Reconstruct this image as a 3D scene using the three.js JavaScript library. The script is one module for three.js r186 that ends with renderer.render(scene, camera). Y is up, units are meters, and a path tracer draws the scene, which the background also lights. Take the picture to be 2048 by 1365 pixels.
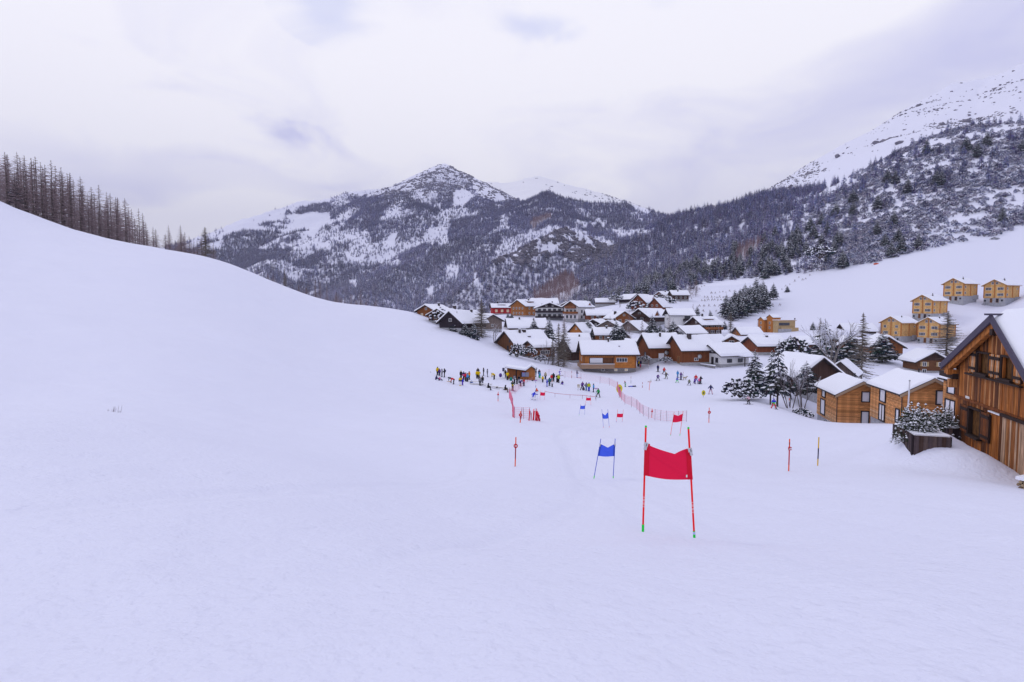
import * as THREE from 'three';
import { mergeGeometries } from 'three/addons/utils/BufferGeometryUtils.js';
import { MarchingCubes } from 'three/addons/objects/MarchingCubes.js';

// ---------- camera, sky, sun, exposure ----------
const scene = new THREE.Scene();
const F = 1100, CX = 1024, CY = 682.5, PITCH = Math.atan(62.5 / F);
const camera = new THREE.PerspectiveCamera(2 * Math.atan(CY / F) * 180 / Math.PI, 2048 / 1365, 0.1, 12000);
camera.position.set(0, 0, 0);
camera.rotation.set(-PITCH, 0, 0);
const renderer = new THREE.WebGLRenderer();
renderer.toneMapping = THREE.LinearToneMapping;
renderer.toneMappingExposure = 1.0;
renderer.shadowMap.enabled = true;
const SUN = new THREE.Vector3(-0.62, 0.72, -0.5).normalize();
const sun = new THREE.DirectionalLight(new THREE.Color(1, 0.95, 0.86), 0.5);
sun.position.copy(SUN).multiplyScalar(900); sun.castShadow = true; sun.shadow.radius = 26;
sun.shadow.camera.left = -500; sun.shadow.camera.right = 500; sun.shadow.camera.top = 500; sun.shadow.camera.bottom = -500; sun.shadow.camera.far = 3000;
sun.shadow.mapSize.set(4096, 4096);
sun.name = 'sun'; scene.add(sun); scene.add(sun.target);
scene.fog = new THREE.FogExp2(new THREE.Color(0.68, 0.70, 1.0), 0.0001);

// ---------- small tools ----------
function rng(seed) { let a = seed >>> 0; return () => { a = (a + 0x6D2B79F5) | 0; let t = Math.imul(a ^ (a >>> 15), 1 | a); t = (t + Math.imul(t ^ (t >>> 7), 61 | t)) ^ t; return ((t ^ (t >>> 14)) >>> 0) / 4294967296; }; }
const R0 = rng(12345);
const clamp = (x, a = 0, b = 1) => Math.min(b, Math.max(a, x));
const lerp = (a, b, t) => a + (b - a) * t;
const sstep = (a, b, x) => { const t = clamp((x - a) / (b - a)); return t * t * (3 - 2 * t); };
function hash2(i, j) { let h = Math.imul(i | 0, 374761393) ^ Math.imul(j | 0, 668265263); h = Math.imul(h ^ (h >>> 13), 1274126177); h ^= h >>> 16; return (h >>> 0) / 4294967296; }
function vn(x, y) { const i = Math.floor(x), j = Math.floor(y); let u = x - i, v = y - j; u = u * u * u * (u * (u * 6 - 15) + 10); v = v * v * v * (v * (v * 6 - 15) + 10); return lerp(lerp(hash2(i, j), hash2(i + 1, j), u), lerp(hash2(i, j + 1), hash2(i + 1, j + 1), u), v) * 2 - 1; }
function fbm(x, y, o = 4, g = 0.5) { let s = 0, a = 1, n = 0; for (let k = 0; k < o; k++) { s += a * vn(x + k * 17.3, y - k * 9.7); n += a; a *= g; x *= 2.03; y *= 2.03; } return s / n; }
function ridged(x, y, o = 4) { let s = 0, a = 1, n = 0; for (let k = 0; k < o; k++) { s += a * (1 - Math.abs(vn(x + k * 7.1, y + k * 3.3))); n += a; a *= 0.5; x *= 2.1; y *= 2.1; } return s / n; }
// tileable noise on a period p
function vnt(x, y, p) { const i = Math.floor(x), j = Math.floor(y); let u = x - i, v = y - j; u = u * u * (3 - 2 * u); v = v * v * (3 - 2 * v); const m = (a) => ((a % p) + p) % p; return lerp(lerp(hash2(m(i), m(j) + 991 * p), hash2(m(i + 1), m(j) + 991 * p), u), lerp(hash2(m(i), m(j + 1) + 991 * p), hash2(m(i + 1), m(j + 1) + 991 * p), u), v) * 2 - 1; }
function fbmt(x, y, p, o = 4, g = 0.5) { let s = 0, a = 1, n = 0; for (let k = 0; k < o; k++) { s += a * vnt(x, y, p); n += a; a *= g; x *= 2; y *= 2; p *= 2; } return s / n; }
// a photograph point at a ground distance d -> world
const cp = Math.cos(PITCH), sp = Math.sin(PITCH);
function ray(px, py) { const x = (px - CX) / F, y = -(py - CY) / F; const v = new THREE.Vector3(x, y * cp - sp, -(cp + y * sp)); return v.multiplyScalar(1 / -v.z); }
const at = (px, py, d) => ray(px, py).multiplyScalar(d);
function toPix(p) { const y = p.y * cp - p.z * sp, z = p.y * sp + p.z * cp; return [CX + F * p.x / -z, CY - F * y / -z]; }

const used = new Map();
function numbered(name) { const n = used.get(name) ?? 0; used.set(name, n + 1); return n ? `${name}_${String(n).padStart(3, '0')}` : name; }
function tag(o, label, category, group, kind) { if (label) o.userData.label = label; if (category) o.userData.category = category; if (group) o.userData.group = group; if (kind) o.userData.kind = kind; return o; }
function shade(o) { o.castShadow = true; o.receiveShadow = true; return o; }
function thing(name, label, category, pos, turn = 0, group) { const g = new THREE.Group(); g.name = numbered(name); if (pos) g.position.copy(pos); g.rotation.y = turn; scene.add(g); return tag(g, label, category, group); }
function part(name, geo, m, parent) { const o = shade(new THREE.Mesh(geo, m)); o.name = name; parent.add(o); return o; }
function single(name, geo, m, label, category, group, kind) { const o = shade(new THREE.Mesh(geo, m)); o.name = numbered(name); scene.add(o); return tag(o, label, category, group, kind); }
function copyOf(root, name, label, category, pos, turn = 0, scale = 1, group) { const r = root.clone(); r.userData = {}; r.name = numbered(name); r.position.copy(pos); r.rotation.y = turn; r.scale.setScalar(scale); scene.add(r); return tag(r, label, category, group); }

const mat = (c, o = {}) => { const m = new THREE.MeshPhysicalMaterial({ roughness: 0.8, metalness: 0, side: THREE.DoubleSide, specularIntensity: o.roughness < 0.3 || o.metalness ? 1 : 0.3, ...o }); if (c) m.color.setRGB(...c); return m; };
function dataTex(w, h, fn, srgb = false, rx = 1, ry = 1) { const d = new Uint8Array(w * h * 4); for (let j = 0; j < h; j++) for (let i = 0; i < w; i++) { const c = fn(i / w, j / h, i, j); const k = (j * w + i) * 4; d[k] = clamp(c[0]) * 255; d[k + 1] = clamp(c[1]) * 255; d[k + 2] = clamp(c[2]) * 255; d[k + 3] = c[3] === undefined ? 255 : clamp(c[3]) * 255; } const t = new THREE.DataTexture(d, w, h, THREE.RGBAFormat); t.wrapS = t.wrapT = THREE.RepeatWrapping; t.magFilter = THREE.LinearFilter; if (srgb) t.colorSpace = THREE.SRGBColorSpace; t.repeat.set(rx, ry); t.needsUpdate = true; return t; }

// geometry collector: boxes, bars, quads with vertex colours
class MB {
  constructor() { this.p = []; this.c = []; this.u = []; this.useC = false; }
  tri(a, b, c, col) { this.p.push(a.x, a.y, a.z, b.x, b.y, b.z, c.x, c.y, c.z); const k = col || [1, 1, 1]; if (col) this.useC = true; for (let i = 0; i < 3; i++) this.c.push(k[0], k[1], k[2]); this.u.push(a.u ?? 0, a.v ?? 0, b.u ?? 0, b.v ?? 0, c.u ?? 0, c.v ?? 0); return this; }
  quad(a, b, c, d, col) { return this.tri(a, b, c, col).tri(a, c, d, col); }
  hexa(q, col, uvs = 1) { // q: 8 corners, bottom 0-3 ccw seen from above, top 4-7
    const f = [[0, 1, 5, 4], [1, 2, 6, 5], [2, 3, 7, 6], [3, 0, 4, 7], [4, 5, 6, 7], [3, 2, 1, 0]];
    for (const [a, b, c, d] of f) { const A = q[a], B = q[b], C = q[c], D = q[d]; const w = Math.hypot(B.x - A.x, B.y - A.y, B.z - A.z) * uvs, h = Math.hypot(D.x - A.x, D.y - A.y, D.z - A.z) * uvs; const m = (P, u, v) => ({ x: P.x, y: P.y, z: P.z, u, v }); this.quad(m(A, 0, 0), m(B, w, 0), m(C, w, h), m(D, 0, h), col); }
    return this;
  }
  box(x0, x1, y0, y1, z0, z1, col) { const V = (x, y, z) => ({ x, y, z }); return this.hexa([V(x0, y0, z1), V(x1, y0, z1), V(x1, y0, z0), V(x0, y0, z0), V(x0, y1, z1), V(x1, y1, z1), V(x1, y1, z0), V(x0, y1, z0)], col); }
  bar(a, b, r0, r1, n = 4, col) { const d = new THREE.Vector3(b.x - a.x, b.y - a.y, b.z - a.z), L = d.length(); if (L < 1e-6) return this; d.divideScalar(L); const s = Math.abs(d.y) < 0.9 ? new THREE.Vector3(0, 1, 0) : new THREE.Vector3(1, 0, 0); const e = new THREE.Vector3().crossVectors(d, s).normalize(), f = new THREE.Vector3().crossVectors(d, e);
    const P = (o, r, k) => { const t = k / n * 2 * Math.PI; return { x: o.x + r * (Math.cos(t) * e.x + Math.sin(t) * f.x), y: o.y + r * (Math.cos(t) * e.y + Math.sin(t) * f.y), z: o.z + r * (Math.cos(t) * e.z + Math.sin(t) * f.z), u: k / n, v: 0 }; };
    for (let k = 0; k < n; k++) { const A = P(a, r0, k), B = P(a, r0, k + 1), C = P(b, r1, k + 1), D = P(b, r1, k); C.v = D.v = L; if (r1 > 0) this.quad(A, B, C, D, col); else this.tri(A, B, { x: b.x, y: b.y, z: b.z, u: 0, v: L }, col); }
    if (n > 3 && r1 > 0) { for (let k = 1; k < n - 1; k++) { this.tri(P(b, r1, 0), P(b, r1, k), P(b, r1, k + 1), col); this.tri(P(a, r0, 0), P(a, r0, k + 1), P(a, r0, k), col); } }
    return this; }
  geo() { const g = new THREE.BufferGeometry(); g.setAttribute('position', new THREE.Float32BufferAttribute(this.p, 3)); g.setAttribute('uv', new THREE.Float32BufferAttribute(this.u, 2)); if (this.useC) g.setAttribute('color', new THREE.Float32BufferAttribute(this.c, 3)); g.computeVertexNormals(); return g; }
  build(name, m, parent) { return part(name, this.geo(), m, parent); }
}
const V3 = (x, y, z) => new THREE.Vector3(x, y, z);

// ---------- sky: a thin bright overcast with a few pale blue gaps ----------
{
  const W = 2048, H = 1024, d = new Float32Array(W * H * 4);
  const blobs = [[430, 428, 62, 30, 0.36], [335, 450, 40, 20, 0.3], [500, 412, 50, 24, 0.2], [370, 412, 190, 56, -0.24], [120, 330, 160, 60, -0.05], [1720, 190, 90, 50, -0.09], [1650, 260, 120, 40, -0.06], [1850, 110, 160, 50, -0.05], [2040, 60, 150, 80, -0.12], [900, 320, 200, 70, -0.03], [1450, 330, 160, 60, -0.05], [300, 150, 300, 120, 0.05], [780, 90, 140, 60, 0.04], [640, 250, 260, 90, 0.03]].map(([px, py, a, b, s]) => [ray(px, py).normalize(), a / F, b / F, s]);
  const gaps = [[655, 8, 26, 18], [1300, 14, 60, 16], [1180, 68, 50, 12], [1090, 52, 40, 14]].map(([px, py, a, b]) => [ray(px, py).normalize(), a / F, b / F]);
  for (let j = 0; j < H; j++) {
    const el = ((j + 0.5) / H - 0.5) * Math.PI;
    for (let i = 0; i < W; i++) {
      const az = ((i + 0.5) / W - 0.5) * 2 * Math.PI; const ce = Math.cos(el), x = ce * Math.cos(az), z = ce * Math.sin(az), y = Math.sin(el);
      let c;
      if (y < -0.02) c = [0.62, 0.635, 0.85];
      else {
        const t = clamp(y);
        const k = 1 / (t + 0.18), cx = x * k, cz = z * k;
        const wx = fbm(cx * 0.9 + 11, cz * 0.9, 3), wz = fbm(cx * 0.9 - 7, cz * 0.9 + 5, 3);
        let n = fbm(cx * 1.7 + 3.1 + wx * 1.1, cz * 1.7 + 8.2 + wz * 1.1, 7, 0.55);
        const n2 = fbm(cx * 0.5 - 5 + wx * 0.5, cz * 0.5 + 2, 4);
        let L = 0.92 + 0.03 * sstep(0.0, 0.3, t) + 0.05 * sstep(0.3, 0.02, t) + 0.2 * n + 0.08 * n2 - 0.03 * sstep(0.45, 1, t);
        for (const [v, a, b, s] of blobs) { const dz = Math.atan2(z, x) - Math.atan2(v.z, v.x), dd = Math.atan2(Math.sin(dz), Math.cos(dz)), de = el - Math.asin(v.y); const q = (dd / a) ** 2 + (de / b) ** 2; if (q < 9) L += s * Math.exp(-q * 0.8 - 1.5 * n * q) * (1 + 1.2 * n); }
        const white = clamp((L - 0.70) / 0.25, 0, 1.08);
        c = [lerp(0.72, 1.06, white), lerp(0.73, 1.05, white), lerp(1.0, 1.13, white)];
        // pale blue gaps: a few in view and more of the same overhead
        let gap = 0.6 * sstep(0.22, 0.62, fbm(cx * 1.3 + 31, cz * 1.3 - 11, 4)) * sstep(0.42, 0.6, t);
        for (const [v, a, b] of gaps) { const dz = Math.atan2(z, x) - Math.atan2(v.z, v.x), dd = Math.atan2(Math.sin(dz), Math.cos(dz)) * Math.cos(el), de = el - Math.asin(v.y); const q = (dd / a) ** 2 + (de / b) ** 2; if (q < 14) gap = Math.max(gap, 0.45 * sstep(0.08, 0.5, 0.42 * Math.exp(-q * 0.35) - 0.7 * n)); }
        c = [lerp(c[0], 0.56, gap), lerp(c[1], 0.64, gap), lerp(c[2], 1.0, gap)];
        const up = sstep(0.35, 0.95, t) * 0.5; c = [lerp(c[0], 0.66, up), lerp(c[1], 0.70, up), lerp(c[2], 0.96, up)];
      }
      const q = (j * W + i) * 4; d[q] = c[0]; d[q + 1] = c[1]; d[q + 2] = c[2]; d[q + 3] = 1;
    }
  }
  const t = new THREE.DataTexture(d, W, H, THREE.RGBAFormat, THREE.FloatType); t.mapping = THREE.EquirectangularReflectionMapping; t.magFilter = THREE.LinearFilter; t.needsUpdate = true;
  scene.background = t; scene.environment = t;
}
// ---------- terrain: one height function for valley, hills and mountains ----------
// surveyed points: [photo x, photo y, ground distance]
const survey = [
  [1286, 1064, 9.45], [1389, 1077, 9.35], [1024, 1250, 3.4], [200, 1250, 3.4], [1900, 1250, 3.6], [0, 1000, 7.2], [500, 1020, 8.2], [1000, 1090, 8.2], [2040, 1060, 9.5],
  [0, 822, 17], [210, 836, 17], [430, 887, 17.5], [700, 948, 18], [860, 972, 19], [1000, 965, 22],
  [0, 806, 34], [210, 822, 31], [430, 868, 30], [700, 930, 28], [860, 958, 26],
  [1200, 957, 26], [1030, 934, 29], [1578, 944, 27], [1636, 933, 29], [1800, 926, 25], [1980, 985, 17], [2048, 1010, 14.5],
  [1355, 872, 41], [1210, 857, 54], [1235, 846, 67], [1164, 832, 84], [1177, 815, 88], [1078, 856, 50], [1030, 838, 58], [1418, 846, 58], [1275, 806, 88], [1370, 842, 72],
  [1547, 817, 78], [1497, 809, 80], [1640, 900, 42], [1690, 858, 60], [1640, 852, 66], [1780, 851, 52], [1850, 850, 40], [1890, 842, 33], [1930, 905, 27], [2040, 972, 21], [1750, 860, 82], [1900, 850, 70], [1640, 838, 92],
  [0, 650, 60], [0, 550, 95], [0, 470, 132], [0, 402, 172], [120, 449, 174], [300, 493, 180], [300, 620, 95], [300, 740, 52], [500, 700, 84], [500, 620, 130], [430, 519, 192], [510, 550, 198], [575, 580, 204], [650, 604, 206], [730, 612, 208], [650, 690, 125], [650, 760, 82], [650, 830, 54], [780, 870, 44], [900, 890, 40],
  [830, 626, 204], [830, 690, 150], [830, 750, 108], [880, 648, 190], [960, 678, 172], [1020, 706, 160], [1100, 732, 150],
  [880, 757, 112], [980, 777, 104], [1045, 757, 116], [1085, 800, 94], [900, 800, 88],
  [1165, 737, 153], [1270, 742, 150], [1315, 746, 139], [1300, 722, 164], [1450, 727, 150], [1420, 790, 100], [1200, 796, 99], [1360, 768, 118], [1500, 735, 140], [1480, 790, 98], [1560, 780, 98], [1640, 760, 120], [1740, 735, 145], [1700, 790, 110], [1800, 760, 120],
  [1050, 690, 178], [960, 665, 215], [900, 650, 215], [1000, 655, 240], [1200, 690, 195], [1100, 650, 250], [1200, 655, 250], [1060, 632, 300], [1180, 630, 300], [1290, 605, 350], [1360, 600, 370], [1300, 660, 240], [1420, 665, 235], [1440, 640, 285], [1480, 690, 190], [1600, 690, 190], [1560, 662, 245], [1500, 625, 310], [1680, 680, 205], [1700, 640, 260], [1800, 683, 232], [1870, 688, 225], [1860, 636, 250], [1920, 603, 262], [2000, 605, 258], [1850, 720, 190], [1980, 660, 200], [2048, 620, 200],
  [1300, 590, 430], [1400, 570, 450], [1480, 575, 430], [1600, 550, 420], [1680, 535, 410], [1800, 508, 400], [2048, 468, 380], [1700, 590, 330], [1850, 545, 330], [2048, 540, 300],
  [1400, 500, 720], [1560, 468, 620], [1700, 442, 550], [1850, 400, 510], [2048, 365, 490], [2250, 330, 480],
  [926, 660, 180], [973, 662, 203], [1604, 778, 104], [1686, 756, 112], [1762, 708, 165], [1619, 704, 182], [1528, 706, 165], [1663, 705, 186], [1850, 743, 141], [1318, 718, 156], [1380, 726, 150], [1448, 730, 148], [1283, 716, 168], [1462, 698, 186], [1300, 645, 250], [1270, 663, 226], [1152, 722, 166], [1046, 707, 172], [1079, 716, 163], [1088, 632, 335], [1002, 630, 330], [1358, 656, 236], [1808, 684, 236], [1884, 688, 226], [1870, 640, 248], [1932, 604, 260], [2014, 608, 252], [1552, 664, 240], [1660, 852, 84], [1720, 850, 78], [1770, 848, 72], [1810, 850, 66], [1880, 850, 60],
  [1340, 438, 1250], [1400, 428, 1100], [1480, 408, 980], [1560, 388, 880], [1620, 394, 770], [1700, 366, 720], [1760, 338, 690], [1800, 310, 670], [1860, 284, 650], [1950, 264, 640], [2048, 252, 630], [2280, 215, 610],
];
const ctl = []; // x, d, h
for (const [px, py, d] of survey) { const p = at(px, py, d); ctl.push([p.x, d, p.y]); }
// where the photograph does not reach: under the camera, behind the ridges, beyond the village
ctl.push([0, 0, -1.66], [-6, 0, -1.55], [7, 0, -1.9], [0, -14, 1.0], [-18, -10, 2.0], [22, -10, -1], [-30, 5, 1.5], [32, 8, -5], [-60, 20, 5], [-120, 60, 20], [-230, 110, 50], [60, 20, -9], [120, 60, -6], [200, 120, 10]);
for (const [px, py, d, dd, dh] of [[0, 402, 172, 45, -1], [120, 449, 174, 45, -2], [300, 493, 180, 45, -3], [430, 519, 192, 45, -5], [575, 580, 204, 45, -8], [650, 604, 206, 45, -9], [730, 612, 208, 50, -9], [830, 626, 204, 40, -4]]) { const p = at(px, py, d); ctl.push([p.x * (d + dd) / d, d + dd, p.y + dh]); }
for (const [u, d, h] of [[-0.95, 420, 5], [-0.6, 420, -16], [-0.3, 420, -26], [-0.1, 420, -20], [-0.95, 800, -40], [-0.5, 800, -45], [-0.1, 700, -30], [0.1, 620, -6], [-0.9, 1600, -60], [0, 1600, -40], [0.3, 1800, 120], [0.6, 1100, 200], [0.85, 900, 240], [1.15, 900, 260], [-0.9, 4000, -100], [0, 4000, -80], [0.6, 4000, -60], [1.2, 4000, -60], [1.2, 300, 90], [1.2, 180, 25], [-1.2, 220, 72], [-1.2, 400, 70]]) ctl.push([u * d, d, h]);
const D0 = 30;
const toU = (x, d) => x / (d + D0), toV = (d) => Math.log(d + D0);
const tps = (() => {
  const P = ctl.map(([x, d, h]) => [toU(x, d) * 1.6, toV(d), h / (d + D0)]), n = P.length, N = n + 3;
  const ker = (a, b, c, d) => { const r = (a - c) ** 2 + (b - d) ** 2; return r < 1e-12 ? 0 : 0.5 * r * Math.log(r); };
  const A = Array.from({ length: N }, () => new Float64Array(N + 1));
  for (let i = 0; i < n; i++) { for (let j = 0; j < n; j++) A[i][j] = ker(P[i][0], P[i][1], P[j][0], P[j][1]); A[i][i] += 1e-5; A[i][n] = A[n][i] = 1; A[i][n + 1] = A[n + 1][i] = P[i][0]; A[i][n + 2] = A[n + 2][i] = P[i][1]; A[i][N] = P[i][2]; }
  for (let c = 0; c < N; c++) { let m = c; for (let r = c + 1; r < N; r++) if (Math.abs(A[r][c]) > Math.abs(A[m][c])) m = r; [A[c], A[m]] = [A[m], A[c]]; for (let r = 0; r < N; r++) if (r !== c) { const f = A[r][c] / A[c][c]; if (f) for (let k = c; k <= N; k++) A[r][k] -= f * A[c][k]; } }
  const w = A.map((r, i) => r[N] / r[i]);
  return (u, v) => { let s = w[n] + w[n + 1] * u * 1.6 + w[n + 2] * v; for (let i = 0; i < n; i++) { const a = u * 1.6 - P[i][0], b = v - P[i][1], r = a * a + b * b; if (r > 1e-12) s += w[i] * 0.5 * r * Math.log(r); } return s * Math.exp(v); };
})();
// mountain crests: points, fall per metre on the near and far side
const crests = [
  { k: 1, near: 0.52, pts: [[300, 500, 2200], [360, 480, 2300], [440, 454, 2400], [520, 427, 2500], [600, 400, 2700], [690, 384, 2800], [760, 375, 2900], [810, 358, 2960], [845, 345, 3000], [872, 333, 3000], [890, 323, 3000], [908, 338, 3020], [930, 358, 3050], [945, 382, 3100], [1000, 410, 3200], [1060, 440, 3200]] },
  { k: 1, near: 0.5, pts: [[890, 329, 3000], [840, 362, 2850], [789, 386, 2700], [723, 422, 2450], [657, 458, 2200], [604, 478, 2000], [560, 503, 1800], [500, 550, 1500]] },
  { k: 1, near: 0.46, pts: [[890, 329, 3000], [935, 405, 2700], [930, 450, 2400], [890, 500, 1900], [840, 545, 1500]] },
  { k: 2, near: 0.46, pts: [[1330, 432, 1900], [1290, 420, 2000], [1250, 396, 2100], [1180, 398, 2200], [1100, 376, 2200], [1018, 414, 2050], [952, 440, 1900], [886, 472, 1750], [800, 523, 1500], [740, 565, 1250]] },
  { k: 3, near: 0.85, pts: [[1330, 470, 1350], [1260, 462, 1280], [1200, 474, 1200], [1130, 450, 1150], [1060, 474, 1080], [1000, 508, 1000], [940, 560, 900]] },
  { k: 4, near: 0.42, pts: [[900, 352, 5200], [960, 360, 5100], [1000, 363, 5000], [1040, 359, 5000], [1075, 348, 5000], [1130, 362, 5000], [1190, 385, 4800], [1300, 421, 4500], [1360, 440, 4400]] },
  { k: 5, near: 0.6, pts: [[1480, 420, 1650], [1570, 373, 1550], [1640, 340, 1500], [1700, 310, 1480], [1760, 272, 1450], [1800, 243, 1450], [1860, 188, 1400], [1900, 163, 1400], [1960, 152, 1400], [2000, 140, 1380], [2048, 118, 1350], [2300, 0, 1300]] },
].map((c) => ({ ...c, pts: c.pts.map(([x, y, d]) => at(x, y, d)) }));
function crestHeight(c, x, z) {
  let best = -1e9;
  for (let i = 0; i + 1 < c.pts.length; i++) {
    const a = c.pts[i], b = c.pts[i + 1], dx = b.x - a.x, dz = b.z - a.z, t = clamp(((x - a.x) * dx + (z - a.z) * dz) / (dx * dx + dz * dz));
    const dist = Math.hypot(x - a.x - t * dx, z - a.z - t * dz); const h = a.y + t * (b.y - a.y) - c.near * dist + (c.k === 3 ? 0.0002 * Math.min(dist, 600) ** 2 : 0); if (h > best) best = h;
  }
  return best;
}
const smax = (a, b, k) => { const h = clamp(0.5 + 0.5 * (a - b) / k); return lerp(b, a, h) + k * h * (1 - h); };
const drifts = [[19.3, 24.2, 1.0, 1.5, 2.1, 0.3], [20.0, 26.8, 0.75, 2.0, 2.0, 0], [27, 40, 0.45, 6, 4, 0.2]];
function heightRaw(x, d) { // -> [height, owner]
  const u = toU(x, d), v = toV(d);
  let h = tps(u, v), own = 0; const z = -d;
  if (d > 22 && d < 230) { const w = sstep(22, 40, d) * sstep(230, 150, d) * sstep(30, 0, x - d * 0.05); h += w * (0.55 * fbm(x / 22, z / 13, 3) + 0.16 * fbm(x / 6, z / 4, 3)); }
  if (d < 130 && d > -5) { // wind and piste relief close by, and the drift between planter and chalet
    const gateCalm = 1 - Math.exp(-(((x - 2.7) / 1.6) ** 2 + ((d - 9.4) / 1.6) ** 2)), f = sstep(130, 40, d) * gateCalm;
    const tr = (a, b, w, k) => { const q = x - a - b * d - w * Math.sin(d * k); return Math.exp(-(q * q) / 0.05) + 0.7 * Math.exp(-((q - 0.55) ** 2) / 0.05); };
    h -= 0.07 * gateCalm * sstep(4, 8, d) * sstep(90, 50, d) * (tr(0.2, 0.13, 1.2, 0.13) + tr(1.9, 0.08, 1.6, 0.11) + tr(-3.5, 0.2, 2.1, 0.09) + tr(4.6, 0.12, 1.4, 0.16) + tr(-8, 0.1, 3, 0.07) + tr(9, -0.02, 2.2, 0.08));
    h += f * 0.022 * Math.sin((x * 0.83 + d * 0.55) * 9.5 + 1.5 * fbm(x / 3, z / 3, 2)) * sstep(14, 5, d) * sstep(-2, 3, x);
    const rough = sstep(-0.1, 0.35, fbm(x / 3.2 + 5, z / 2.2, 3)) * sstep(30, 14, d) * sstep(3.5, 0, x); h += f * rough * (0.05 * fbm(x / 0.5, z / 0.45, 2) + 0.03 * Math.max(0, fbm(x / 0.9 + 4, z / 0.8, 2)));
    h += f * (0.05 * fbm(x / 1.6, z / 1.1, 3) + 0.09 * fbm(x / 5 + 7, z / 3.4, 3));
    for (const [bx, bd, a, rx, rd, t] of drifts) { const ex = x - bx, ed = d - bd, c = Math.cos(t), s = Math.sin(t), q = ((ex * c + ed * s) / rx) ** 2 + ((ed * c - ex * s) / rd) ** 2; if (q < 6) h += a * Math.exp(-q * q * 0.6); }
  }
  if (d > 380) {
    const far = sstep(380, 900, d); // hummocks and gullies on the hills
    h += far * (10 * fbm(x / 90, z / 90, 4) + 5 * (ridged(x / 60, z / 60, 3) - 0.6));
  }
  if (d > 500) {
    const w = sstep(500, 760, d), n1 = fbm(x / 420, z / 420, 5), n2 = ridged(x / 260 + 4, z / 260, 5) - 0.62;
    for (const c of crests) {
      let m = crestHeight(c, x, z);
      if (m < h - 260) continue;
      const amp = (c.k === 5 || c.k === 3 ? 0.55 : c.k === 4 ? 0.9 : 1) * w;
      const depth = clamp((Math.max(...[m]) + 200) / 400);
      m += amp * (26 * n1 + 46 * n2) * depth * (c.k === 4 ? 0.7 : 1) - 12 * amp;
      if (c.k === 3) m += w * 16 * (ridged(x / 70, z / 70, 4) - 0.6);
      if (m > h) own = c.k;
      h = smax(h, m, c.k === 3 ? 8 : 22);
    }
  }
  return [h, own];
}
const NU = 620, NV = 880, UMIN = -1.3, UMAX = 1.3, VMIN = Math.log(6), VMAX = Math.log(7000);
const hg = new Float32Array((NU + 1) * (NV + 1)), og = new Uint8Array((NU + 1) * (NV + 1));
for (let j = 0; j <= NV; j++) { const v = lerp(VMIN, VMAX, j / NV), d = Math.exp(v) - D0; for (let i = 0; i <= NU; i++) { const u = lerp(UMIN, UMAX, i / NU); const [h, o] = heightRaw(u * (d + D0), d); hg[j * (NU + 1) + i] = h; og[j * (NU + 1) + i] = o; } }
function ground(x, z) { // height by the mesh's own grid
  const d = -z; const fu = clamp((toU(x, d) - UMIN) / (UMAX - UMIN), 0, 0.99999) * NU, fv = clamp((toV(Math.max(d, -24)) - VMIN) / (VMAX - VMIN), 0, 0.99999) * NV; const i = Math.floor(fu), j = Math.floor(fv), a = fu - i, b = fv - j, W = NU + 1, k = j * W + i;
  return lerp(lerp(hg[k], hg[k + 1], a), lerp(hg[k + W], hg[k + W + 1], a), b);
}
function owner(x, z) { const d = -z; const i = Math.round(clamp((toU(x, d) - UMIN) / (UMAX - UMIN)) * NU), j = Math.round(clamp((toV(d) - VMIN) / (VMAX - VMIN)) * NV); return og[j * (NU + 1) + i]; }
// first ground point met along the sight line through a photograph point
function onGround(px, py, dmin = 2, dmax = 6000) { const r = ray(px, py); let p = dmin; for (let d = dmin; d < dmax; d *= 1.004) { if (r.y * d < ground(r.x * d, -d)) { let a = p, b = d; for (let k = 0; k < 20; k++) { const m = (a + b) / 2; if (r.y * m < ground(r.x * m, -m)) b = m; else a = m; } return V3(r.x * b, ground(r.x * b, -b), -b); } p = d; } return null; }
function foot(px, d) { const r = ray(px, 620); return V3(r.x * d, ground(r.x * d, -d), -d); }

const grain = dataTex(1024, 1024, (u, v) => { const a = fbmt(u * 48, v * 48, 48, 4, 0.6), b = Math.max(0, fbmt(u * 20 + 3, v * 20, 20, 3)), c = fbmt(u * 9, v * 9, 9, 3); const s = 0.5 + 0.22 * a + 0.5 * b * b * sstep(-0.1, 0.4, c) + 0.12 * c; return [s, s, s]; });
const snowMat = mat([0.70, 0.713, 0.85], { roughness: 0.7, bumpMap: grain, bumpScale: 0.055 }); snowMat.name = 'snow';
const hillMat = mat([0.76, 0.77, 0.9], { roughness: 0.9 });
const sunlitSnowMat = mat([0.9, 0.9, 0.95], { roughness: 0.9 });  // brighter snow colour: sunlight on the far mountain is put into the albedo
const terrainNames = ['snow_field', 'mountain', 'forested_hill', 'rocky_knoll', 'far_mountain', 'snow_peak', 'hillside'];
const terrainLabels = ['snow covered valley floor and ski slopes', 'large snowy mountain with a pointed summit behind the village', 'forested ridge in front of the far white summit', 'low hill with rocky outcrops behind the village', 'smooth white far mountain behind the forested ridge', 'high bare snow mountain at the upper right', 'steep hillside above the ski slope under the trees'];
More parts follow.
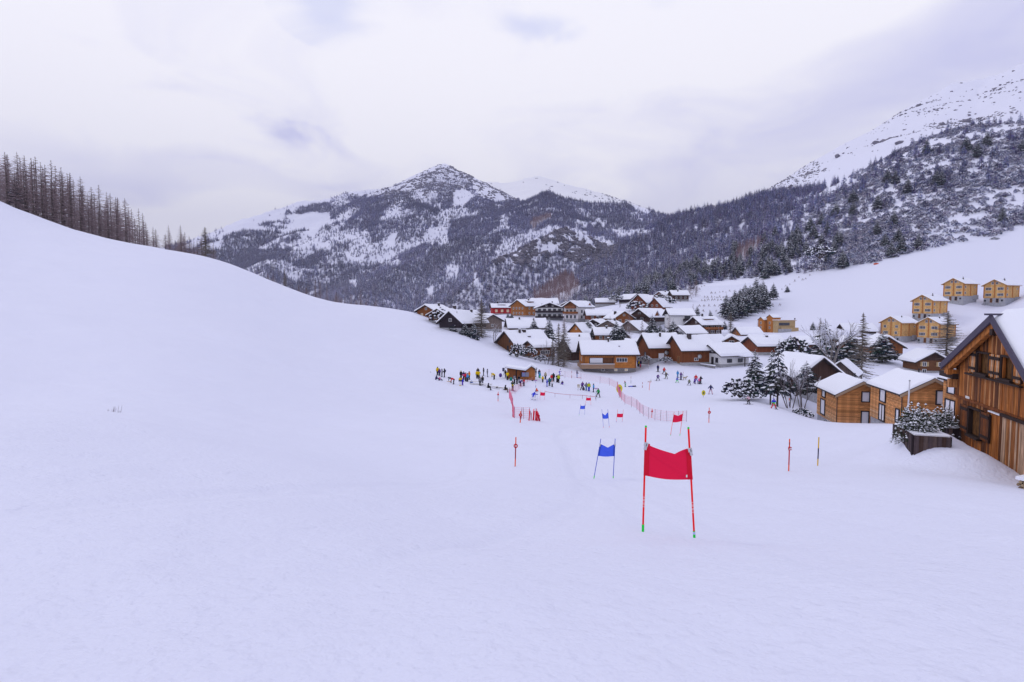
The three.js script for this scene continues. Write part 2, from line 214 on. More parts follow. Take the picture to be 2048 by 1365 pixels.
{
  const W = NU + 1, pos = new Float32Array(W * (NV + 1) * 3), uv = new Float32Array(W * (NV + 1) * 2);
  for (let j = 0; j <= NV; j++) { const v = lerp(VMIN, VMAX, j / NV), d = Math.exp(v) - D0; for (let i = 0; i <= NU; i++) { const u = lerp(UMIN, UMAX, i / NU), k = j * W + i, x = u * (d + D0); pos[k * 3] = x; pos[k * 3 + 1] = hg[k]; pos[k * 3 + 2] = -d; uv[k * 2] = x / 5; uv[k * 2 + 1] = d / 5; } }
  const full = new THREE.BufferGeometry(); full.setAttribute('position', new THREE.BufferAttribute(pos, 3)); full.setAttribute('uv', new THREE.BufferAttribute(uv, 2));
  const idx = terrainNames.map(() => []);
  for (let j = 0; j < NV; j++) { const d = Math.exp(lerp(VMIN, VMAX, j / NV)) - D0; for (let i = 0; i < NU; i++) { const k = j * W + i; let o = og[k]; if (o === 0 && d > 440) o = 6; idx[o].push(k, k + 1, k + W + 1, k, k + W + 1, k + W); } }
  const all = [].concat(...[0].map(() => [])); for (const l of idx) for (const q of l) all.push(q);
  full.setIndex(all); full.computeVertexNormals(); const nrm = full.attributes.normal.array;
  idx.forEach((list, o) => {
    if (!list.length) return; const map = new Map(), p = [], n = [], t = [], ii = [];
    for (const k of list) { let m = map.get(k); if (m === undefined) { m = map.size; map.set(k, m); p.push(pos[k * 3], pos[k * 3 + 1], pos[k * 3 + 2]); n.push(nrm[k * 3], nrm[k * 3 + 1], nrm[k * 3 + 2]); t.push(uv[k * 2], uv[k * 2 + 1]); } ii.push(m); }
    const g = new THREE.BufferGeometry(); g.setAttribute('position', new THREE.Float32BufferAttribute(p, 3)); g.setAttribute('normal', new THREE.Float32BufferAttribute(n, 3)); g.setAttribute('uv', new THREE.Float32BufferAttribute(t, 2)); g.setIndex(ii);
    single(terrainNames[o], g, o === 0 ? snowMat : o === 4 ? sunlitSnowMat : hillMat, terrainLabels[o], undefined, undefined, 'structure');
  });
}
// ---------- trees: shapes of unit height, shared by all the copies ----------
const NEEDLE = [0.026, 0.034, 0.042], NEEDLE2 = [0.055, 0.063, 0.075], SNOW = [0.76, 0.775, 0.87], BARK = [0.075, 0.06, 0.058];
const barkMat = mat([0.085, 0.068, 0.062], { roughness: 0.95 }), paleBark = mat([0.17, 0.15, 0.14], { roughness: 0.95 });
const needleMat = mat(null, { vertexColors: true, roughness: 0.9 }), twigMat = mat([0.25, 0.19, 0.2], { roughness: 0.95 });
const lumpMat = mat([0.78, 0.795, 0.885], { roughness: 0.85 });
const P3 = (x, y, z) => ({ x, y, z });
// a spruce: whorls of drooping boughs, snow lying along the top of each
function spruceGeo(seed, { layers = 17, per = 9, width = 0.2, snow = 0.7, fine = true, base = 0.1, droop = 0.35 } = {}) {
  const r = rng(seed), g = new MB(), s = new MB(), t = new MB();
  t.bar(P3(0, -0.03, 0), P3(0, 0.98, 0), 0.016, 0.002, fine ? 7 : 4);
  for (let i = 0; i < layers; i++) {
    const f = i / (layers - 1), y0 = lerp(base, 0.95, Math.pow(f, 0.92)), R = width * Math.pow(1 - f, 0.8) + 0.015, n = Math.max(4, Math.round(per * (0.45 + 0.55 * (1 - f))));
    for (let k = 0; k < n; k++) {
      const a = (k + r() * 0.8 + i * 0.37) / n * 2 * Math.PI, L = R * (0.7 + 0.45 * r()), w = L * (0.26 + 0.14 * r()), ca = Math.cos(a), sa = Math.sin(a), y = y0 + (r() - 0.5) * 0.035, dr = droop * (0.6 + 0.8 * r());
      const Q = (t, side, lift) => P3(ca * L * t - sa * side, y + L * (0.22 * t - dr * t * t) + lift, sa * L * t + ca * side);
      const c = [lerp(NEEDLE[0], NEEDLE2[0], r()), lerp(NEEDLE[1], NEEDLE2[1], r()), lerp(NEEDLE[2], NEEDLE2[2], r())];
      const sag = -w * 0.45;
      if (fine) {
        g.quad(Q(0.05, 0, 0), Q(0.4, w * 0.8, sag), Q(0.75, w * 0.75, sag), Q(0.5, 0, 0), c).quad(Q(0.05, 0, 0), Q(0.5, 0, 0), Q(0.75, -w * 0.75, sag), Q(0.4, -w * 0.8, sag), c);
        g.quad(Q(0.5, 0, 0), Q(0.72, w * 0.55, sag), Q(1.08, w * 0.25, sag * 0.6), Q(1.0, 0, -0.004), c).quad(Q(0.5, 0, 0), Q(1.0, 0, -0.004), Q(1.05, -w * 0.3, sag * 0.6), Q(0.72, -w * 0.55, sag), c);
        for (let q = 0; q < 4; q++) { const tt = 0.35 + 0.2 * q, sd = (q % 2 ? 1 : -1) * w; g.tri(Q(tt, 0, 0), Q(tt + 0.22, sd * 1.1, sag * 1.3), Q(tt + 0.1, sd * 0.5, sag * 1.9), c); }
        if (r() < snow) { const h = 0.006 + 0.006 * r(), a0 = 0.18 + 0.25 * r(), a1 = 0.72 + 0.28 * r(), m = (a0 + a1) / 2, ww = w * (0.5 + 0.4 * r()); const A = Q(a0, 0, h * 0.5), B = Q(m, ww, sag * 0.45 + h * 0.4), C = Q(a1, 0, h * 0.5), D = Q(m, -ww, sag * 0.45 + h * 0.4), E = Q(m, 0, h * 1.6); s.tri(A, B, E).tri(B, C, E).tri(C, D, E).tri(D, A, E); }
      } else {
        g.tri(Q(0, 0, 0), Q(0.7, w, sag), Q(1, 0, -0.004), c).tri(Q(0, 0, 0), Q(1, 0, -0.004), Q(0.7, -w, sag), c).tri(Q(0.3, 0, 0), Q(0.8, w * 0.5, sag * 3.2), Q(0.7, -w * 0.4, sag * 3.2), c);
        if (r() < snow) s.tri(Q(0.2, 0, 0.008), Q(0.72, w * 0.86, sag * 0.75 + 0.006), Q(1.0, 0, 0.005)).tri(Q(0.2, 0, 0.008), Q(1.0, 0, 0.005), Q(0.72, -w * 0.86, sag * 0.75 + 0.006));
      }
    }
  }
  return { trunk: t.geo(), crown: g.geo(), snow: s.geo() };
}
// a bare larch: many thin level branches up a straight trunk
function larchGeo(seed, { whorls = 30, per = 4, width = 0.17, base = 0.06, snow = 0, thick = 1 } = {}) {
  const r = rng(seed), b = new MB(), t = new MB(), s = new MB(); t.bar(P3(0, -0.03, 0), P3(0.004, 0.5, 0), 0.0095, 0.006, 7).bar(P3(0.004, 0.5, 0), P3(0, 1, 0), 0.006, 0.0012, 6);
  for (let i = 0; i < whorls; i++) {
    const f = i / (whorls - 1), y = lerp(base, 0.975, f), R = width * (Math.pow(1 - f, 0.65) * (0.72 + 0.28 * Math.sin(f * 3.1 + 0.5))) + 0.012;
    for (let k = 0; k < per; k++) {
      if (f < 0.25 && r() < 0.3) continue;
      const a = (k + r()) / per * 6.283 + i * 1.7, L = R * (0.55 + 0.6 * r()), ca = Math.cos(a), sa = Math.sin(a), y0 = y + (r() - 0.5) * 0.03, dr = 0.2 + 0.45 * r() * (1 - f), up = 0.25 * f;
      const Q = (t, o = 0, l = 0) => P3(ca * L * t - sa * o, y0 + L * (-dr * t + (0.55 * dr + up) * t * t) + l, sa * L * t + ca * o);
      b.bar(Q(0), Q(0.55), 0.0034 * thick, 0.0022 * thick, 3).bar(Q(0.55), Q(1), 0.0022 * thick, 0, 3);
      for (let q = 0; q < 6; q++) { const tt = 0.18 + 0.13 * q + 0.05 * r(), o = (q % 2 ? 1 : -1) * L * (0.16 + 0.16 * r()), l = L * (r() - 0.62) * 0.2; const A = Q(tt), B = Q(tt + 0.13, o, l); const w = 0.0021 * thick; b.tri(P3(A.x, A.y + w, A.z), P3(A.x, A.y - w, A.z), B); }
      if (r() < snow) s.tri(Q(0.1, -0.002, 0.002), Q(0.1, 0.002, 0.002), Q(0.95, 0, 0.002));
    }
  }
  const o = { trunk: t.geo(), crown: b.geo() }; if (snow) o.snow = s.geo(); return o;
}
// a bare broadleaf tree or bush: forking limbs
function bareGeo(seed, { stems = 1, spread = 0.5, depth = 5, len = 0.3, r0 = 0.02, snow = 0.6, lean = 0.1 } = {}) {
  const r = rng(seed), t = new MB(), b = new MB(), s = new MB();
  const grow = (p, dir, L, rad, k) => {
    const q = P3(p.x + dir.x * L, p.y + dir.y * L, p.z + dir.z * L), rr = rad * 0.68;
    (k >= depth - 1 ? t : b).bar(p, q, rad, rr, k >= depth - 1 ? 6 : k > 1 ? 4 : 3);
    if (k < depth - 1 && Math.abs(dir.y) < 0.93 && r() < snow) { const w = Math.max(0.8 * rad, 0.0022), h = rad + 0.002; const nx = -dir.z, nz = dir.x, m = Math.hypot(nx, nz) || 1; s.quad(P3(p.x + nx / m * w, p.y + h, p.z + nz / m * w), P3(p.x - nx / m * w, p.y + h, p.z - nz / m * w), P3(q.x - nx / m * w * 0.7, q.y + rr + 0.002, q.z - nz / m * w * 0.7), P3(q.x + nx / m * w * 0.7, q.y + rr + 0.002, q.z + nz / m * w * 0.7)); }
    if (k <= 0) return; const n = k === depth ? 3 : 2 + (r() < 0.6 ? 1 : 0);
    for (let i = 0; i < n; i++) { const a = r() * 6.283, o = spread * (0.5 + 0.8 * r()); const v = V3(dir.x + Math.cos(a) * o, dir.y + 0.14 + (r() - 0.4) * 0.3, dir.z + Math.sin(a) * o).normalize(); const f = i === 0 ? 1 : 0.45 + 0.5 * r(); grow(P3(p.x + dir.x * L * f, p.y + dir.y * L * f, p.z + dir.z * L * f), v, L * (0.62 + 0.24 * r()), rr * (i === 0 ? 0.95 : 0.7), k - 1); }
  };
  for (let i = 0; i < stems; i++) { const a = i / stems * 6.283 + r(), o = stems > 1 ? lean + 0.25 * r() : 0.03; grow(P3(Math.cos(a) * 0.02 * (stems - 1), -0.02, Math.sin(a) * 0.02 * (stems - 1)), V3(Math.cos(a) * o, 1, Math.sin(a) * o).normalize(), len * (0.8 + 0.3 * r()), r0 * (0.8 + 0.4 * r()), depth); }
  const out = { trunk: t.geo(), crown: b.geo(), snow: s.geo() }; out.crown.computeBoundingBox(); const k = 1 / out.crown.boundingBox.max.y; for (const g of Object.values(out)) g.scale(k, k, k); return out;
}
// a low dwarf pine or snowy shrub: a dome of upright tufts
function scrubGeo(seed, { tufts = 70, fine = false, flat = 0.75, snow = 0.75 } = {}) {
  const r = rng(seed), g = new MB(), s = new MB(), t = new MB();
  for (let i = 0; i < 5; i++) { const a = r() * 6.283; t.bar(P3(0, -0.05, 0), P3(Math.cos(a) * 0.3, 0.35 + 0.2 * r(), Math.sin(a) * 0.3), 0.03, 0.01, 4); }
  for (let i = 0; i < tufts; i++) {
    const a = r() * 6.283, q = Math.sqrt(r()), R = 0.5 * q, h = flat * Math.sqrt(Math.max(0.02, 1 - q * q * 0.93)) * (0.7 + 0.4 * r()), x = Math.cos(a) * R, z = Math.sin(a) * R, y = Math.max(0.05, h - 0.16 * r());
    const d = V3(x * 1.5 + (r() - 0.5) * 0.5, 0.55 + 0.5 * r(), z * 1.5 + (r() - 0.5) * 0.5).normalize(), L = (fine ? 0.13 : 0.2) * (0.7 + 0.6 * r()), e = V3(-d.z, (r() - 0.5), d.x).normalize(), f = new THREE.Vector3().crossVectors(d, e), w = L * 0.33;
    const c = [lerp(NEEDLE[0], NEEDLE2[0], r()) * 1.1, lerp(NEEDLE[1], NEEDLE2[1], r()) * 1.1, lerp(NEEDLE[2], NEEDLE2[2], r()) * 1.1];
    const O = V3(x, y, z), T = O.clone().addScaledVector(d, L);
    for (const v of fine ? [e, f, e.clone().add(f).normalize()] : [e, f]) { const m = O.clone().addScaledVector(d, L * 0.55); g.tri(O, m.clone().addScaledVector(v, w), T, c).tri(O, T, m.clone().addScaledVector(v, -w), c); }
    if (r() < snow) { const m = O.clone().addScaledVector(d, L * 0.75); m.y += 0.012; const A = m.clone().addScaledVector(e, w * 0.75), B = m.clone().addScaledVector(f, w * 0.75), C = m.clone().addScaledVector(e, -w * 0.75), D = m.clone().addScaledVector(f, -w * 0.75), U = T.clone(); U.y += 0.02 + 0.02 * r(); s.tri(A, B, U).tri(B, C, U).tri(C, D, U).tri(D, A, U); }
  }
  return { trunk: t.geo(), crown: g.geo(), snow: s.geo() };
}
function treeThing(name, geo, bark, crownMat, label, category, pos, h, turn, group, wide = 1) { const g = thing(name, label, category, pos, turn, group); part('trunk', geo.trunk, bark, g); part('crown', geo.crown, crownMat, g); if (geo.snow) tag(part('snow', geo.snow, lumpMat, g), null, null, null, 'stuff'); g.scale.set(h * wide, h, h * wide); return g; }
function reuse(root, name, label, category, pos, h, turn, group, wide = 1) { const g = copyOf(root, name, label, category, pos, turn, 1, group); g.scale.set(h * wide, h, h * wide); return g; }
// colours baked per vertex so that needles and the snow on them are one instanced shape
function baked(geo, dark = [1, 1, 1]) {
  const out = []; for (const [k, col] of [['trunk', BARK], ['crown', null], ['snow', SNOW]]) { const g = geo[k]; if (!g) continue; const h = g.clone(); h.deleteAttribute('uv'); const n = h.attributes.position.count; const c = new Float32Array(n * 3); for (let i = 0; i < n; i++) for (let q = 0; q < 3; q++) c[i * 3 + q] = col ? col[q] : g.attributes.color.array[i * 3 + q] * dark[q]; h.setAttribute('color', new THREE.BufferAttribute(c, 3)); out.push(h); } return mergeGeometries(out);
}
const spruceKinds = [1, 2, 3, 4].map((s) => spruceGeo(s * 31, { layers: 18, per: 9, width: 0.18 + 0.018 * s, snow: 0.92, base: 0.13 }));
const farKinds = [1, 2, 3].map((s) => baked(spruceGeo(s * 77, { layers: 9, per: 7, width: 0.17 + 0.02 * s, fine: false, snow: 0.9 }), [3.6, 3.2, 5.0]));  // needle tint raised and blued: frost, and distance haze put into the colour
const larchKinds = [1, 2, 3, 4, 5].map((s) => larchGeo(s * 13, { whorls: 22 + s * 4, width: 0.17 + 0.014 * s, thick: 1.0 }));
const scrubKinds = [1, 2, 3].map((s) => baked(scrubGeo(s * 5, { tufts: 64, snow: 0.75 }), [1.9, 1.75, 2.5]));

// ---------- forests on the hills: what stands where ----------
const inPoly = (P, x, y) => { let c = false; for (let i = 0, j = P.length - 1; i < P.length; j = i++) { const [a, b] = P[i], [e, f] = P[j]; if ((b > y) !== (f > y) && x < (e - a) * (y - b) / (f - b) + a) c = !c; } return c; };
const polyBox = (P) => ({ P, x0: Math.min(...P.map((q) => q[0])), x1: Math.max(...P.map((q) => q[0])), y0: Math.min(...P.map((q) => q[1])), y1: Math.max(...P.map((q) => q[1])) });
const hit = (L, x, y) => L.some((b) => x >= b.x0 && x <= b.x1 && y >= b.y0 && y <= b.y1 && inPoly(b.P, x, y));
// open snow as the survey shows it: [outline, trees left standing]
const clearings = [
  [[[340, 490], [430, 440], [520, 415], [625, 385], [648, 397], [615, 412], [560, 432], [530, 445], [490, 462], [440, 478]], 0.06],
  [[[880, 300], [950, 340], [1300, 330], [1300, 420], [1180, 396], [1150, 390], [1110, 368], [1080, 378], [1030, 404], [1000, 410], [960, 395], [945, 372], [920, 350], [890, 335]], 0.0],
  [[[690, 380], [760, 366], [840, 335], [885, 322], [890, 335], [845, 350], [790, 375], [740, 398], [700, 394]], 0.08],
  [[[902, 412], [908, 390], [920, 376], [936, 380], [946, 398], [926, 412]], 0.03],
  [[[855, 458], [900, 448], [898, 486], [880, 490], [842, 486], [850, 474]], 0.12], [[[765, 482], [790, 465], [800, 470], [785, 490], [770, 492]], 0.05],
  [[[650, 445], [690, 428], [700, 440], [672, 455]], 0.15], [[[560, 490], [660, 455], [690, 455], [620, 490], [570, 500]], 0.22], [[[690, 470], [740, 460], [745, 500], [700, 505]], 0.42], [[[640, 500], [720, 495], [725, 530], [660, 530]], 0.45],
  [[[750, 510], [800, 500], [800, 530], [760, 535]], 0.35], [[[890, 525], [915, 530], [912, 560], [885, 555]], 0.3], [[[945, 550], [956, 552], [964, 590], [955, 590]], 0.05], [[[700, 560], [715, 565], [715, 580], [702, 575]], 0.1], [[[850, 575], [862, 575], [858, 605], [848, 600]], 0.1],
  [[[1000, 435], [1020, 430], [1015, 455], [980, 470]], 0.3], [[[1155, 440], [1210, 440], [1215, 452], [1150, 455]], 0.15], [[[1220, 460], [1310, 455], [1300, 475], [1260, 480], [1230, 480]], 0.28], [[[1140, 455], [1180, 460], [1190, 480], [1150, 470]], 0.2], [[[1262, 405], [1320, 428], [1280, 424]], 0.05], [[[1150, 500], [1160, 520], [1150, 560], [1140, 540]], 0.25],
  [[[1600, 398], [1640, 384], [1690, 364], [1700, 372], [1665, 392], [1620, 396]], 0.02], [[[1810, 302], [1860, 282], [1950, 258], [2048, 246], [2048, 264], [1950, 276], [1870, 292]], 0.12],
  [[[1484, 442], [1492, 442], [1490, 480], [1480, 478]], 0.1], [[[1950, 400], [1990, 380], [2030, 370], [2048, 372], [2048, 430], [2000, 450], [1900, 480], [1880, 470], [1910, 430]], 0.45], [[[1850, 470], [1900, 440], [1930, 440], [1900, 480], [1850, 510]], 0.3], [[[1840, 400], [1880, 380], [1900, 390], [1870, 410]], 0.3], [[[1400, 525], [1440, 515], [1470, 520], [1430, 540], [1400, 535]], 0.25],
].map(([P, k]) => ({ ...polyBox(P), k }));
const rockZone = [[[1010, 475], [1060, 462], [1130, 450], [1200, 474], [1240, 500], [1220, 520], [1150, 530], [1120, 500], [1060, 525], [990, 530], [980, 520]]].map(polyBox);
const larchZone = [[[1060, 590], [1130, 550], [1150, 560], [1160, 580], [1130, 610], [1070, 612]], [[1460, 530], [1480, 500], [1520, 485], [1530, 495], [1500, 520], [1470, 540]], [[1070, 440], [1100, 430], [1100, 440], [1060, 462]]].map(polyBox);
const pisteEdge = [[1280, 600], [1360, 585], [1420, 566], [1480, 560], [1530, 556], [1600, 548], [1680, 536], [1760, 524], [1800, 512], [1860, 500], [1930, 488], [2048, 468], [2200, 440]];
const edgeY = (x) => { for (let i = 0; i + 1 < pisteEdge.length; i++) if (x >= pisteEdge[i][0] && x <= pisteEdge[i + 1][0]) return lerp(pisteEdge[i][1], pisteEdge[i + 1][1], (x - pisteEdge[i][0]) / (pisteEdge[i + 1][0] - pisteEdge[i][0])); return 1e9; };
const forests = { near: [], far: [], scrub: [], larch: [], rock: [] };
{
  const r = rng(777);
  const put = (d0, d1, u0, u1, gap, fn) => { for (let d = d0; d < d1; d += gap) { const n = Math.floor((u1 - u0) * d / gap); for (let i = 0; i < n; i++) { const x = (u0 + (u1 - u0) * (i + r()) / n) * d, dd = d + (r() - 0.5) * gap * 1.1, a = r(), b = r(), c = r(); const y = ground(x, -dd); const q = gap; const nx = (ground(x + q, -dd) - ground(x - q, -dd)) / (2 * q), nz = (ground(x, -dd + q) - ground(x, -dd - q)) / (2 * q); if (nx * x - y - nz * dd < -0.04 * Math.hypot(x, dd)) continue; fn(V3(x, y, -dd), a, b, c, nx, nz); } } };
  // whole valley behind the village and up the slopes
  put(395, 3350, -0.66, 1.02, 5.3, (p, a, b, c, nx, nz) => {
    const [px, py] = toPix(p), o = owner(p.x, p.z), d = -p.z; if (px < 330 || px > 2120) return;
    if (px > 1280 && py > edgeY(px) + 3 * vn(px / 9, 3.3)) return;
    if (px <= 1280 && d < 520 && py > 612) return;
    if (o === 4 || o === 5) return;
    let k = 0.98, tone = fbm(p.x / 160, p.z / 160, 3);
    const wob = 7 * vn(px / 14, py / 14), wob2 = 6 * vn(px / 9 + 40, py / 9);
    for (const z of clearings) if (hit([z], px + wob, py + wob2)) k = Math.min(k, z.k);
    if (hit(rockZone, px + wob, py + wob2)) k = Math.min(k, 0.33);
    // the summit face: only scattered dwarf trees and rocks
    if (o === 1) { const hi = sstep(395, 345, py + 14 * fbm(px / 40, py / 40, 2)); k *= 1 - 0.35 * hi; if (px < 660 && py < 500) k *= sstep(-0.15, 0.25, fbm(p.x / 130, p.z / 130, 3)) * 0.75; else k *= 0.3 + 0.65 * sstep(-0.42, -0.02, fbm(p.x / 120 + 9, p.z / 190, 3)); if (px > 640 && px < 960 && py > 420 && py < 500) k *= 0.6 + 0.4 * sstep(-0.1, 0.2, fbm(p.x / 70, p.z / 240 + 4, 3)); }
    if (o === 2) k *= 0.7 + 0.3 * sstep(-0.4, -0.1, fbm(p.x / 90, p.z / 160, 3));
    const scrubby = px > 1560 ? sstep(1560, 1760, px + 60 * fbm(p.x / 40, p.z / 40, 2)) * (d < 800 ? 1 : 0) : 0;
    if (scrubby > 0) k *= 0.4 + 0.35 * sstep(-0.3, 0.05, fbm(p.x / 34, p.z / 22, 3));
    if (o === 0 && px < 1440) k *= 0.75 + 0.25 * sstep(-0.3, 0.12, fbm(p.x / 24, p.z / 24, 3)); else if (o === 0 && px < 1700) k *= 0.85 + 0.15 * sstep(-0.3, 0.05, fbm(p.x / 26, p.z / 26, 3));
    if (a > k) return;
    const big = o === 1 ? 1.15 : 1;
    if (hit(larchZone, px + wob, py)) { forests.larch.push([p, (9 + 7 * b) * (d > 900 ? 1.1 : 0.9), c]); return; }
    if (c < scrubby * 0.72) { forests.scrub.push([p, 2.6 + 3.4 * b * b, c * 37 % 1, d]); return; }
    const h = (7.5 + 8 * b * b + 2.5 * b) * big * (o === 1 ? lerp(0.42, 1, sstep(350, 430, py)) : 1) * (k < 0.4 ? 0.8 : 1) * lerp(0.75, 1, sstep(430, 600, d));
    (d < 620 ? forests.near : forests.far).push([p, h, c, d, tone]);
  });
  // more dwarf pine between the trees on the right hand slope
  put(395, 720, 0.45, 1.05, 4.3, (p, a, b, c) => { const [px, py] = toPix(p); if (px < 1540 || px > 2110 || py > edgeY(px) + 3 * vn(px / 9, 3.3)) return; let k = 0.85 * sstep(1540, 1700, px) * (0.2 + 0.8 * sstep(-0.3, 0.05, fbm(p.x / 30, p.z / 20, 3))); for (const z of clearings) if (hit([z], px + 7 * vn(px / 14, py / 14), py + 6 * vn(px / 9 + 40, py / 9))) k = Math.min(k, z.k); if (a < k) forests.scrub.push([p, 2.2 + 2.8 * b, c, -p.z]); });
  // rock ribs: the summit face, the knoll, and streaks down the high mountain
  put(2300, 3200, -0.3, 0.02, 9, (p, a, b, c) => { const [px, py] = toPix(p), o = owner(p.x, p.z); if (o !== 1 || py > 420 || px < 690) return; const k = 0.95 * sstep(-0.12, 0.12, ridged(p.x / 60, p.z / 60, 3) - 0.62) * sstep(425, 380, py) * (hit([clearings[3]], px, py) ? 0.06 : hit([clearings[2]], px, py) ? 0.25 : 1); if (a < k * 0.9) forests.rock.push([p, 5 + 9 * b, c]); });
  put(800, 1400, -0.12, 0.24, 5, (p, a, b, c) => { const [px, py] = toPix(p); const z = hit(rockZone, px + 7 * vn(px / 14, py / 14), py + 6 * vn(px / 9, py / 9)); if (z && a < 0.95 * sstep(-0.1, 0.12, ridged(p.x / 40, p.z / 40, 3) - 0.58)) forests.rock.push([p, 5 + 8 * b, c]); });
  put(700, 1650, 0.4, 1.0, 6, (p, a, b, c) => { const [px, py] = toPix(p), o = owner(p.x, p.z); if (o !== 5 || px > 2120) return; const low = sstep(120, 0, py - lerp(350, 235, (px - 1650) / 400)) ; const s1 = ridged(p.x / 160 + p.y / 300, p.y / 24, 2), m = fbm(p.x / 120, p.z / 120, 3); let k = 0.95 * sstep(0.68, 0.9, s1) * sstep(-0.45, 0.1, m) + 0.04; if (px < 1640) k = Math.max(k, 0.35); k *= 0.25 + 0.75 * sstep(-0.2, 0.2, m + 0.1); if (a < k) forests.rock.push([p, 2 + 4.5 * b * b + (b > 0.985 ? 9 : 0), c]); });
  put(4300, 5400, -0.16, 0.32, 24, (p, a, b, c) => { const [px, py] = toPix(p), o = owner(p.x, p.z); if (o !== 4) return; if (a < 0.3 * sstep(375, 400, py + 10 * vn(px / 12, py / 12)) + 0.006) forests.rock.push([p, 8 + 12 * b, c]); });
}
function instanced(name, geo, m, list, place, label, category) {
  if (!list.length) return; const im = new THREE.InstancedMesh(geo, m, list.length), M = new THREE.Matrix4(), Q = new THREE.Quaternion(), up = V3(0, 1, 0), C = new THREE.Color();
  list.forEach((e, i) => { const { s, turn, tone, sink = 0 } = place(e); Q.setFromAxisAngle(up, turn); const p = e[0].clone(); p.y -= sink; M.compose(p, Q, V3(...s)); im.setMatrixAt(i, M); C.setRGB(...tone); im.setColorAt(i, C); });
  im.name = numbered(name); shade(im); scene.add(im); tag(im, label, category, undefined, 'stuff');
}
// the spruces of the right-hand slope that show largest stand as trees of their own
forests.near.sort((a, b) => b[1] / b[3] - a[1] / a[3]);
const single300 = forests.near.splice(0, 290);
const forestTree = spruceKinds.map((g) => ({ g, root: null }));
single300.forEach(([p, h, c], i) => { const k = i % 4, e = forestTree[k], lab = 'snow dusted dark spruce in the forest on the slope above the piste', grp = 'spruces standing in the forest above the ski piste'; const w = 0.95 + 0.35 * c; if (!e.root) e.root = treeThing('spruce_tree', e.g, barkMat, needleMat, lab, 'tree', p, h, c * 6.28, grp, w); else reuse(e.root, 'spruce_tree', lab, 'tree', p, h, c * 6.28, grp, w); });
for (let k = 0; k < 3; k++) {
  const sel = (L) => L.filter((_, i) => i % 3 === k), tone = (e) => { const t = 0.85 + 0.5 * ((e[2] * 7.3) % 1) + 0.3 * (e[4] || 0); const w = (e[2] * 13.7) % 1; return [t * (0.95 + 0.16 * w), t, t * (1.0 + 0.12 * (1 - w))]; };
  const tree = (e) => ({ s: [e[1] * (0.95 + 0.4 * e[2]), e[1], e[1] * (0.95 + 0.4 * e[2])], turn: e[2] * 50, tone: tone(e), sink: 0.3 });
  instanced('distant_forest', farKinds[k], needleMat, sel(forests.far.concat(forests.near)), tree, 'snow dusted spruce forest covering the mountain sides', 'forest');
  instanced('dwarf_pine_scrub', scrubKinds[k], needleMat, sel(forests.scrub), (e) => ({ s: [e[1] * 1.15, e[1] * 0.95, e[1] * 1.15], turn: e[2] * 50, tone: tone(e), sink: 0.2 }), 'snowy dwarf pine scrub on the steep slope at the right', 'scrub');
  instanced('larch_wood', mergeGeometries([larchKinds[k].trunk, larchKinds[k].crown]), twigMat, sel(forests.larch), (e) => ({ s: [e[1] * 1.5, e[1], e[1] * 1.5], turn: e[2] * 50, tone: [1.1, 1, 1], sink: 0.3 }), 'patches of bare brown larches within the spruce forest', 'forest');
}
{
  const rockMat = mat([0.15, 0.14, 0.165], { roughness: 0.95, flatShading: true });
  for (let k = 0; k < 2; k++) { const g = new THREE.IcosahedronGeometry(0.6, 1), a = g.attributes.position, r = rng(k + 5), seen = new Map(); for (let i = 0; i < a.count; i++) { const key = [a.getX(i), a.getY(i), a.getZ(i)].map((v) => v.toFixed(3)).join(); if (!seen.has(key)) seen.set(key, 0.55 + 0.75 * r()); const s = seen.get(key); a.setXYZ(i, a.getX(i) * s, a.getY(i) * s, a.getZ(i) * s); } g.computeVertexNormals(); instanced('mountain_rocks', g, rockMat, forests.rock.filter((_, i) => i % 2 === k), (e) => ({ s: [e[1] * (0.8 + 0.8 * e[2]), e[1] * 0.62, e[1] * 0.7], turn: e[2] * 50, tone: [0.8 + 0.5 * e[2], 0.8 + 0.5 * e[2], 0.85 + 0.5 * e[2]], sink: e[1] * 0.12 }), 'bare dark rocks showing through the mountain snow', 'rocks'); }
}
// ---------- houses ----------
const boardsH = dataTex(512, 512, (u, v) => { const n = 14, k = Math.floor(v * n), f = v * n - k; const t = 0.72 + 0.28 * hash2(k, 5) + 0.12 * fbmt(u * 6 + k * 3, v * 70, 70, 3) + 0.1 * fbmt(u * 4, v * 4, 4, 3); const j = f < 0.07 ? 0.45 : 1; const w = sstep(0.15, 0.5, fbmt(u * 5 + 3, v * 5, 5, 3)) * 0.15; return [t * j + w, t * j + w, t * j + w]; }, false);
const boardsV = dataTex(512, 512, (u, v) => { const n = 14, k = Math.floor(u * n), f = u * n - k; const t = 0.7 + 0.3 * hash2(k, 9) + 0.14 * fbmt(u * 70, v * 6 + k * 3, 70, 3) + 0.1 * fbmt(u * 4, v * 4, 4, 3); const j = f < 0.08 ? 0.42 : 1; return [t * j, t * j, t * j]; }, false);
const plaster = dataTex(256, 256, (u, v) => { const t = 0.92 + 0.1 * fbmt(u * 8, v * 8, 8, 4); return [t, t, t]; });
const stoneTex = dataTex(256, 256, (u, v) => { const t = 0.8 + 0.35 * fbmt(u * 10, v * 14, 14, 4); return [t, t, t]; });
const matCache = new Map();
function cached(key, fn) { let m = matCache.get(key); if (!m) { m = fn(); matCache.set(key, m); } return m; }
const tiled = (t, m) => cached('t' + t.uuid + m, () => { const c = t.clone(); c.repeat.set(1 / m, 1 / m); c.needsUpdate = true; return c; });
const wood = (c, dir = 'H', size = 2.4) => cached(`w${c}${dir}${size}`, () => { const t = tiled(dir === 'H' ? boardsH : boardsV, size); return mat(c, { map: t, bumpMap: t, bumpScale: 0.02, roughness: 0.85 }); });
const render = (c) => cached(`p${c}`, () => mat(c, { map: tiled(plaster, 3), roughness: 0.9 }));
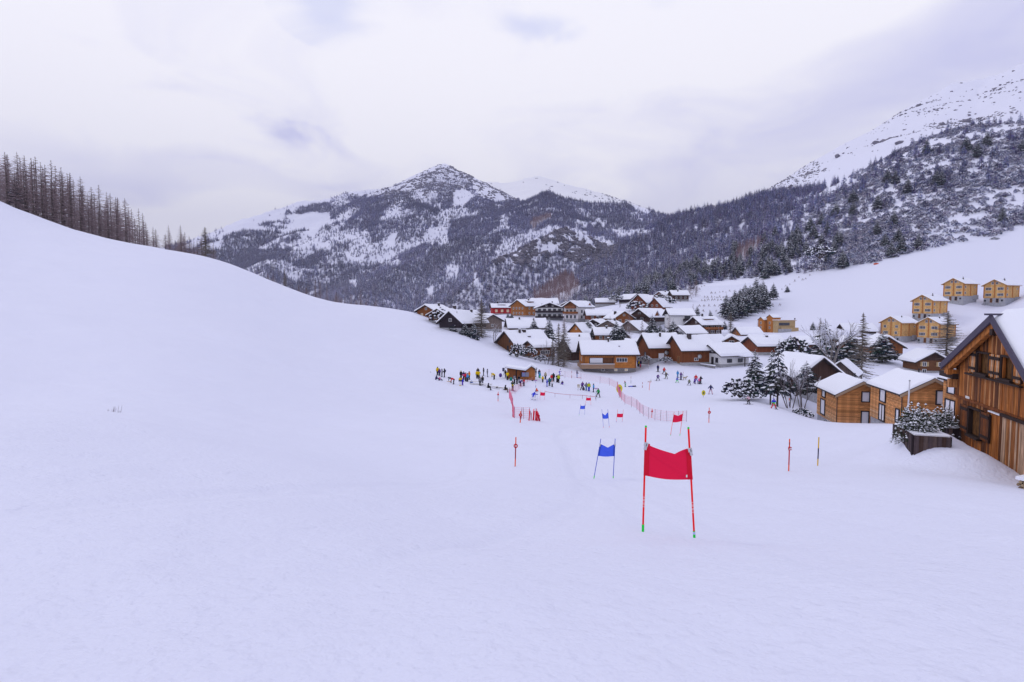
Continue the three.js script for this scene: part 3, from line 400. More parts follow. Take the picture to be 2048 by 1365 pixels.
const stoneM = (c) => cached(`s${c}`, () => mat(c, { map: tiled(stoneTex, 2.5), bumpMap: tiled(stoneTex, 2.5), bumpScale: 0.04, roughness: 0.95 }));
const roofDark = mat([0.06, 0.05, 0.055], { roughness: 0.85 }), roofBrown = mat([0.13, 0.075, 0.045], { roughness: 0.85 }), roofPale = mat([0.4, 0.24, 0.11], { roughness: 0.85 });
const glassDark = mat([0.035, 0.038, 0.055], { roughness: 0.12 }), glassPale = mat([0.72, 0.73, 0.82], { roughness: 0.15 }), glassLit = mat([0.62, 0.5, 0.28], { roughness: 0.3 });  // pale panes: curtains and reflected snow are put into the pane colour
const frameWhite = mat([0.7, 0.69, 0.7], { roughness: 0.6 }), frameDark = mat([0.03, 0.028, 0.035], { roughness: 0.6 }), frameWood = mat([0.3, 0.15, 0.06], { roughness: 0.8 }), metalGrey = mat([0.32, 0.33, 0.36], { roughness: 0.45, metalness: 0.6 }), blackMetal = mat([0.03, 0.03, 0.04], { roughness: 0.6 });
const WOODS = { orange: [0.5, 0.19, 0.05], brown: [0.16, 0.07, 0.035], redbrown: [0.22, 0.068, 0.035], dark: [0.075, 0.042, 0.035], black: [0.035, 0.026, 0.035], grey: [0.2, 0.155, 0.14], yellow: [0.72, 0.43, 0.17], amber: [0.36, 0.14, 0.04], barn: [0.2, 0.066, 0.026], tan: [0.5, 0.36, 0.2], red: [0.42, 0.03, 0.03], rust: [0.26, 0.095, 0.035] };
const winGeo = (w, h, bars, depth, fr) => cached(`win${w},${h},${bars},${fr}`, () => { const m = new MB(), t = fr; m.box(-w / 2, w / 2, 0, t, 0, depth).box(-w / 2, w / 2, h - t, h, 0, depth).box(-w / 2, -w / 2 + t, t, h - t, 0, depth).box(w / 2 - t, w / 2, t, h - t, 0, depth); for (let i = 1; i < bars; i++) { const x = -w / 2 + i * w / bars; m.box(x - t * 0.4, x + t * 0.4, t, h - t, 0.005, depth * 0.8); } return m.geo(); });
const paneGeo = (w, h, fr) => cached(`pane${w},${h},${fr}`, () => new MB().box(-w / 2 + fr, w / 2 - fr, fr, h - fr, 0.004, 0.03).geo());
const shutGeo = (w, h) => cached(`sh${w},${h}`, () => new MB().box(-w / 2, w / 2, 0, h, 0, 0.05).geo());
function windowOn(parent, face, W, L, u, y, w, h, o = {}) {
  const { bars = 2, frame = frameWhite, pane = glassDark, depth = 0.07, fr = 0.09, shut, name = 'window' } = o;
  const m = part(name, winGeo(w, h, bars, depth, fr), frame, parent); const off = 0.012;
  if (face === 'f') m.position.set(u, y, L / 2 + off); else if (face === 'r') { m.position.set(W / 2 + off, y, -u); m.rotation.y = Math.PI / 2; } else { m.position.set(-W / 2 - off, y, u); m.rotation.y = -Math.PI / 2; }
  part(name === 'window' ? 'pane' : 'panel', paneGeo(w, h, fr), pane, m);
  if (shut) for (const s of [-1, 1]) { const q = part('shutter', shutGeo(w * 0.5, h), shut, m); q.position.set(s * (w * 0.75 + 0.03), 0, 0.0); }
  return m;
}
function roofSnow(W, L, rise, ovx, ovz, th, y0, seed, asym = 1) {
  const hw = W / 2 + ovx, slope = rise / (W / 2), ss = [0, 0.012, 0.035, 0.075, 0.14, 0.22, 0.3, 0.38, 0.45, 0.485, 0.5, 0.515, 0.55, 0.62, 0.7, 0.78, 0.86, 0.925, 0.965, 0.988, 1], tt = [0, 0.01, 0.03, 0.07, 0.2, 0.4, 0.6, 0.8, 0.93, 0.97, 0.99, 1];
  const p = [], idx = [], LL = L + 2 * ovz;
  for (const t of tt) for (const s of ss) { const x = (s - 0.5) * 2 * hw, z = (t - 0.5) * LL; const e = Math.min(hw - Math.abs(x), LL / 2 - Math.abs(z)), q = clamp(e / 0.3), b = Math.sqrt(1 - (1 - q) ** 2); const n = 0.85 + 0.3 * vn(x * 0.7 + seed * 9.1, z * 0.6); p.push(x + 0.06 * (1 - q) * Math.sign(-x) * 0, y0 + rise - slope * Math.sqrt(x * x + 0.06) + 0.02 + th * b * n, z); }
  const w = ss.length; for (let j = 0; j + 1 < tt.length; j++) for (let i = 0; i + 1 < w; i++) { const k = j * w + i; idx.push(k, k + w, k + 1, k + 1, k + w, k + w + 1); }
  const g = new THREE.BufferGeometry(); g.setAttribute('position', new THREE.Float32BufferAttribute(p, 3)); g.setIndex(idx); g.computeVertexNormals(); return g;
}
function roofSlabs(W, L, rise, ovx, ovz, th, y0) {
  const m = new MB(), hw = W / 2 + ovx, sl = rise / (W / 2), z0 = -L / 2 - ovz, z1 = L / 2 + ovz, V = P3;
  for (const s of [-1, 1]) { const ye = y0 - sl * ovx, a = [V(0, y0 + rise - th, z1), V(s * hw, ye - th, z1), V(s * hw, ye - th, z0), V(0, y0 + rise - th, z0), V(0, y0 + rise, z1), V(s * hw, ye, z1), V(s * hw, ye, z0), V(0, y0 + rise, z0)]; m.hexa(a); }
  return m.geo();
}
function gableWalls(W, L, y0, y1, rise) { // four walls with both gables
  const m = new MB(), w = W / 2, l = L / 2, q = (x, y, z, u, v) => ({ x, y, z, u, v });
  for (const s of [1, -1]) { m.quad(q(-w, y0, s * l, 0, y0), q(w, y0, s * l, W, y0), q(w, y1, s * l, W, y1), q(-w, y1, s * l, 0, y1)); if (rise) m.tri(q(-w, y1, s * l, 0, y1), q(w, y1, s * l, W, y1), q(0, y1 + rise, s * l, w, y1 + rise)); m.quad(q(s * w, y0, -l, 0, y0), q(s * w, y0, l, L, y0), q(s * w, y1, l, L, y1), q(s * w, y1, -l, 0, y1)); }
  return m.geo();
}
function gableOnly(W, L, y1, rise) { const m = new MB(), w = W / 2, l = L / 2, q = (x, y, z, u, v) => ({ x, y, z, u, v }); for (const s of [1, -1]) m.tri(q(-w, y1, s * l, 0, y1), q(w, y1, s * l, W, y1), q(0, y1 + rise, s * l, w, y1 + rise)); return m.geo(); }
let houseN = 0;
function house(o) {
  const { at: [px, py, d], W = 8, L = 9, H = 4, pitch = 0.5, rel = 0, base = 0.8, wall = 'brown', dir = 'H', gable, found = [0.4, 0.4, 0.43], roof = roofDark, ov = 0.9, snow = 0.36 + 0.4 * hash2(o.at[0], o.at[1]), win = [], chim = [], balc = [], name = 'chalet', label, cat = 'house', sink = 4, extra, theta } = o;
  const p = at(px, py, d), th = theta !== undefined ? theta * Math.PI / 180 : -Math.atan((px - CX) / F) + rel * Math.PI / 180;
  const g = thing(name, label, cat, p, th), rise = W / 2 * pitch, wm = typeof wall === 'string' ? wood(WOODS[wall], dir) : render(wall);
  part('foundation', new MB().box(-W / 2 + 0.04, W / 2 - 0.04, -sink, base, -L / 2 + 0.04, L / 2 - 0.04).geo(), stoneM(found), g);
  if (gable) { part('wall', gableWalls(W, L, base, H, 0), wm, g); part('gable', gableOnly(W, L, H, rise), wood(WOODS[gable], 'V'), g); } else part('wall', gableWalls(W, L, base, H, rise), wm, g);
  const rf = part('roof', roofSlabs(W, L, rise, ov, ov, 0.22, H + 0.03), roof, g);
  part('roof_snow', roofSnow(W, L, rise, ov + 0.03, ov - 0.12, snow, H + 0.04, ++houseN), lumpMat, rf);
  for (const [x, z, h = 1.0, w = 0.6] of chim) { const y = H + rise - Math.abs(x) * pitch; const c = part('chimney', new MB().box(x - w / 2, x + w / 2, y - 0.3, y + h + 0.4, z - w / 2, z + w / 2).geo(), roofDark, rf); part('snow_cap', new MB().box(x - w / 2 - 0.06, x + w / 2 + 0.06, y + h + 0.404, y + h + 0.62, z - w / 2 - 0.06, z + w / 2 + 0.06).geo(), lumpMat, c); }
  for (const [face, u, y, w, h, opt] of win) windowOn(g, face, W, L, u, y, w, h, opt);
  for (const [face, u, y, w, c = 'dark', dep = 1.2] of balc) { const b = new MB(); b.box(-w / 2, w / 2, -0.12, 0, 0, dep).box(-w / 2, w / 2, 0.15, 0.95, dep - 0.06, dep).box(-w / 2, -w / 2 + 0.06, 0.15, 0.95, 0, dep - 0.06).box(w / 2 - 0.06, w / 2, 0.15, 0.95, 0, dep - 0.06).box(-w / 2 - 0.04, w / 2 + 0.04, 1.0, 1.08, dep - 0.1, dep + 0.03); const q = b.build('balcony', wood(WOODS[c], 'V'), g); if (face === 'f') q.position.set(u, y, L / 2 + 0.01); else if (face === 'r') { q.position.set(W / 2 + 0.01, y, -u); q.rotation.y = Math.PI / 2; } else { q.position.set(-W / 2 - 0.01, y, u); q.rotation.y = -Math.PI / 2; } }
  if (extra) extra(g, { W, L, H, rise, base });
  return g;
}
const dark2 = { bars: 2, frame: frameDark }, w2 = { bars: 2 }, sm = { bars: 1 };
const V = [
  { at: [868, 642, 205], W: 8, L: 10, H: 3.8, rel: -35, wall: 'rust', label: 'rust brown chalet at the left end of the village on the ridge', win: [['f', -1.8, 1.6, 1, 1.2, { pane: glassLit }], ['f', 1.6, 1.6, 1, 1.2, { pane: glassLit }], ['f', 0, 4, 0.9, 0.9], ['r', 0, 1.6, 1, 1.1]], chim: [[1.5, -1, 1.1]] },
  { at: [893, 645, 192], W: 7.5, L: 11, H: 2.8, rel: -32, wall: 'brown', label: 'brown gabled chalet second from the left end of the village', win: [['f', 1.6, 2.6, 1.1, 1.1, w2], ['f', -1, 1.2, 1, 1]], chim: [[0.5, -4.6, 1, 0.9]] },
  { at: [926, 660, 180], W: 9, L: 13, H: 2.8, pitch: 0.72, rel: -38, wall: 'black', dir: 'V', label: 'nearly black steep gabled house behind the spruces at the left', win: [['f', 0, 2.8, 1.2, 1]], chim: [[1.2, -3, 1]] },
  { at: [973, 662, 203], W: 8, L: 9, H: 4, rel: 28, wall: 'grey', dir: 'V', label: 'weathered grey barn right of the tall pale larch', win: [['f', 0, 1.6, 1, 1]] },
  { at: [1002, 630, 330], W: 9, L: 11.5, H: 4.6, pitch: 0.45, rel: -82, wall: 'red', label: 'bright red house with pale lit windows at the back of the village', win: [['r', -3.4, 1.6, 1.4, 1.5, { pane: glassLit }], ['r', 0, 1.6, 1.4, 1.5, { pane: glassLit }], ['r', 3.4, 1.6, 1.4, 1.5, { pane: glassLit }]], chim: [[0, 2, 1, 0.9]], extra: dormer },
  { at: [1052, 634, 298], W: 12, L: 11.5, H: 6, pitch: 0.5, rel: -48, wall: 'amber', label: 'orange timber guesthouse with a long roof dormer beside the dark hotel', win: [...grid('f', [-3.6, -1.2, 1.2, 3.6], [1.4, 4], 1, 1.2), ...grid('r', [-3, 0, 3], [1.4, 4], 1, 1.2)], chim: [[2, 0, 1.2]], extra: dormer },
  { at: [1088, 632, 335], W: 13, L: 15.5, H: 7.5, pitch: 0.42, rel: -84, wall: 'amber', label: 'large orange building with a wide white roof behind the dark hotel', win: grid('r', [-5, -2, 1, 4], [4.8], 1.4, 1.2) },
  { at: [1098, 640, 278], W: 13.5, L: 10, H: 6, pitch: 0.36, rel: 3, wall: [0.7, 0.7, 0.74], gable: 'black', label: 'white hotel with a black gable and two rows of black balconies', win: [...grid('f', [-5, -2.5, 0, 2.5, 5], [1.2, 3.9], 1.5, 1.7, dark2), ['f', -1.6, 6.6, 0.9, 0.9], ['f', 1.6, 6.6, 0.9, 0.9]], balc: [['f', 0, 3.6, 14.2, 'black', 1.4], ['f', 0, 0.9, 14.2, 'black', 1.4]], chim: [[1.6, 0, 1]] },
  { at: [1131, 622, 345], W: 7.5, L: 8, H: 3.4, rel: 4, wall: 'grey', label: 'small pale grey chalet with a snowy gable beside the dark hotel', win: [['f', -1.5, 1.4, 1.4, 1.2], ['f', 1.5, 1.4, 1.4, 1.2], ['f', 0, 3.6, 2.2, 0.9]] },
  { at: [1157, 641, 268], W: 8.6, L: 11.5, H: 6.8, pitch: 0.55, rel: -38, wall: [0.66, 0.64, 0.66], gable: 'rust', label: 'tall white chalet with red brown balconies on its gable', win: [...grid('f', [-2.4, 0, 2.4], [1, 3.6], 1.1, 1.5, dark2), ...grid('r', [-3, 0, 3], [1, 3.6], 1.1, 1.4, dark2)], balc: [['f', 0, 3.2, 8.4, 'rust'], ['f', 0, 5.8, 6.2, 'rust']], extra: crossGable },
  { at: [1197, 643, 258], W: 8, L: 11.5, H: 3.2, pitch: 0.5, rel: -80, wall: 'redbrown', label: 'long low red brown house right of the white balconied chalet', win: grid('r', [-3.5, 0, 3.5], [1.4], 1.2, 1), chim: [[-1, 2, 1.6, 0.3]] },
  { at: [1238, 650, 248], W: 9, L: 10, H: 3.3, pitch: 0.62, rel: 26, wall: 'rust', label: 'brown chalet with a broad front gable in the middle of the village', win: [['f', -2, 1.3, 1.4, 1.2], ['f', 1.2, 1.3, 1.4, 1.2], ['f', 0, 4, 1, 0.9]], chim: [[-2.4, 1, 1.1, 0.9]] },
  { at: [1195, 657, 240], W: 9, L: 9, H: 1.6, pitch: 0.5, rel: -22, wall: 'black', label: 'low house with a blackish blue gable below the long brown house', win: [['f', 1, 1.4, 0.8, 0.8]], chim: [[0, 0, 1, 0.7]] },
  { at: [1223, 660, 233], W: 8.5, L: 9, H: 1.8, pitch: 0.52, rel: -18, wall: 'grey', dir: 'V', label: 'low house with a grey brown gable beside the blackish one', win: [['f', -1, 1.4, 1, 0.9, dark2], ['f', 1, 1.4, 1, 0.9, dark2]], chim: [[1, -1, 1, 0.7]] },
  { at: [1166, 670, 214], W: 6.5, L: 8, H: 1.6, pitch: 0.9, rel: -40, wall: 'orange', label: 'small orange steep gable peeping out behind the near larches', win: [['f', 0, 2, 0.7, 0.8]] },
  { at: [1212, 683, 205], W: 8, L: 8.6, H: 2.9, pitch: 0.5, rel: -80, wall: 'rust', label: 'brown house behind the spruces above the orange chalet', win: grid('r', [-2.6, -0.8, 2], [1], 1, 1.2), chim: [[1, 0, 0.9]] },
  { at: [1242, 684, 200], W: 8, L: 8, H: 0.8, pitch: 1.05, rel: 2, wall: 'dark', dir: 'V', base: 0.3, label: 'steep dark gabled hut between the spruces above the orange chalet' },
  { at: [1270, 665, 226], W: 9, L: 10, H: 1.6, pitch: 0.7, rel: -30, wall: 'grey', dir: 'V', label: 'grey boarded gable right of the thin tall larch', win: [['f', 0, 1.4, 1, 1]] },
  { at: [1300, 647, 250], W: 12, L: 13, H: 3.2, pitch: 0.55, rel: -45, wall: 'dark', gable: 'dark', label: 'wide dark chalet with two small roof gables in the middle of the village', win: [['f', -2.5, 1.2, 1.8, 1.6], ['f', 1.5, 1.2, 1.8, 1.6], ['f', 0, 3.8, 1.6, 1.1]], balc: [['f', 0, 3.1, 9, 'dark']], extra: twoGables },
  { at: [1358, 658, 236], W: 9, L: 10, H: 6.2, pitch: 0.5, rel: -74, wall: [0.72, 0.72, 0.76], gable: 'black', label: 'white apartment house with two dark balconies on its long side', win: [['r', 2.2, 1, 2.4, 1.9, dark2], ['r', 2.2, 3.7, 2.4, 1.9, dark2], ['f', 0, 3.6, 1.2, 1.2]], balc: [['r', 2.2, 0.7, 3.6, 'black'], ['r', 2.2, 3.4, 3.6, 'black']] },
  { at: [1408, 671, 225], W: 9.6, L: 9.5, H: 4.8, pitch: 0.55, rel: -52, wall: 'dark', label: 'dark brown chalet with white window frames and a rust balcony', win: [...grid('r', [-2.6, 0.4, 3], [1, 3], 1.7, 1.2), ['f', -1.4, 3, 1.1, 1.1], ['f', 1.2, 5, 1, 0.9]], balc: [['r', 0.4, 2.5, 8.4, 'rust']], chim: [[0, 1, 1]], extra: dormer },
  { at: [1378, 678, 206], W: 8, L: 8.5, H: 2.6, pitch: 0.55, rel: -52, wall: [0.66, 0.66, 0.7], label: 'small white house below the dark brown chalet', win: grid('r', [-2, 0.5, 2.6], [0.9], 0.9, 1.2, dark2) },
  { at: [1286, 622, 302], W: 9, L: 9, H: 5, pitch: 0.85, rel: -32, wall: 'redbrown', label: 'red brown row house with a steep gable, upper of the two', win: grid('f', [-2, 1], [1.6, 4.2], 1.1, 1.1), extra: crossGable },
  { at: [1318, 627, 296], W: 8.6, L: 9, H: 4, pitch: 0.95, rel: -28, wall: 'redbrown', label: 'red brown row house with a steep gable, lower of the two', win: grid('f', [-1.6, 1.2], [1.2, 3.6], 1.1, 1.1) },
  { at: [1260, 608, 362], W: 8, L: 13, H: 3.4, pitch: 0.7, rel: 36, wall: 'black', label: 'small black gabled house at the upper edge of the village', win: [['f', -1, 1.6, 1.2, 1.2], ['f', 1.2, 1.6, 1.2, 1.2], ['f', 0, 4, 1, 1]] },
  { at: [1210, 611, 372], W: 9, L: 12.5, H: 2.3, pitch: 0.5, rel: -84, wall: 'grey', label: 'low shed with a wide white roof alone at the upper edge of the village' },
  { at: [1328, 602, 372], W: 8.4, L: 10, H: 3.4, pitch: 0.62, rel: -36, wall: 'redbrown', label: 'red brown chalet highest on the left of the two uppermost houses', win: [['f', 0, 1.6, 1.4, 1.2], ['f', 0, 4, 1, 0.9]], chim: [[1, 0, 1]] },
  { at: [1357, 602, 364], W: 9, L: 10.5, H: 4, pitch: 0.55, rel: -70, wall: 'dark', label: 'dark brown chalet highest on the right, below the larches', win: grid('r', [-3, 0, 3], [1.4], 1.3, 1.2), chim: [[1.4, 1, 1.4]] },
  { at: [1494, 680, 226], W: 7.6, L: 8.6, H: 2.8, pitch: 0.6, rel: -62, wall: 'orange', label: 'low orange house left of the modern timber house', win: grid('r', [-2.6, -1, 2.4], [0.9], 0.9, 1.3, dark2) },
  { at: [1528, 708, 165], W: 8.5, L: 9, H: 3, pitch: 0.5, rel: -58, wall: 'redbrown', dir: 'V', label: 'dark red barn behind the snowy spruces at the right', win: [['r', 1, 1.3, 0.7, 0.7, sm]], chim: [[1.2, 0, 0.6]] },
  { at: [1619, 706, 182], W: 8.5, L: 9, H: 3.4, pitch: 0.45, rel: -56, wall: 'redbrown', dir: 'V', label: 'dark red barn left of the big bare tree', win: [['r', -0.5, 1.6, 0.6, 0.6, sm]] },
  { at: [1663, 707, 186], W: 7.5, L: 9, H: 3, pitch: 0.7, rel: 8, wall: 'brown', dir: 'V', label: 'brown barn gable directly behind the big bare tree' },
  { at: [1694, 708, 181], W: 7.5, L: 9, H: 3, pitch: 0.7, rel: 12, wall: 'brown', dir: 'V', label: 'brown barn gable between the bare tree and the tall larch' },
  { at: [1713, 670, 238], W: 6.5, L: 13, H: 2.2, pitch: 0.75, rel: -58, wall: 'dark', dir: 'V', label: 'small dark hay barn in the snow below the new yellow houses' },
  { at: [1762, 710, 165], W: 8, L: 9, H: 3, pitch: 0.66, rel: 20, wall: 'rust', dir: 'V', label: 'brown barn behind the round snowy spruce', win: [['f', -2.2, 1, 0.9, 1.1, sm]] },
  { at: [1850, 745, 141], W: 6.8, L: 8, H: 3.4, pitch: 0.62, rel: 24, wall: 'brown', gable: 'dark', label: 'dark brown chalet with pale shutters behind the nearest cottages', win: [['f', -1.9, 1.9, 0.9, 1.1, { shut: wood(WOODS.tan, 'V') }], ['f', 1.6, 1.9, 0.9, 1.1, { shut: wood(WOODS.tan, 'V') }], ['f', -1.9, 0.2, 0.9, 1, w2]] },
  { at: [1604, 778, 104], W: 8, L: 10, H: 3.4, pitch: 0.75, rel: 36, wall: 'dark', dir: 'V', label: 'dark gabled barn half hidden behind the bare bushes', win: [['f', 1, 1, 0.8, 1.4, { pane: glassPale }]] },
  { at: [1686, 756, 112], W: 4.4, L: 6, H: 1.6, pitch: 0.9, rel: -8, wall: 'grey', dir: 'V', label: 'small grey gable just behind the left cottage roof' },
  { at: [1283, 716, 168], W: 8, L: 9, H: 3.4, pitch: 0.55, rel: -82, wall: 'dark', dir: 'V', label: 'dark barn squeezed between the orange chalet and the brown barns', chim: [[-0.5, 0, 1.2, 0.4]], win: [['r', 1.2, 1, 1.2, 1.2, { pane: glassPale }]] },
  { at: [1325, 707, 178], W: 8, L: 13, H: 3, pitch: 0.55, rel: -84, wall: 'brown', dir: 'V', label: 'barn of which only the white roof shows behind the brown barns', chim: [[0.3, -2, 0.8, 0.5]] },
  { at: [1318, 720, 156], W: 8.4, L: 9, H: 4.3, pitch: 0.72, rel: -66, wall: 'barn', dir: 'V', label: 'rust brown boarded house, left of the matching pair', win: [['r', -1.2, 0.5, 1.6, 1.7, { pane: glassPale, bars: 2 }], ['r', 2.4, 0.5, 1.7, 1.7, { pane: glassPale, bars: 2 }], ['f', 1, 1.2, 1.2, 1.2, dark2]], chim: [[1.6, 0.5, 1.2, 0.45]], extra: dish },
  { at: [1380, 728, 150], W: 8.4, L: 9.4, H: 4.6, pitch: 0.74, rel: -60, wall: 'barn', dir: 'V', label: 'rust brown boarded house with a dark chimney, right of the matching pair', win: [['r', -0.6, 1.2, 1.2, 0.8, w2], ['r', 3.6, 1.8, 0.7, 1.4, sm], ['f', 2.4, 0.5, 1.3, 1.9, { name: 'door', bars: 2, frame: frameWood, pane: wood(WOODS.brown, 'V') }]], chim: [[1.4, 1.2, 1.3, 0.9]], extra: dish },
  { at: [1448, 731, 148], W: 8, L: 9.4, H: 3.4, pitch: 0.56, rel: -48, wall: [0.7, 0.7, 0.73], gable: 'black', label: 'white walled chalet with a black gable and a low stone terrace', win: [['f', -2.4, 1.3, 1.1, 1.1, dark2], ['f', 1, 0.4, 0.9, 2.1, { name: 'door', bars: 1, frame: frameDark, pane: frameDark }], ['f', 2.6, 1.1, 1, 1.3, dark2], ['r', -1.8, 1.1, 1.6, 1, dark2], ['r', 1.8, 1.1, 1.6, 1, dark2], ['f', 0.8, 3.8, 0.8, 0.8, w2]], extra: terrace },
  { at: [1046, 709, 172], W: 12, L: 12.5, H: 3.4, pitch: 0.66, rel: -56, wall: 'brown', dir: 'V', snow: 0.55, label: 'big snow roofed house left of the pale larches', win: [['f', 1, 1.4, 0.9, 1.6, dark2], ['f', 3.4, 1.4, 0.9, 1.6, dark2], ['f', 2, 4, 0.8, 1, dark2]], chim: [[1.4, 2.2, 1.1, 0.55], [1, 0.4, 0.7, 1], [3.2, 0, 0.2, 0.9]] },
  { at: [1079, 718, 163], W: 7, L: 6.5, H: 4, pitch: 0.4, rel: -62, wall: 'brown', label: 'lower brown wing in front of the big snow roofed house', win: [['r', 0, 1.6, 3, 1.1, { bars: 4 }]] },
  { at: [1152, 724, 166], W: 6.5, L: 8, H: 4.2, pitch: 0.95, rel: -52, wall: 'dark', dir: 'V', label: 'narrow dark steep gable left of the orange chalet', win: [['f', 0, 3.4, 0.8, 0.8]] },
  { at: [1135, 696, 202], W: 11, L: 15, H: 2.2, pitch: 0.5, rel: -84, wall: 'brown', label: 'low house with a broad white roof behind the pale larches', chim: [[2.6, -4, 0.9, 0.5], [4, -4.5, 0.2, 0.8]] },
  { at: [1052, 664, 236], W: 13, L: 16, H: 2.2, pitch: 0.5, rel: -82, wall: 'brown', label: 'low house with a broad white roof and two chimneys below the guesthouse', chim: [[1, 3, 0.9, 0.6], [2, -3, 0.9, 0.6]] },
  { at: [1462, 700, 186], W: 8.4, L: 9, H: 2.2, pitch: 0.62, rel: 2, wall: 'brown', dir: 'V', label: 'brown gable behind the white walled chalet', win: [['f', 0, 2.4, 1.6, 1]] },
  { at: [1414, 700, 184], W: 10, L: 12, H: 1.6, pitch: 0.62, rel: -40, wall: 'orange', dir: 'V', label: 'house under a broad snow roof with a bit of orange gable' },
];
function grid(f, us, ys, w, h, o) { const a = []; for (const y of ys) for (const u of us) a.push([f, u, y, w, h, o]); return a; }
function dormer(g, { W, H, rise }) { const m = new MB(), x0 = W * 0.12, x1 = W * 0.32, s = rise / (W / 2), y = H + rise - x0 * s; m.box(x0, x1, H + rise - x1 * s, y - 0.1, -2.2, 2.2); m.build('dormer', wood(WOODS.brown, 'V'), g); new MB().hexa([P3(x0 - 0.8, y + 0.25, 2.6), P3(x1 + 0.4, y - 0.1, 2.6), P3(x1 + 0.4, y - 0.1, -2.6), P3(x0 - 0.8, y + 0.25, -2.6), P3(x0 - 0.8, y + 0.65, 2.6), P3(x1 + 0.4, y + 0.3, 2.6), P3(x1 + 0.4, y + 0.3, -2.6), P3(x0 - 0.8, y + 0.65, -2.6)]).build('dormer_snow', lumpMat, g); }
function smallGable(g, W, H, rise, z, hw, up) { const x1 = W / 2 + 0.3, y0 = H - 0.6, y1 = H + up; const a = P3(x1, y0, z - hw), b = P3(x1, y0, z + hw), c = P3(x1, y1, z), q = (p, u, v) => ({ ...p, u, v }); new MB().tri(q(a, 0, 0), q(b, hw * 2, 0), q(c, hw, up)).build('gable', wood(WOODS.rust, 'V'), g); const r = P3(0, y1, z), m = new MB(), e = 0.4; for (const s of [-1, 1]) { const p = P3(x1 + e, y0 - 0.1, z + s * (hw + e)), t = P3(x1 + e, y1 + 0.1, z), t2 = P3(0, y1 + 0.1, z), p2 = P3(0, y0 - 0.1, z + s * (hw + e)); const u = (k) => P3(k.x, k.y + 0.45, k.z); m.hexa([p, t, t2, p2, u(p), u(t), u(t2), u(p2)]); } m.build('gable_snow', lumpMat, g); }
function crossGable(g, { W, L, H, rise }) { smallGable(g, W, H, rise, -L * 0.22, 2, rise * 0.8); }
function twoGables(g, { W, L, H, rise }) { smallGable(g, W, H, rise, 2.2, 1.9, rise * 0.75); smallGable(g, W, H, rise, -2.6, 1.9, rise * 0.75); }
function dish(g, { W }) { const m = part('satellite_dish', new THREE.SphereGeometry(0.9, 12, 6, 0, 6.283, 0, 0.75), metalGrey, g); m.rotation.z = -Math.PI / 2 + 0.3; m.position.set(W / 2 - 0.2, 2.2, -0.2); }
function terrace(g, { W, L }) { const m = new MB(); m.box(-W / 2 - 1.2, W / 2 + 0.6, -2.5, 0.5, L / 2 + 2.2, L / 2 + 2.6); m.build('terrace_wall', stoneM([0.3, 0.29, 0.3]), g); new MB().box(-W / 2 - 1.25, W / 2 + 0.65, 0.505, 0.75, L / 2 + 2.15, L / 2 + 2.65).build('snow_cap', lumpMat, g); new MB().box(W / 2 + 0.3, W / 2 + 3, 2.6, 2.8, -L / 2, -0.5).box(W / 2 + 2.7, W / 2 + 2.9, -1, 2.6, -0.8, -0.6).build('porch_roof', roofDark, g); new MB().box(W / 2 + 0.2, W / 2 + 3.1, 2.804, 3.2, -L / 2 - 0.1, -0.4).build('porch_snow', lumpMat, g); }
V.forEach(house);

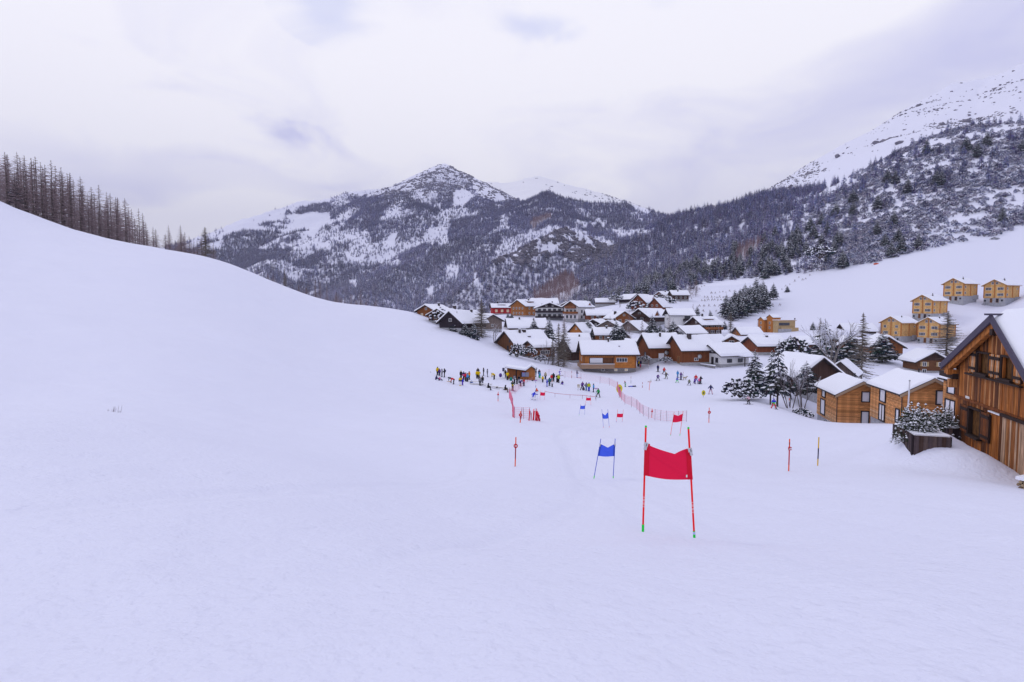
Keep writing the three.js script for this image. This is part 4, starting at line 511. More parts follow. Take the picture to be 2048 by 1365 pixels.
// the five new pale timber houses in a stepped group on the slope
const newHouse = (px, py, d, label, k) => house({
  at: [px, py, d], W: 8.6, L: 9.8, H: 8.2, pitch: 0.56, theta: -69, base: 2.2, wall: 'yellow', found: [0.42, 0.43, 0.48], roof: roofPale, ov: 0.8, snow: 0.35, sink: 6, name: 'timber_house', label,
  win: [...(k === 1 ? [['f', -2.6, 5.7, 1.2, 1.2, { bars: 2 }], ['f', 2.4, 5.7, 1.2, 1.2, { bars: 2 }], ['f', -2.3, 3, 2.2, 1.3, { bars: 4 }], ['f', 2.2, 3, 1.1, 1.3, { bars: 2 }]] : grid('f', [-2.4, 2.3], [3, 5.7], 2.4, 1.3, { bars: 4 })), ['f', -0.85, 8.3, 1, 1.2, { bars: 2 }], ['f', 0.85, 8.3, 1, 1.2, { bars: 2 }], ['f', 2.0, 8.3, 0.3, 1.1, sm], ['f', -3.6, 0.6, 0.7, 0.8, { bars: 1, frame: frameDark }], ['f', -1.2, 0.05, 1, 2, { name: 'door', bars: 1, frame: frameWood, pane: wood(WOODS.brown, 'V') }], ['f', 1.2, 0.05, 1.1, 1.9, { name: 'door', bars: 1, frame: frameWood, pane: k === 1 ? wood(WOODS.tan, 'V') : frameDark }], ['f', 3, 0.6, 0.7, 0.8, { bars: 1, frame: frameDark }], ['r', 3.4, 5.9, 0.7, 0.7, { bars: 1 }], ...(k > 2 ? [['r', -3.8, 5.7, 1, 1.2, w2], ['r', -3.8, 3, 1.1, 1.2, w2]] : [['r', -2, 2.9, 2, 1.5, { name: 'shutter_door', bars: 2, frame: frameWood, pane: wood(WOODS.yellow, 'V') }]])],
  chim: [[1.4, 0.5, 0.6, 0.3], [0.9, -0.2, 0.8, 0.3]].slice(0, k === 1 ? 1 : 2),
  extra: (g, { W, L, H, base, rise }) => { const p = wood(WOODS.orange, 'V'); const post = (x, z, h) => new MB().box(x - 0.16, x + 0.16, base, h, z - 0.16, z + 0.16).build('corner_post', p, g); post(-W / 2 + 0.1, L / 2, H - 0.3); post(W / 2, L / 2, H - 0.3); post(0, L / 2 + 0.02, H + rise - 0.4); post(W / 2 + 0.02, 0, H - 0.3); post(W / 2, -L / 2 + 0.1, H - 0.3); new MB().box(W / 2 - 0.1, W / 2 + 0.9, 0.6, 2.6, -L / 2 + 0.3, -L / 2 + 2.8).build('concrete_entrance', stoneM([0.42, 0.43, 0.48]), g); const s = new MB(); for (let i = 0; i < 6; i++) s.box(-3.2 - 0.35 * (i + 1), -3.2 - 0.35 * i, -3, 0.2 - i * 0.3, L / 2 + 0.1, L / 2 + 1.1); s.build('outside_stair', stoneM([0.4, 0.4, 0.44]), g); },
});
newHouse(1797, 682, 238, 'new pale timber house lowest of the group, left of the other low one', 1);
newHouse(1872, 686, 228, 'new pale timber house lowest at the right, half behind a bare larch', 2);
newHouse(1859, 637, 250, 'new pale timber house in the middle step of the group of five', 3);
newHouse(1920, 602, 262, 'new pale timber house on the upper step, left of the top two', 4);
newHouse(2002, 606, 254, 'new pale timber house on the upper step, right of the top two', 5);

// modern timber house with two narrow gables and a long low wing
{
  const p = at(1549, 663, 240), g = thing('modern_timber_house', 'modern orange house with two narrow gables and a long low tan wing', 'house', p, -0.45 - 0.75); g.scale.setScalar(0.74);
  const or = wood(WOODS.orange, 'H'), tn = wood(WOODS.tan, 'V');
  for (const [z, w, h, x] of [[7.2, 4, 7, -3.2], [5.2, 4.4, 8.4, 1.4]]) { const b = part('wall', gableWalls(w, 6, -3, h, 1.5), or, g); b.position.set(x, 0, z - 3); const r = part('roof', roofSlabs(w, 6, 1.5, 0.4, 0.4, 0.15, h), roofDark, g); r.position.copy(b.position); part('roof_snow', roofSnow(w, 6, 1.5, 0.42, 0.35, 0.3, h, 70 + x), lumpMat, r); windowOn(b, 'f', w, 6, 0, 1.5, 1.1, 1.6, w2); windowOn(b, 'f', w, 6, 0, 4.2, 1.1, 1.6, w2); }
  part('wing', new MB().box(3.6, 7, -3, 6.4, -8.5, 5).geo(), tn, g); new MB().box(3.3, 7.5, 6.4, 6.62, -9, 5.4).build('roof', roofPale, g); new MB().box(3.4, 7.4, 6.63, 6.95, -8.9, 5.3).build('roof_snow', lumpMat, g);
  const w = new MB().box(7.02, 7.1, 3.6, 5.2, -4, 4.2).build('window', glassDark, g); for (const z of [-2, 0, 2]) { const b = new MB().box(7.1, 7.14, 3.6, 5.2, z - 0.05, z + 0.05).build('glazing_bar', frameDark, w); }
  new MB().box(7, 9.4, -3, 1.7, -3, 4.6).build('concrete_terrace', stoneM([0.42, 0.42, 0.46]), g); new MB().box(9.3, 9.36, 1.72, 2.7, -3, 4.6).build('railing', tn, g); new MB().box(7, 9, -3, 2.3, -9, -3.2).build('retaining_wall', tn, g);
  new MB().box(6.4, 6.9, 6.95, 7.8, -8.7, -8.2).build('chimney', roofDark, g);
}
// orange chalet with the recessed terrace
house({
  at: [1214, 741, 152], W: 9, L: 14.2, H: 5.3, pitch: 0.62, rel: -80, base: 1.1, wall: 'orange', found: [0.22, 0.21, 0.22], ov: 0.9, snow: 0.42, name: 'orange_chalet', label: 'bright orange timber chalet with a balcony, beside the piste',
  win: [['r', 3.2, 2.7, 2.9, 1.15, { bars: 4 }], ['r', -1.9, 0.3, 0.9, 0.6, { bars: 1 }], ['r', 1.6, 0.3, 0.8, 0.6, { bars: 1, pane: glassLit }], ['r', 4.4, 0.3, 0.8, 0.6, { bars: 1, pane: glassLit }], ['f', 0, 2.6, 1, 1.2, w2]],
  extra: (g, { W, L }) => {
    const o = part('terrace_opening', new MB().box(W / 2 + 0.01, W / 2 + 0.05, 2.2, 3.9, -0.9, 5.6).geo(), frameDark, g); part('pane', new MB().box(W / 2 + 0.06, W / 2 + 0.09, 2.5, 3.8, 2, 5.4).geo(), glassPale, o); part('pane', new MB().box(W / 2 + 0.06, W / 2 + 0.09, 2.5, 3.8, -0.7, 1.9).geo(), wood(WOODS.brown, 'V'), o);
    for (const z of [L / 2 - 0.1, -1.1, -L / 2 + 0.2]) new MB().box(W / 2 - 0.1, W / 2 + 0.14, 1.1, 5.2, z - 0.16, z + 0.16).build('post', wood(WOODS.rust, 'V'), g);
    const fr = new MB(); for (let i = 0; i < 26; i++) { const z = L / 2 - 0.6 - i * 0.52; fr.box(W / 2 + 0.015, W / 2 + 0.1, 4.25, 4.55, z - 0.13, z + 0.13); } fr.box(W / 2 + 0.015, W / 2 + 0.1, 4.55, 4.68, -L / 2 + 0.3, L / 2 - 0.3); tag(fr.build('carved_band', wood(WOODS.brown, 'V'), g), null, null, null, 'stuff');
    const pl = wood([0.4, 0.27, 0.19], 'V'); const b = new MB().box(W / 2, W / 2 + 1.5, 1.05, 1.2, -1, L / 2 + 0.9).build('balcony', pl, g);
    const n = 26; for (let i = 0; i < n; i++) { const z = -0.95 + i * (L / 2 + 1.8) / n; const q = part('plank', cached('balplank', () => new MB().box(0, 0.05, 0, 1.15, 0, 0.28).geo()), pl, b); q.position.set(W / 2 + 1.5, 1.12, z); }
    new MB().box(W / 2 + 1.44, W / 2 + 1.6, 2.28, 2.4, -1, L / 2 + 0.95).build('snow_cap', lumpMat, b);
    new MB().box(-2, W / 2 + 1.5, 1.1, 2.25, L / 2 + 0.85, L / 2 + 0.9).build('side_railing', pl, b);
  },
  chim: [[0.6, -0.2, 0.9, 0.4], [2.6, -2.8, 0.05, 0.4]],
});
// ---------- the row of three boarded cottages ----------
const cladMat = mat(null, { vertexColors: true, roughness: 0.85, map: tiled(boardsH, 1.1) });
function cottage(px, py, d, label, win) {
  const W = 6.4, L = 9.9, H = 4.9, th = -14 * Math.PI / 180, c = at(px, py, d), p = V3(c.x + Math.cos(th) * W / 2 - Math.sin(th) * L / 2, c.y, c.z - Math.sin(th) * W / 2 - Math.cos(th) * L / 2);
  const g = thing('cottage', label, 'house', p, th), rise = W / 2 * 0.58, r = rng(px);
  part('foundation', new MB().box(-W / 2 + 0.06, W / 2 - 0.06, -3, 0.1, -L / 2 + 0.06, L / 2 - 0.06).geo(), stoneM([0.42, 0.43, 0.5]), g);
  part('wall', gableWalls(W, L, 0.1, H, rise), wood([0.3, 0.13, 0.05]), g);
  const cl = new MB(), n = 46, h = (H + rise - 0.15) / n;
  for (let i = 0; i < n; i++) {
    const y = 0.12 + i * h, pale = sstep(2.4, 0.2, y), tone = 0.75 + 0.5 * r(), k = r(); const col = (g2) => { const m = clamp(g2 * (0.35 + 0.5 * k)); return [lerp(0.62, 0.58, m) * tone, lerp(0.27, 0.42, m) * tone, lerp(0.095, 0.29, m) * tone]; };
    if (y + h < H) { let z = -L / 2; while (z < L / 2 - 0.1) { const e = Math.min(L / 2, z + 2.2 + 2.5 * r()), t2 = 0.9 + 0.2 * r(); const q = col(0.2 + 0.8 * pale * (0.4 + 0.8 * r())).map((v) => v * t2); cl.box(-W / 2 - 0.035 - 0.012 * r(), -W / 2 - 0.004, y, y + h * 0.93, z, e - 0.01, q); z = e; } }
    const half = y < H ? W / 2 + 0.03 : (W / 2) * (1 - (y + h - H) / rise); if (half > 0.1) { let x = -half; while (x < half - 0.1) { const e = Math.min(half, x + 2 + 2 * r()), t2 = 0.88 + 0.24 * r(); cl.box(x, e - 0.01, y, y + h * 0.93, L / 2 + 0.004, L / 2 + 0.035 + 0.012 * r(), col(0.05 + 0.25 * pale).map((v) => v * t2)); x = e; } }
  }
  tag(cl.build('cladding', cladMat, g), null, null, null, 'stuff');
  const rf = part('roof', roofSlabs(W, L, rise, 0.45, 0.4, 0.2, H + 0.03), roofDark, g);
  part('roof_snow', roofSnow(W, L, rise, 0.5, 0.36, 0.34, H + 0.04, px), lumpMat, rf);
  const vb = new MB(); for (const s of [-1, 1]) { const a = V3(0, H + rise - 0.2, L / 2 + 0.42), b = V3(s * (W / 2 + 0.45), H - 0.45 * 0.58 - 0.2, L / 2 + 0.42); vb.hexa([P3(a.x, a.y - 0.2, a.z + 0.05), P3(b.x, b.y - 0.2, b.z + 0.05), P3(b.x, b.y - 0.2, b.z), P3(a.x, a.y - 0.2, a.z), P3(a.x, a.y + 0.16, a.z + 0.05), P3(b.x, b.y + 0.16, b.z + 0.05), P3(b.x, b.y + 0.16, b.z), P3(a.x, a.y + 0.16, a.z)]); } vb.build('verge_board', mat([0.34, 0.24, 0.17]), rf);
  const gut = new MB().bar(P3(-W / 2 - 0.5, H - 0.32, -L / 2 - 0.3), P3(-W / 2 - 0.5, H - 0.32, L / 2 + 0.35), 0.075, 0.075, 6).bar(P3(-W / 2 - 0.5, H - 0.32, L / 2 - 0.2), P3(-W / 2 - 0.1, H - 0.7, L / 2 + 0.1), 0.05, 0.05, 6).bar(P3(-W / 2 - 0.1, H - 0.7, L / 2 + 0.1), P3(-W / 2 - 0.1, 0, L / 2 + 0.1), 0.05, 0.05, 6); gut.build('gutter', blackMetal, g);
  new MB().bar(P3(0.9, H + rise - 0.6, -1), P3(0.9, H + rise + 0.55, -1), 0.09, 0.09, 8).build('vent_pipe', blackMetal, rf);
  const o = { bars: 1, frame: frameDark, pane: glassPale, depth: 0.12, fr: 0.13 };
  for (const [f, u, y, w, h, b] of win) { const m = windowOn(g, f, W, L, f === 'l' ? L / 2 - u : u, y, w, h, { ...o, bars: b || 1 }); m.position[f === 'f' ? 'z' : 'x'] += f === 'f' ? 0.05 : -0.05; }
  return g;
}
cottage(1674, 853, 80, 'left cottage of the three boarded ones, nearest the bare bushes', [['l', 6.3, 3.3, 1.7, 1.25], ['l', 6.6, 0.5, 2.3, 2.5], ['f', 0.4, 3.7, 1.15, 1.6], ['f', 0.4, 0.25, 1.1, 2.2]]);
cottage(1803, 864, 67, 'middle boarded cottage, behind the flagpole and the planter bush', [['l', 5.6, 2.75, 1.9, 2.0], ['l', 5.7, 0.2, 1.9, 2.3, 2], ['l', 1.0, 0.9, 1.1, 1.8], ['f', 0.9, 3.5, 1.3, 1.8], ['f', 0.9, 0.5, 1.2, 1.8]]);
cottage(1988, 873, 54, 'right boarded cottage, half hidden by the dark wooden chalet', [['l', 8.0, 3.0, 1.7, 1.35], ['l', 8.1, 0.1, 2.2, 2.3, 2], ['l', 3.5, 2.9, 1.7, 1.4], ['f', 0.9, 3.5, 1.3, 1.8]]);

// ---------- the dark wooden chalet close by at the right ----------
{
  const D = 24, wd = V3(0.347, 0, -0.938).normalize(), nr = V3(-0.938, 0, -0.347).normalize(), OV = 0.55, A = V3(0.869 * D, -0.5, -D).addScaledVector(nr, -OV);
  // local axes: x to the right as seen (towards the camera side), y up, z out of the wall
  const th = Math.atan2(nr.x, nr.z), g = thing('wooden_chalet', 'weathered dark wooden chalet with shuttered windows, close by at the right', 'house', A, th);
  // a photograph point on the wall plane, in local coordinates
  const on = (px, py, o = 0) => { const r = ray(px, py), q = A.clone().addScaledVector(nr, o), t = q.dot(nr) / r.dot(nr), p = r.multiplyScalar(t).sub(A); return V3(-p.dot(wd), p.y, o); };
  const xl = on(1913, 800).x, xr = 5.2, eL = on(1881, 737, OV), sL = (0 - eL.y) / -eL.x, kr = 0.74, yb = -8.2;
  const roofY = (x) => -(x < 0 ? -x * sL : x * kr);
  const beamY = (x) => { const a = on(1916, 788), b = on(2046, 839); return lerp(a.y, b.y, (x - a.x) / (b.x - a.x)); };
  const yBeam = (beamY(xl) + beamY(3)) / 2;
  const rect = (x0, x1, y0, y1) => { const a = on(x0, y0), b = on(x1, y1); return { x0: a.x, x1: b.x, y0: Math.min(a.y, b.y), y1: Math.max(a.y, b.y) }; };
  const up1 = { x0: on(1960, 730).x, x1: on(1983, 730).x }, up2 = { x0: on(2009, 740).x, x1: on(2032, 740).x }, uy1 = on(1960, 706).y, uy0 = on(1960, 745).y;
  const lo = { x0: on(1943, 840).x, x1: on(1966, 840).x, y1: on(1943, 816).y, y0: on(1943, 868).y };
  const openings = [{ ...up1, y0: uy0, y1: uy1 }, { ...up2, y0: uy0, y1: uy1 }, lo];
  const grainT = dataTex(128, 1024, (u, v) => { const t = 0.58 + 0.42 * fbmt(u * 14, v * 5, 14, 4) + 0.4 * sstep(0.1, 0.6, fbmt(u * 22 + 5, v * 2, 22, 3)); return [t, t, t]; });
  const tones = [[0.46, 0.15, 0.035], [0.56, 0.2, 0.05], [0.26, 0.08, 0.022], [0.62, 0.28, 0.11], [0.38, 0.14, 0.045], [0.17, 0.06, 0.024], [0.62, 0.4, 0.27]].map((c) => mat(c, { map: grainT, bumpMap: grainT, bumpScale: 0.006, roughness: 0.75 }));
  const r = rng(4711);
  const inner = new MB(); { const q = (x, y) => P3(x, y, -0.12); inner.quad(q(xl, yb), q(xr, yb), q(xr, roofY(xr)), q(xl, roofY(xl))); inner.tri(q(xl, roofY(xl)), q(xr, roofY(xr)), q(0, 0)); const back = 8; inner.quad(P3(xl, yb, -0.12), P3(xl, yb, -back), P3(xl, roofY(xl), -back), P3(xl, roofY(xl), -0.12)); inner.quad(P3(xr, yb, -back), P3(xr, yb, -0.12), P3(xr, roofY(xr), -0.12), P3(xr, roofY(xr), -back)); inner.quad(P3(xr, yb, -back), P3(xl, yb, -back), P3(xl, roofY(xl), -back), P3(xr, roofY(xr), -back)); } const wallM = inner.build('wall', tones[5], g);
  // upright boards, one by one, cut round the openings
  let x = xl, k = 0; const doorX = on(2010, 880).x;
  while (x < xr - 0.02) {
    const w = Math.min(0.14 + 0.06 * r(), xr - x), xc = x + w / 2, door = xc > doorX, dz = 0.01 + 0.02 * r();
    for (const upper of [true, false]) {
      let spans = upper ? [[yBeam + 0.02, Math.min(roofY(x), roofY(x + w)) - 0.02]] : [[yb, yBeam - 0.04]];
      if (door && !upper) spans = [[yb, on(2030, 832).y]];
      for (const o of openings) if (xc > o.x0 && xc < o.x1) spans = spans.flatMap(([a, b]) => (o.y0 > a && o.y1 < b ? [[a, o.y0], [o.y1, b]] : [[a, b]]));
      for (const [a, b] of spans) if (b - a > 0.05) { const m = new MB(), u0 = r(); const z0 = -0.03, z1 = (upper ? 0.035 : 0.0) + dz + (door && !upper ? 0.07 : 0); const V4 = [P3(x + 0.004, a, z1), P3(x + w - 0.006, a, z1), P3(x + w - 0.006, a, z0), P3(x + 0.004, a, z0), P3(x + 0.004, b, z1), P3(x + w - 0.006, b, z1), P3(x + w - 0.006, b, z0), P3(x + 0.004, b, z0)]; m.hexa(V4, undefined); for (let q = 0; q < m.u.length; q += 2) { m.u[q] = m.u[q] * 1.2 + u0; m.u[q + 1] = m.u[q + 1] / 3 + u0 * 7; } const q = r(); const tn = door && !upper ? (q < 0.55 ? 6 : q < 0.8 ? 3 : 4) : upper ? (q < 0.3 ? 0 : q < 0.5 ? 1 : q < 0.62 ? 2 : q < 0.75 ? 3 : q < 0.9 ? 4 : 5) : q < 0.28 ? 0 : q < 0.45 ? 1 : q < 0.65 ? 2 : q < 0.82 ? 4 : q < 0.95 ? 5 : 3; m.build('plank', tones[tn], wallM); }
    }
    x += w; k++;
  }
  new MB().box(xl - 0.03, xr, yBeam - 0.1, yBeam + 0.03, 0.02, 0.11).build('beam', tones[2], g);
  const darkW = mat([0.035, 0.022, 0.02], { roughness: 0.8 }), panelW = tones[2];
  for (const o of openings) {
    const m = new MB(), t = 0.09; m.box(o.x0 - t, o.x0, o.y0 - t, o.y1 + t, -0.1, 0.12).box(o.x1, o.x1 + t, o.y0 - t, o.y1 + t, -0.1, 0.12).box(o.x0, o.x1, o.y1, o.y1 + t, -0.1, 0.14).box(o.x0 - 0.06, o.x1 + 0.06, o.y0 - t - 0.02, o.y0, -0.1, 0.22);
    const w = m.build('window', darkW, g); new MB().box(o.x0, o.x1, o.y0, o.y1, -0.11, -0.07).build('inner_board', mat([0.16, 0.07, 0.02], { map: grainT }), w); new MB().box(o.x0 + (o.x1 - o.x0) * 0.72, o.x0 + (o.x1 - o.x0) * 0.76, o.y0, o.y1, -0.069, -0.04).build('glazing_bar', darkW, w);
  }
  const shutter = (x0, x1, y0, y1, dark) => { const n = 3, w = (x1 - x0) / n; const s = new MB().box(x0, x1, y1 - 0.24, y1 - 0.1, 0.125, 0.16).box(x0, x1, y0 + 0.14, y0 + 0.26, 0.125, 0.16).box(x0 - 0.03, x0 + 0.02, y0, y1, 0.06, 0.135).box(x1 - 0.02, x1 + 0.03, y0, y1, 0.06, 0.135).build('shutter', darkW, g); for (let i = 0; i < n; i++) part('plank', new MB().box(x0 + 0.02 + i * w * 0.96, x0 + 0.015 + (i + 0.96) * w * 0.96, y0, y1, 0.08, 0.122).geo(), tones[dark ? [5, 2, 5][i] : [1, 6, 3][i]], s); };
  shutter(up1.x0 - 0.1 - (up1.x1 - up1.x0) * 0.62, up1.x0 - 0.1, uy0 - 0.05, uy1 + 0.05); shutter(up1.x1 + 0.1, (up1.x1 + up2.x0) / 2 - 0.02, uy0 - 0.05, uy1 + 0.05); shutter((up1.x1 + up2.x0) / 2 + 0.02, up2.x0 - 0.1, uy0 - 0.05, uy1 + 0.05); shutter(up2.x1 + 0.1, up2.x1 + 0.75, uy0 - 0.05, uy1 + 0.05);
  shutter(lo.x0 - 0.1 - (lo.x1 - lo.x0) * 0.7, lo.x0 - 0.1, lo.y0, lo.y1 + 0.05, true); shutter(lo.x1 + 0.1, lo.x1 + 0.1 + (lo.x1 - lo.x0) * 0.7, lo.y0, lo.y1 + 0.05, true);
  new MB().box(up1.x0 - 1.0, up2.x1 + 0.9, uy0 - 0.2, uy0 - 0.12, 0.1, 0.24).build('sill_rail', darkW, g);
  // sliding door rail, snow on a ledge, house number plate
  { const a = on(2011, 829), y = a.y; new MB().box(a.x, xr, y - 0.08, y + 0.05, 0.11, 0.2).build('door_rail', darkW, g); const b = on(1985, 822), c = on(2009, 832); new MB().box(b.x, c.x, (b.y + c.y) / 2 - 0.03, (b.y + c.y) / 2 + 0.02, 0.03, 0.16).build('ledge_snow', lumpMat, g); const p = rect(1936, 1943, 792, 799); const pl = new MB().box(p.x0, p.x1, p.y0, p.y1, 0.06, 0.09).build('number_plate', frameWhite, g); new MB().box(p.x0 + 0.05, p.x1 - 0.05, p.y0 + 0.05, p.y1 - 0.05, 0.091, 0.095).build('plate_face', metalGrey, pl); }
  // roof: two unlike slopes running back along the ridge, dark verge boards, beams under the eaves
  const z0 = -9, z1 = OV - 0.08, xe = eL.x, xE = 5.6, yl = roofY(xe), yr = roofY(xE), slab = (a, b, t0, t1, za, zb) => [P3(a.x, a.y + t0, zb), P3(b.x, b.y + t0, zb), P3(b.x, b.y + t0, za), P3(a.x, a.y + t0, za), P3(a.x, a.y + t1, zb), P3(b.x, b.y + t1, zb), P3(b.x, b.y + t1, za), P3(a.x, a.y + t1, za)];
  const top = { x: 0, y: 0 }, l = { x: xe, y: yl }, rr = { x: xE, y: yr };
  const rf = new MB().hexa(slab(l, top, 0.0, 0.12, z0, z1)).hexa(slab(top, rr, 0.0, 0.12, z0, z1)).build('roof', tones[0], g);
  const vg = mat([0.075, 0.065, 0.1], { roughness: 0.7 }); for (const [a, b] of [[l, top], [top, rr]]) new MB().hexa(slab(a, b, -0.04, 0.3, z1 + 0.002, z1 + 0.08)).build('verge_board', vg, rf);
  new MB().box(-0.12, 0.12, 0.26, 0.34, z0, z1 + 0.25).build('ridge_cap', vg, rf);
  for (const [a, b, s] of [[l, top, -1], [top, rr, 1]]) { const p = [], ix = [], nx = 14, nz = 24; for (let j = 0; j <= nz; j++) for (let i = 0; i <= nx; i++) { const t = i / nx, X = lerp(a.x, b.x, t), Y = lerp(a.y, b.y, t), Z = lerp(z0, z1 - 0.05, j / nz); const e = Math.min(s < 0 ? t * nx : (1 - t) * nx, (nz - j)); p.push(X, Y + 0.125 + (0.48 + 0.06 * vn(X * 1.3, Z * 0.9)) * Math.sqrt(1 - (1 - clamp(e / 1.6)) ** 2) * (s < 0 ? 0.55 : 1), Z); } for (let j = 0; j < nz; j++) for (let i = 0; i < nx; i++) { const q = j * (nx + 1) + i; ix.push(q, q + nx + 1, q + 1, q + 1, q + nx + 1, q + nx + 2); } const ge = new THREE.BufferGeometry(); ge.setAttribute('position', new THREE.Float32BufferAttribute(p, 3)); ge.setIndex(ix); ge.computeVertexNormals(); part('roof_snow', ge, lumpMat, rf); }
  const raf = (a, b, o) => new MB().hexa([P3(a.x, a.y - 0.32, o + 0.2), P3(b.x, b.y - 0.32, o + 0.2), P3(b.x, b.y - 0.32, o), P3(a.x, a.y - 0.32, o), P3(a.x, a.y - 0.005, o + 0.2), P3(b.x, b.y - 0.005, o + 0.2), P3(b.x, b.y - 0.005, o), P3(a.x, a.y - 0.005, o)]).build('rafter', tones[1], rf);
  raf({ x: xe * 0.97, y: yl * 0.97 }, { x: -0.05, y: -0.02 }, 0.22); raf({ x: 0.05, y: -0.04 }, { x: xE, y: yr }, 0.22);
  new MB().box(-0.13, 0.13, -0.62, -0.34, -0.1, 0.5).build('ridge_beam', darkW, g);
  new MB().box(xe * 0.86 - 0.12, xe * 0.86 + 0.12, roofY(xe * 0.86) - 0.6, roofY(xe * 0.86) - 0.33, -5, 0.5).build('purlin', tones[1], g); new MB().box(xl - 1.5, xl + 0.3, roofY(xl) - 0.75, roofY(xl) - 0.48, 0.05, 0.3).build('eave_bracket', darkW, g); new MB().box(xl - 0.05, xl + 0.2, roofY(xl) - 1.2, roofY(xl) - 0.76, 0.05, 0.4).build('corbel', tones[3], g);
}
// ---------- planters, flagpole, wood stack ----------
const greyBoards = [[0.055, 0.04, 0.048], [0.09, 0.066, 0.07], [0.035, 0.025, 0.03], [0.12, 0.085, 0.08], [0.07, 0.043, 0.036]].map((c) => mat(c, { map: tiled(boardsV, 0.8), roughness: 0.9 }));
function planter(corner, turn, W, L, Hh, lift, label, posts) { // corner: the near bottom corner; x along the front, z away
  const g = thing('planter_box', label, 'planter', corner, turn), r = rng(Math.round(W * 100 + L * 37)); const y0 = lift;
  for (const [n, len, side] of [[Math.round(W / 0.16), W, 0], [Math.round(L / 0.16), L, 1], [Math.round(W / 0.16), W, 2], [Math.round(L / 0.16), L, 3]]) for (let i = 0; i < n; i++) { const a = i / n * len, b = (i + 0.96) / n * len, e = 0.02 * r(), m = new MB(); if (side === 0) m.box(a, b, y0 - 0.05 * r(), y0 + Hh, 0, 0.05 + e); else if (side === 1) m.box(-0.05 - e, 0, y0 - 0.05 * r(), y0 + Hh, -b, -a); else if (side === 2) m.box(a, b, y0, y0 + Hh, -L - 0.05, -L); else m.box(W, W + 0.05, y0, y0 + Hh, -b, -a); m.build('plank', greyBoards[Math.floor(r() * 5)], g); }
  new MB().box(0.01, W - 0.01, y0 + 0.1, y0 + Hh - 0.14, -L + 0.01, -0.01).build('soil', mat([0.05, 0.04, 0.035]), g); new MB().box(0.02, W - 0.02, y0 + Hh - 0.135, y0 + Hh + 0.06, -L + 0.02, -0.02).build('snow', lumpMat, g);
  const pm = mat([0.26, 0.1, 0.045], { map: tiled(boardsV, 1) }); for (const [x, z] of posts) new MB().box(x, x + 0.2, -1.4, y0 + 0.1, z - 0.2, z).build('post', pm, g);
  return g;
}
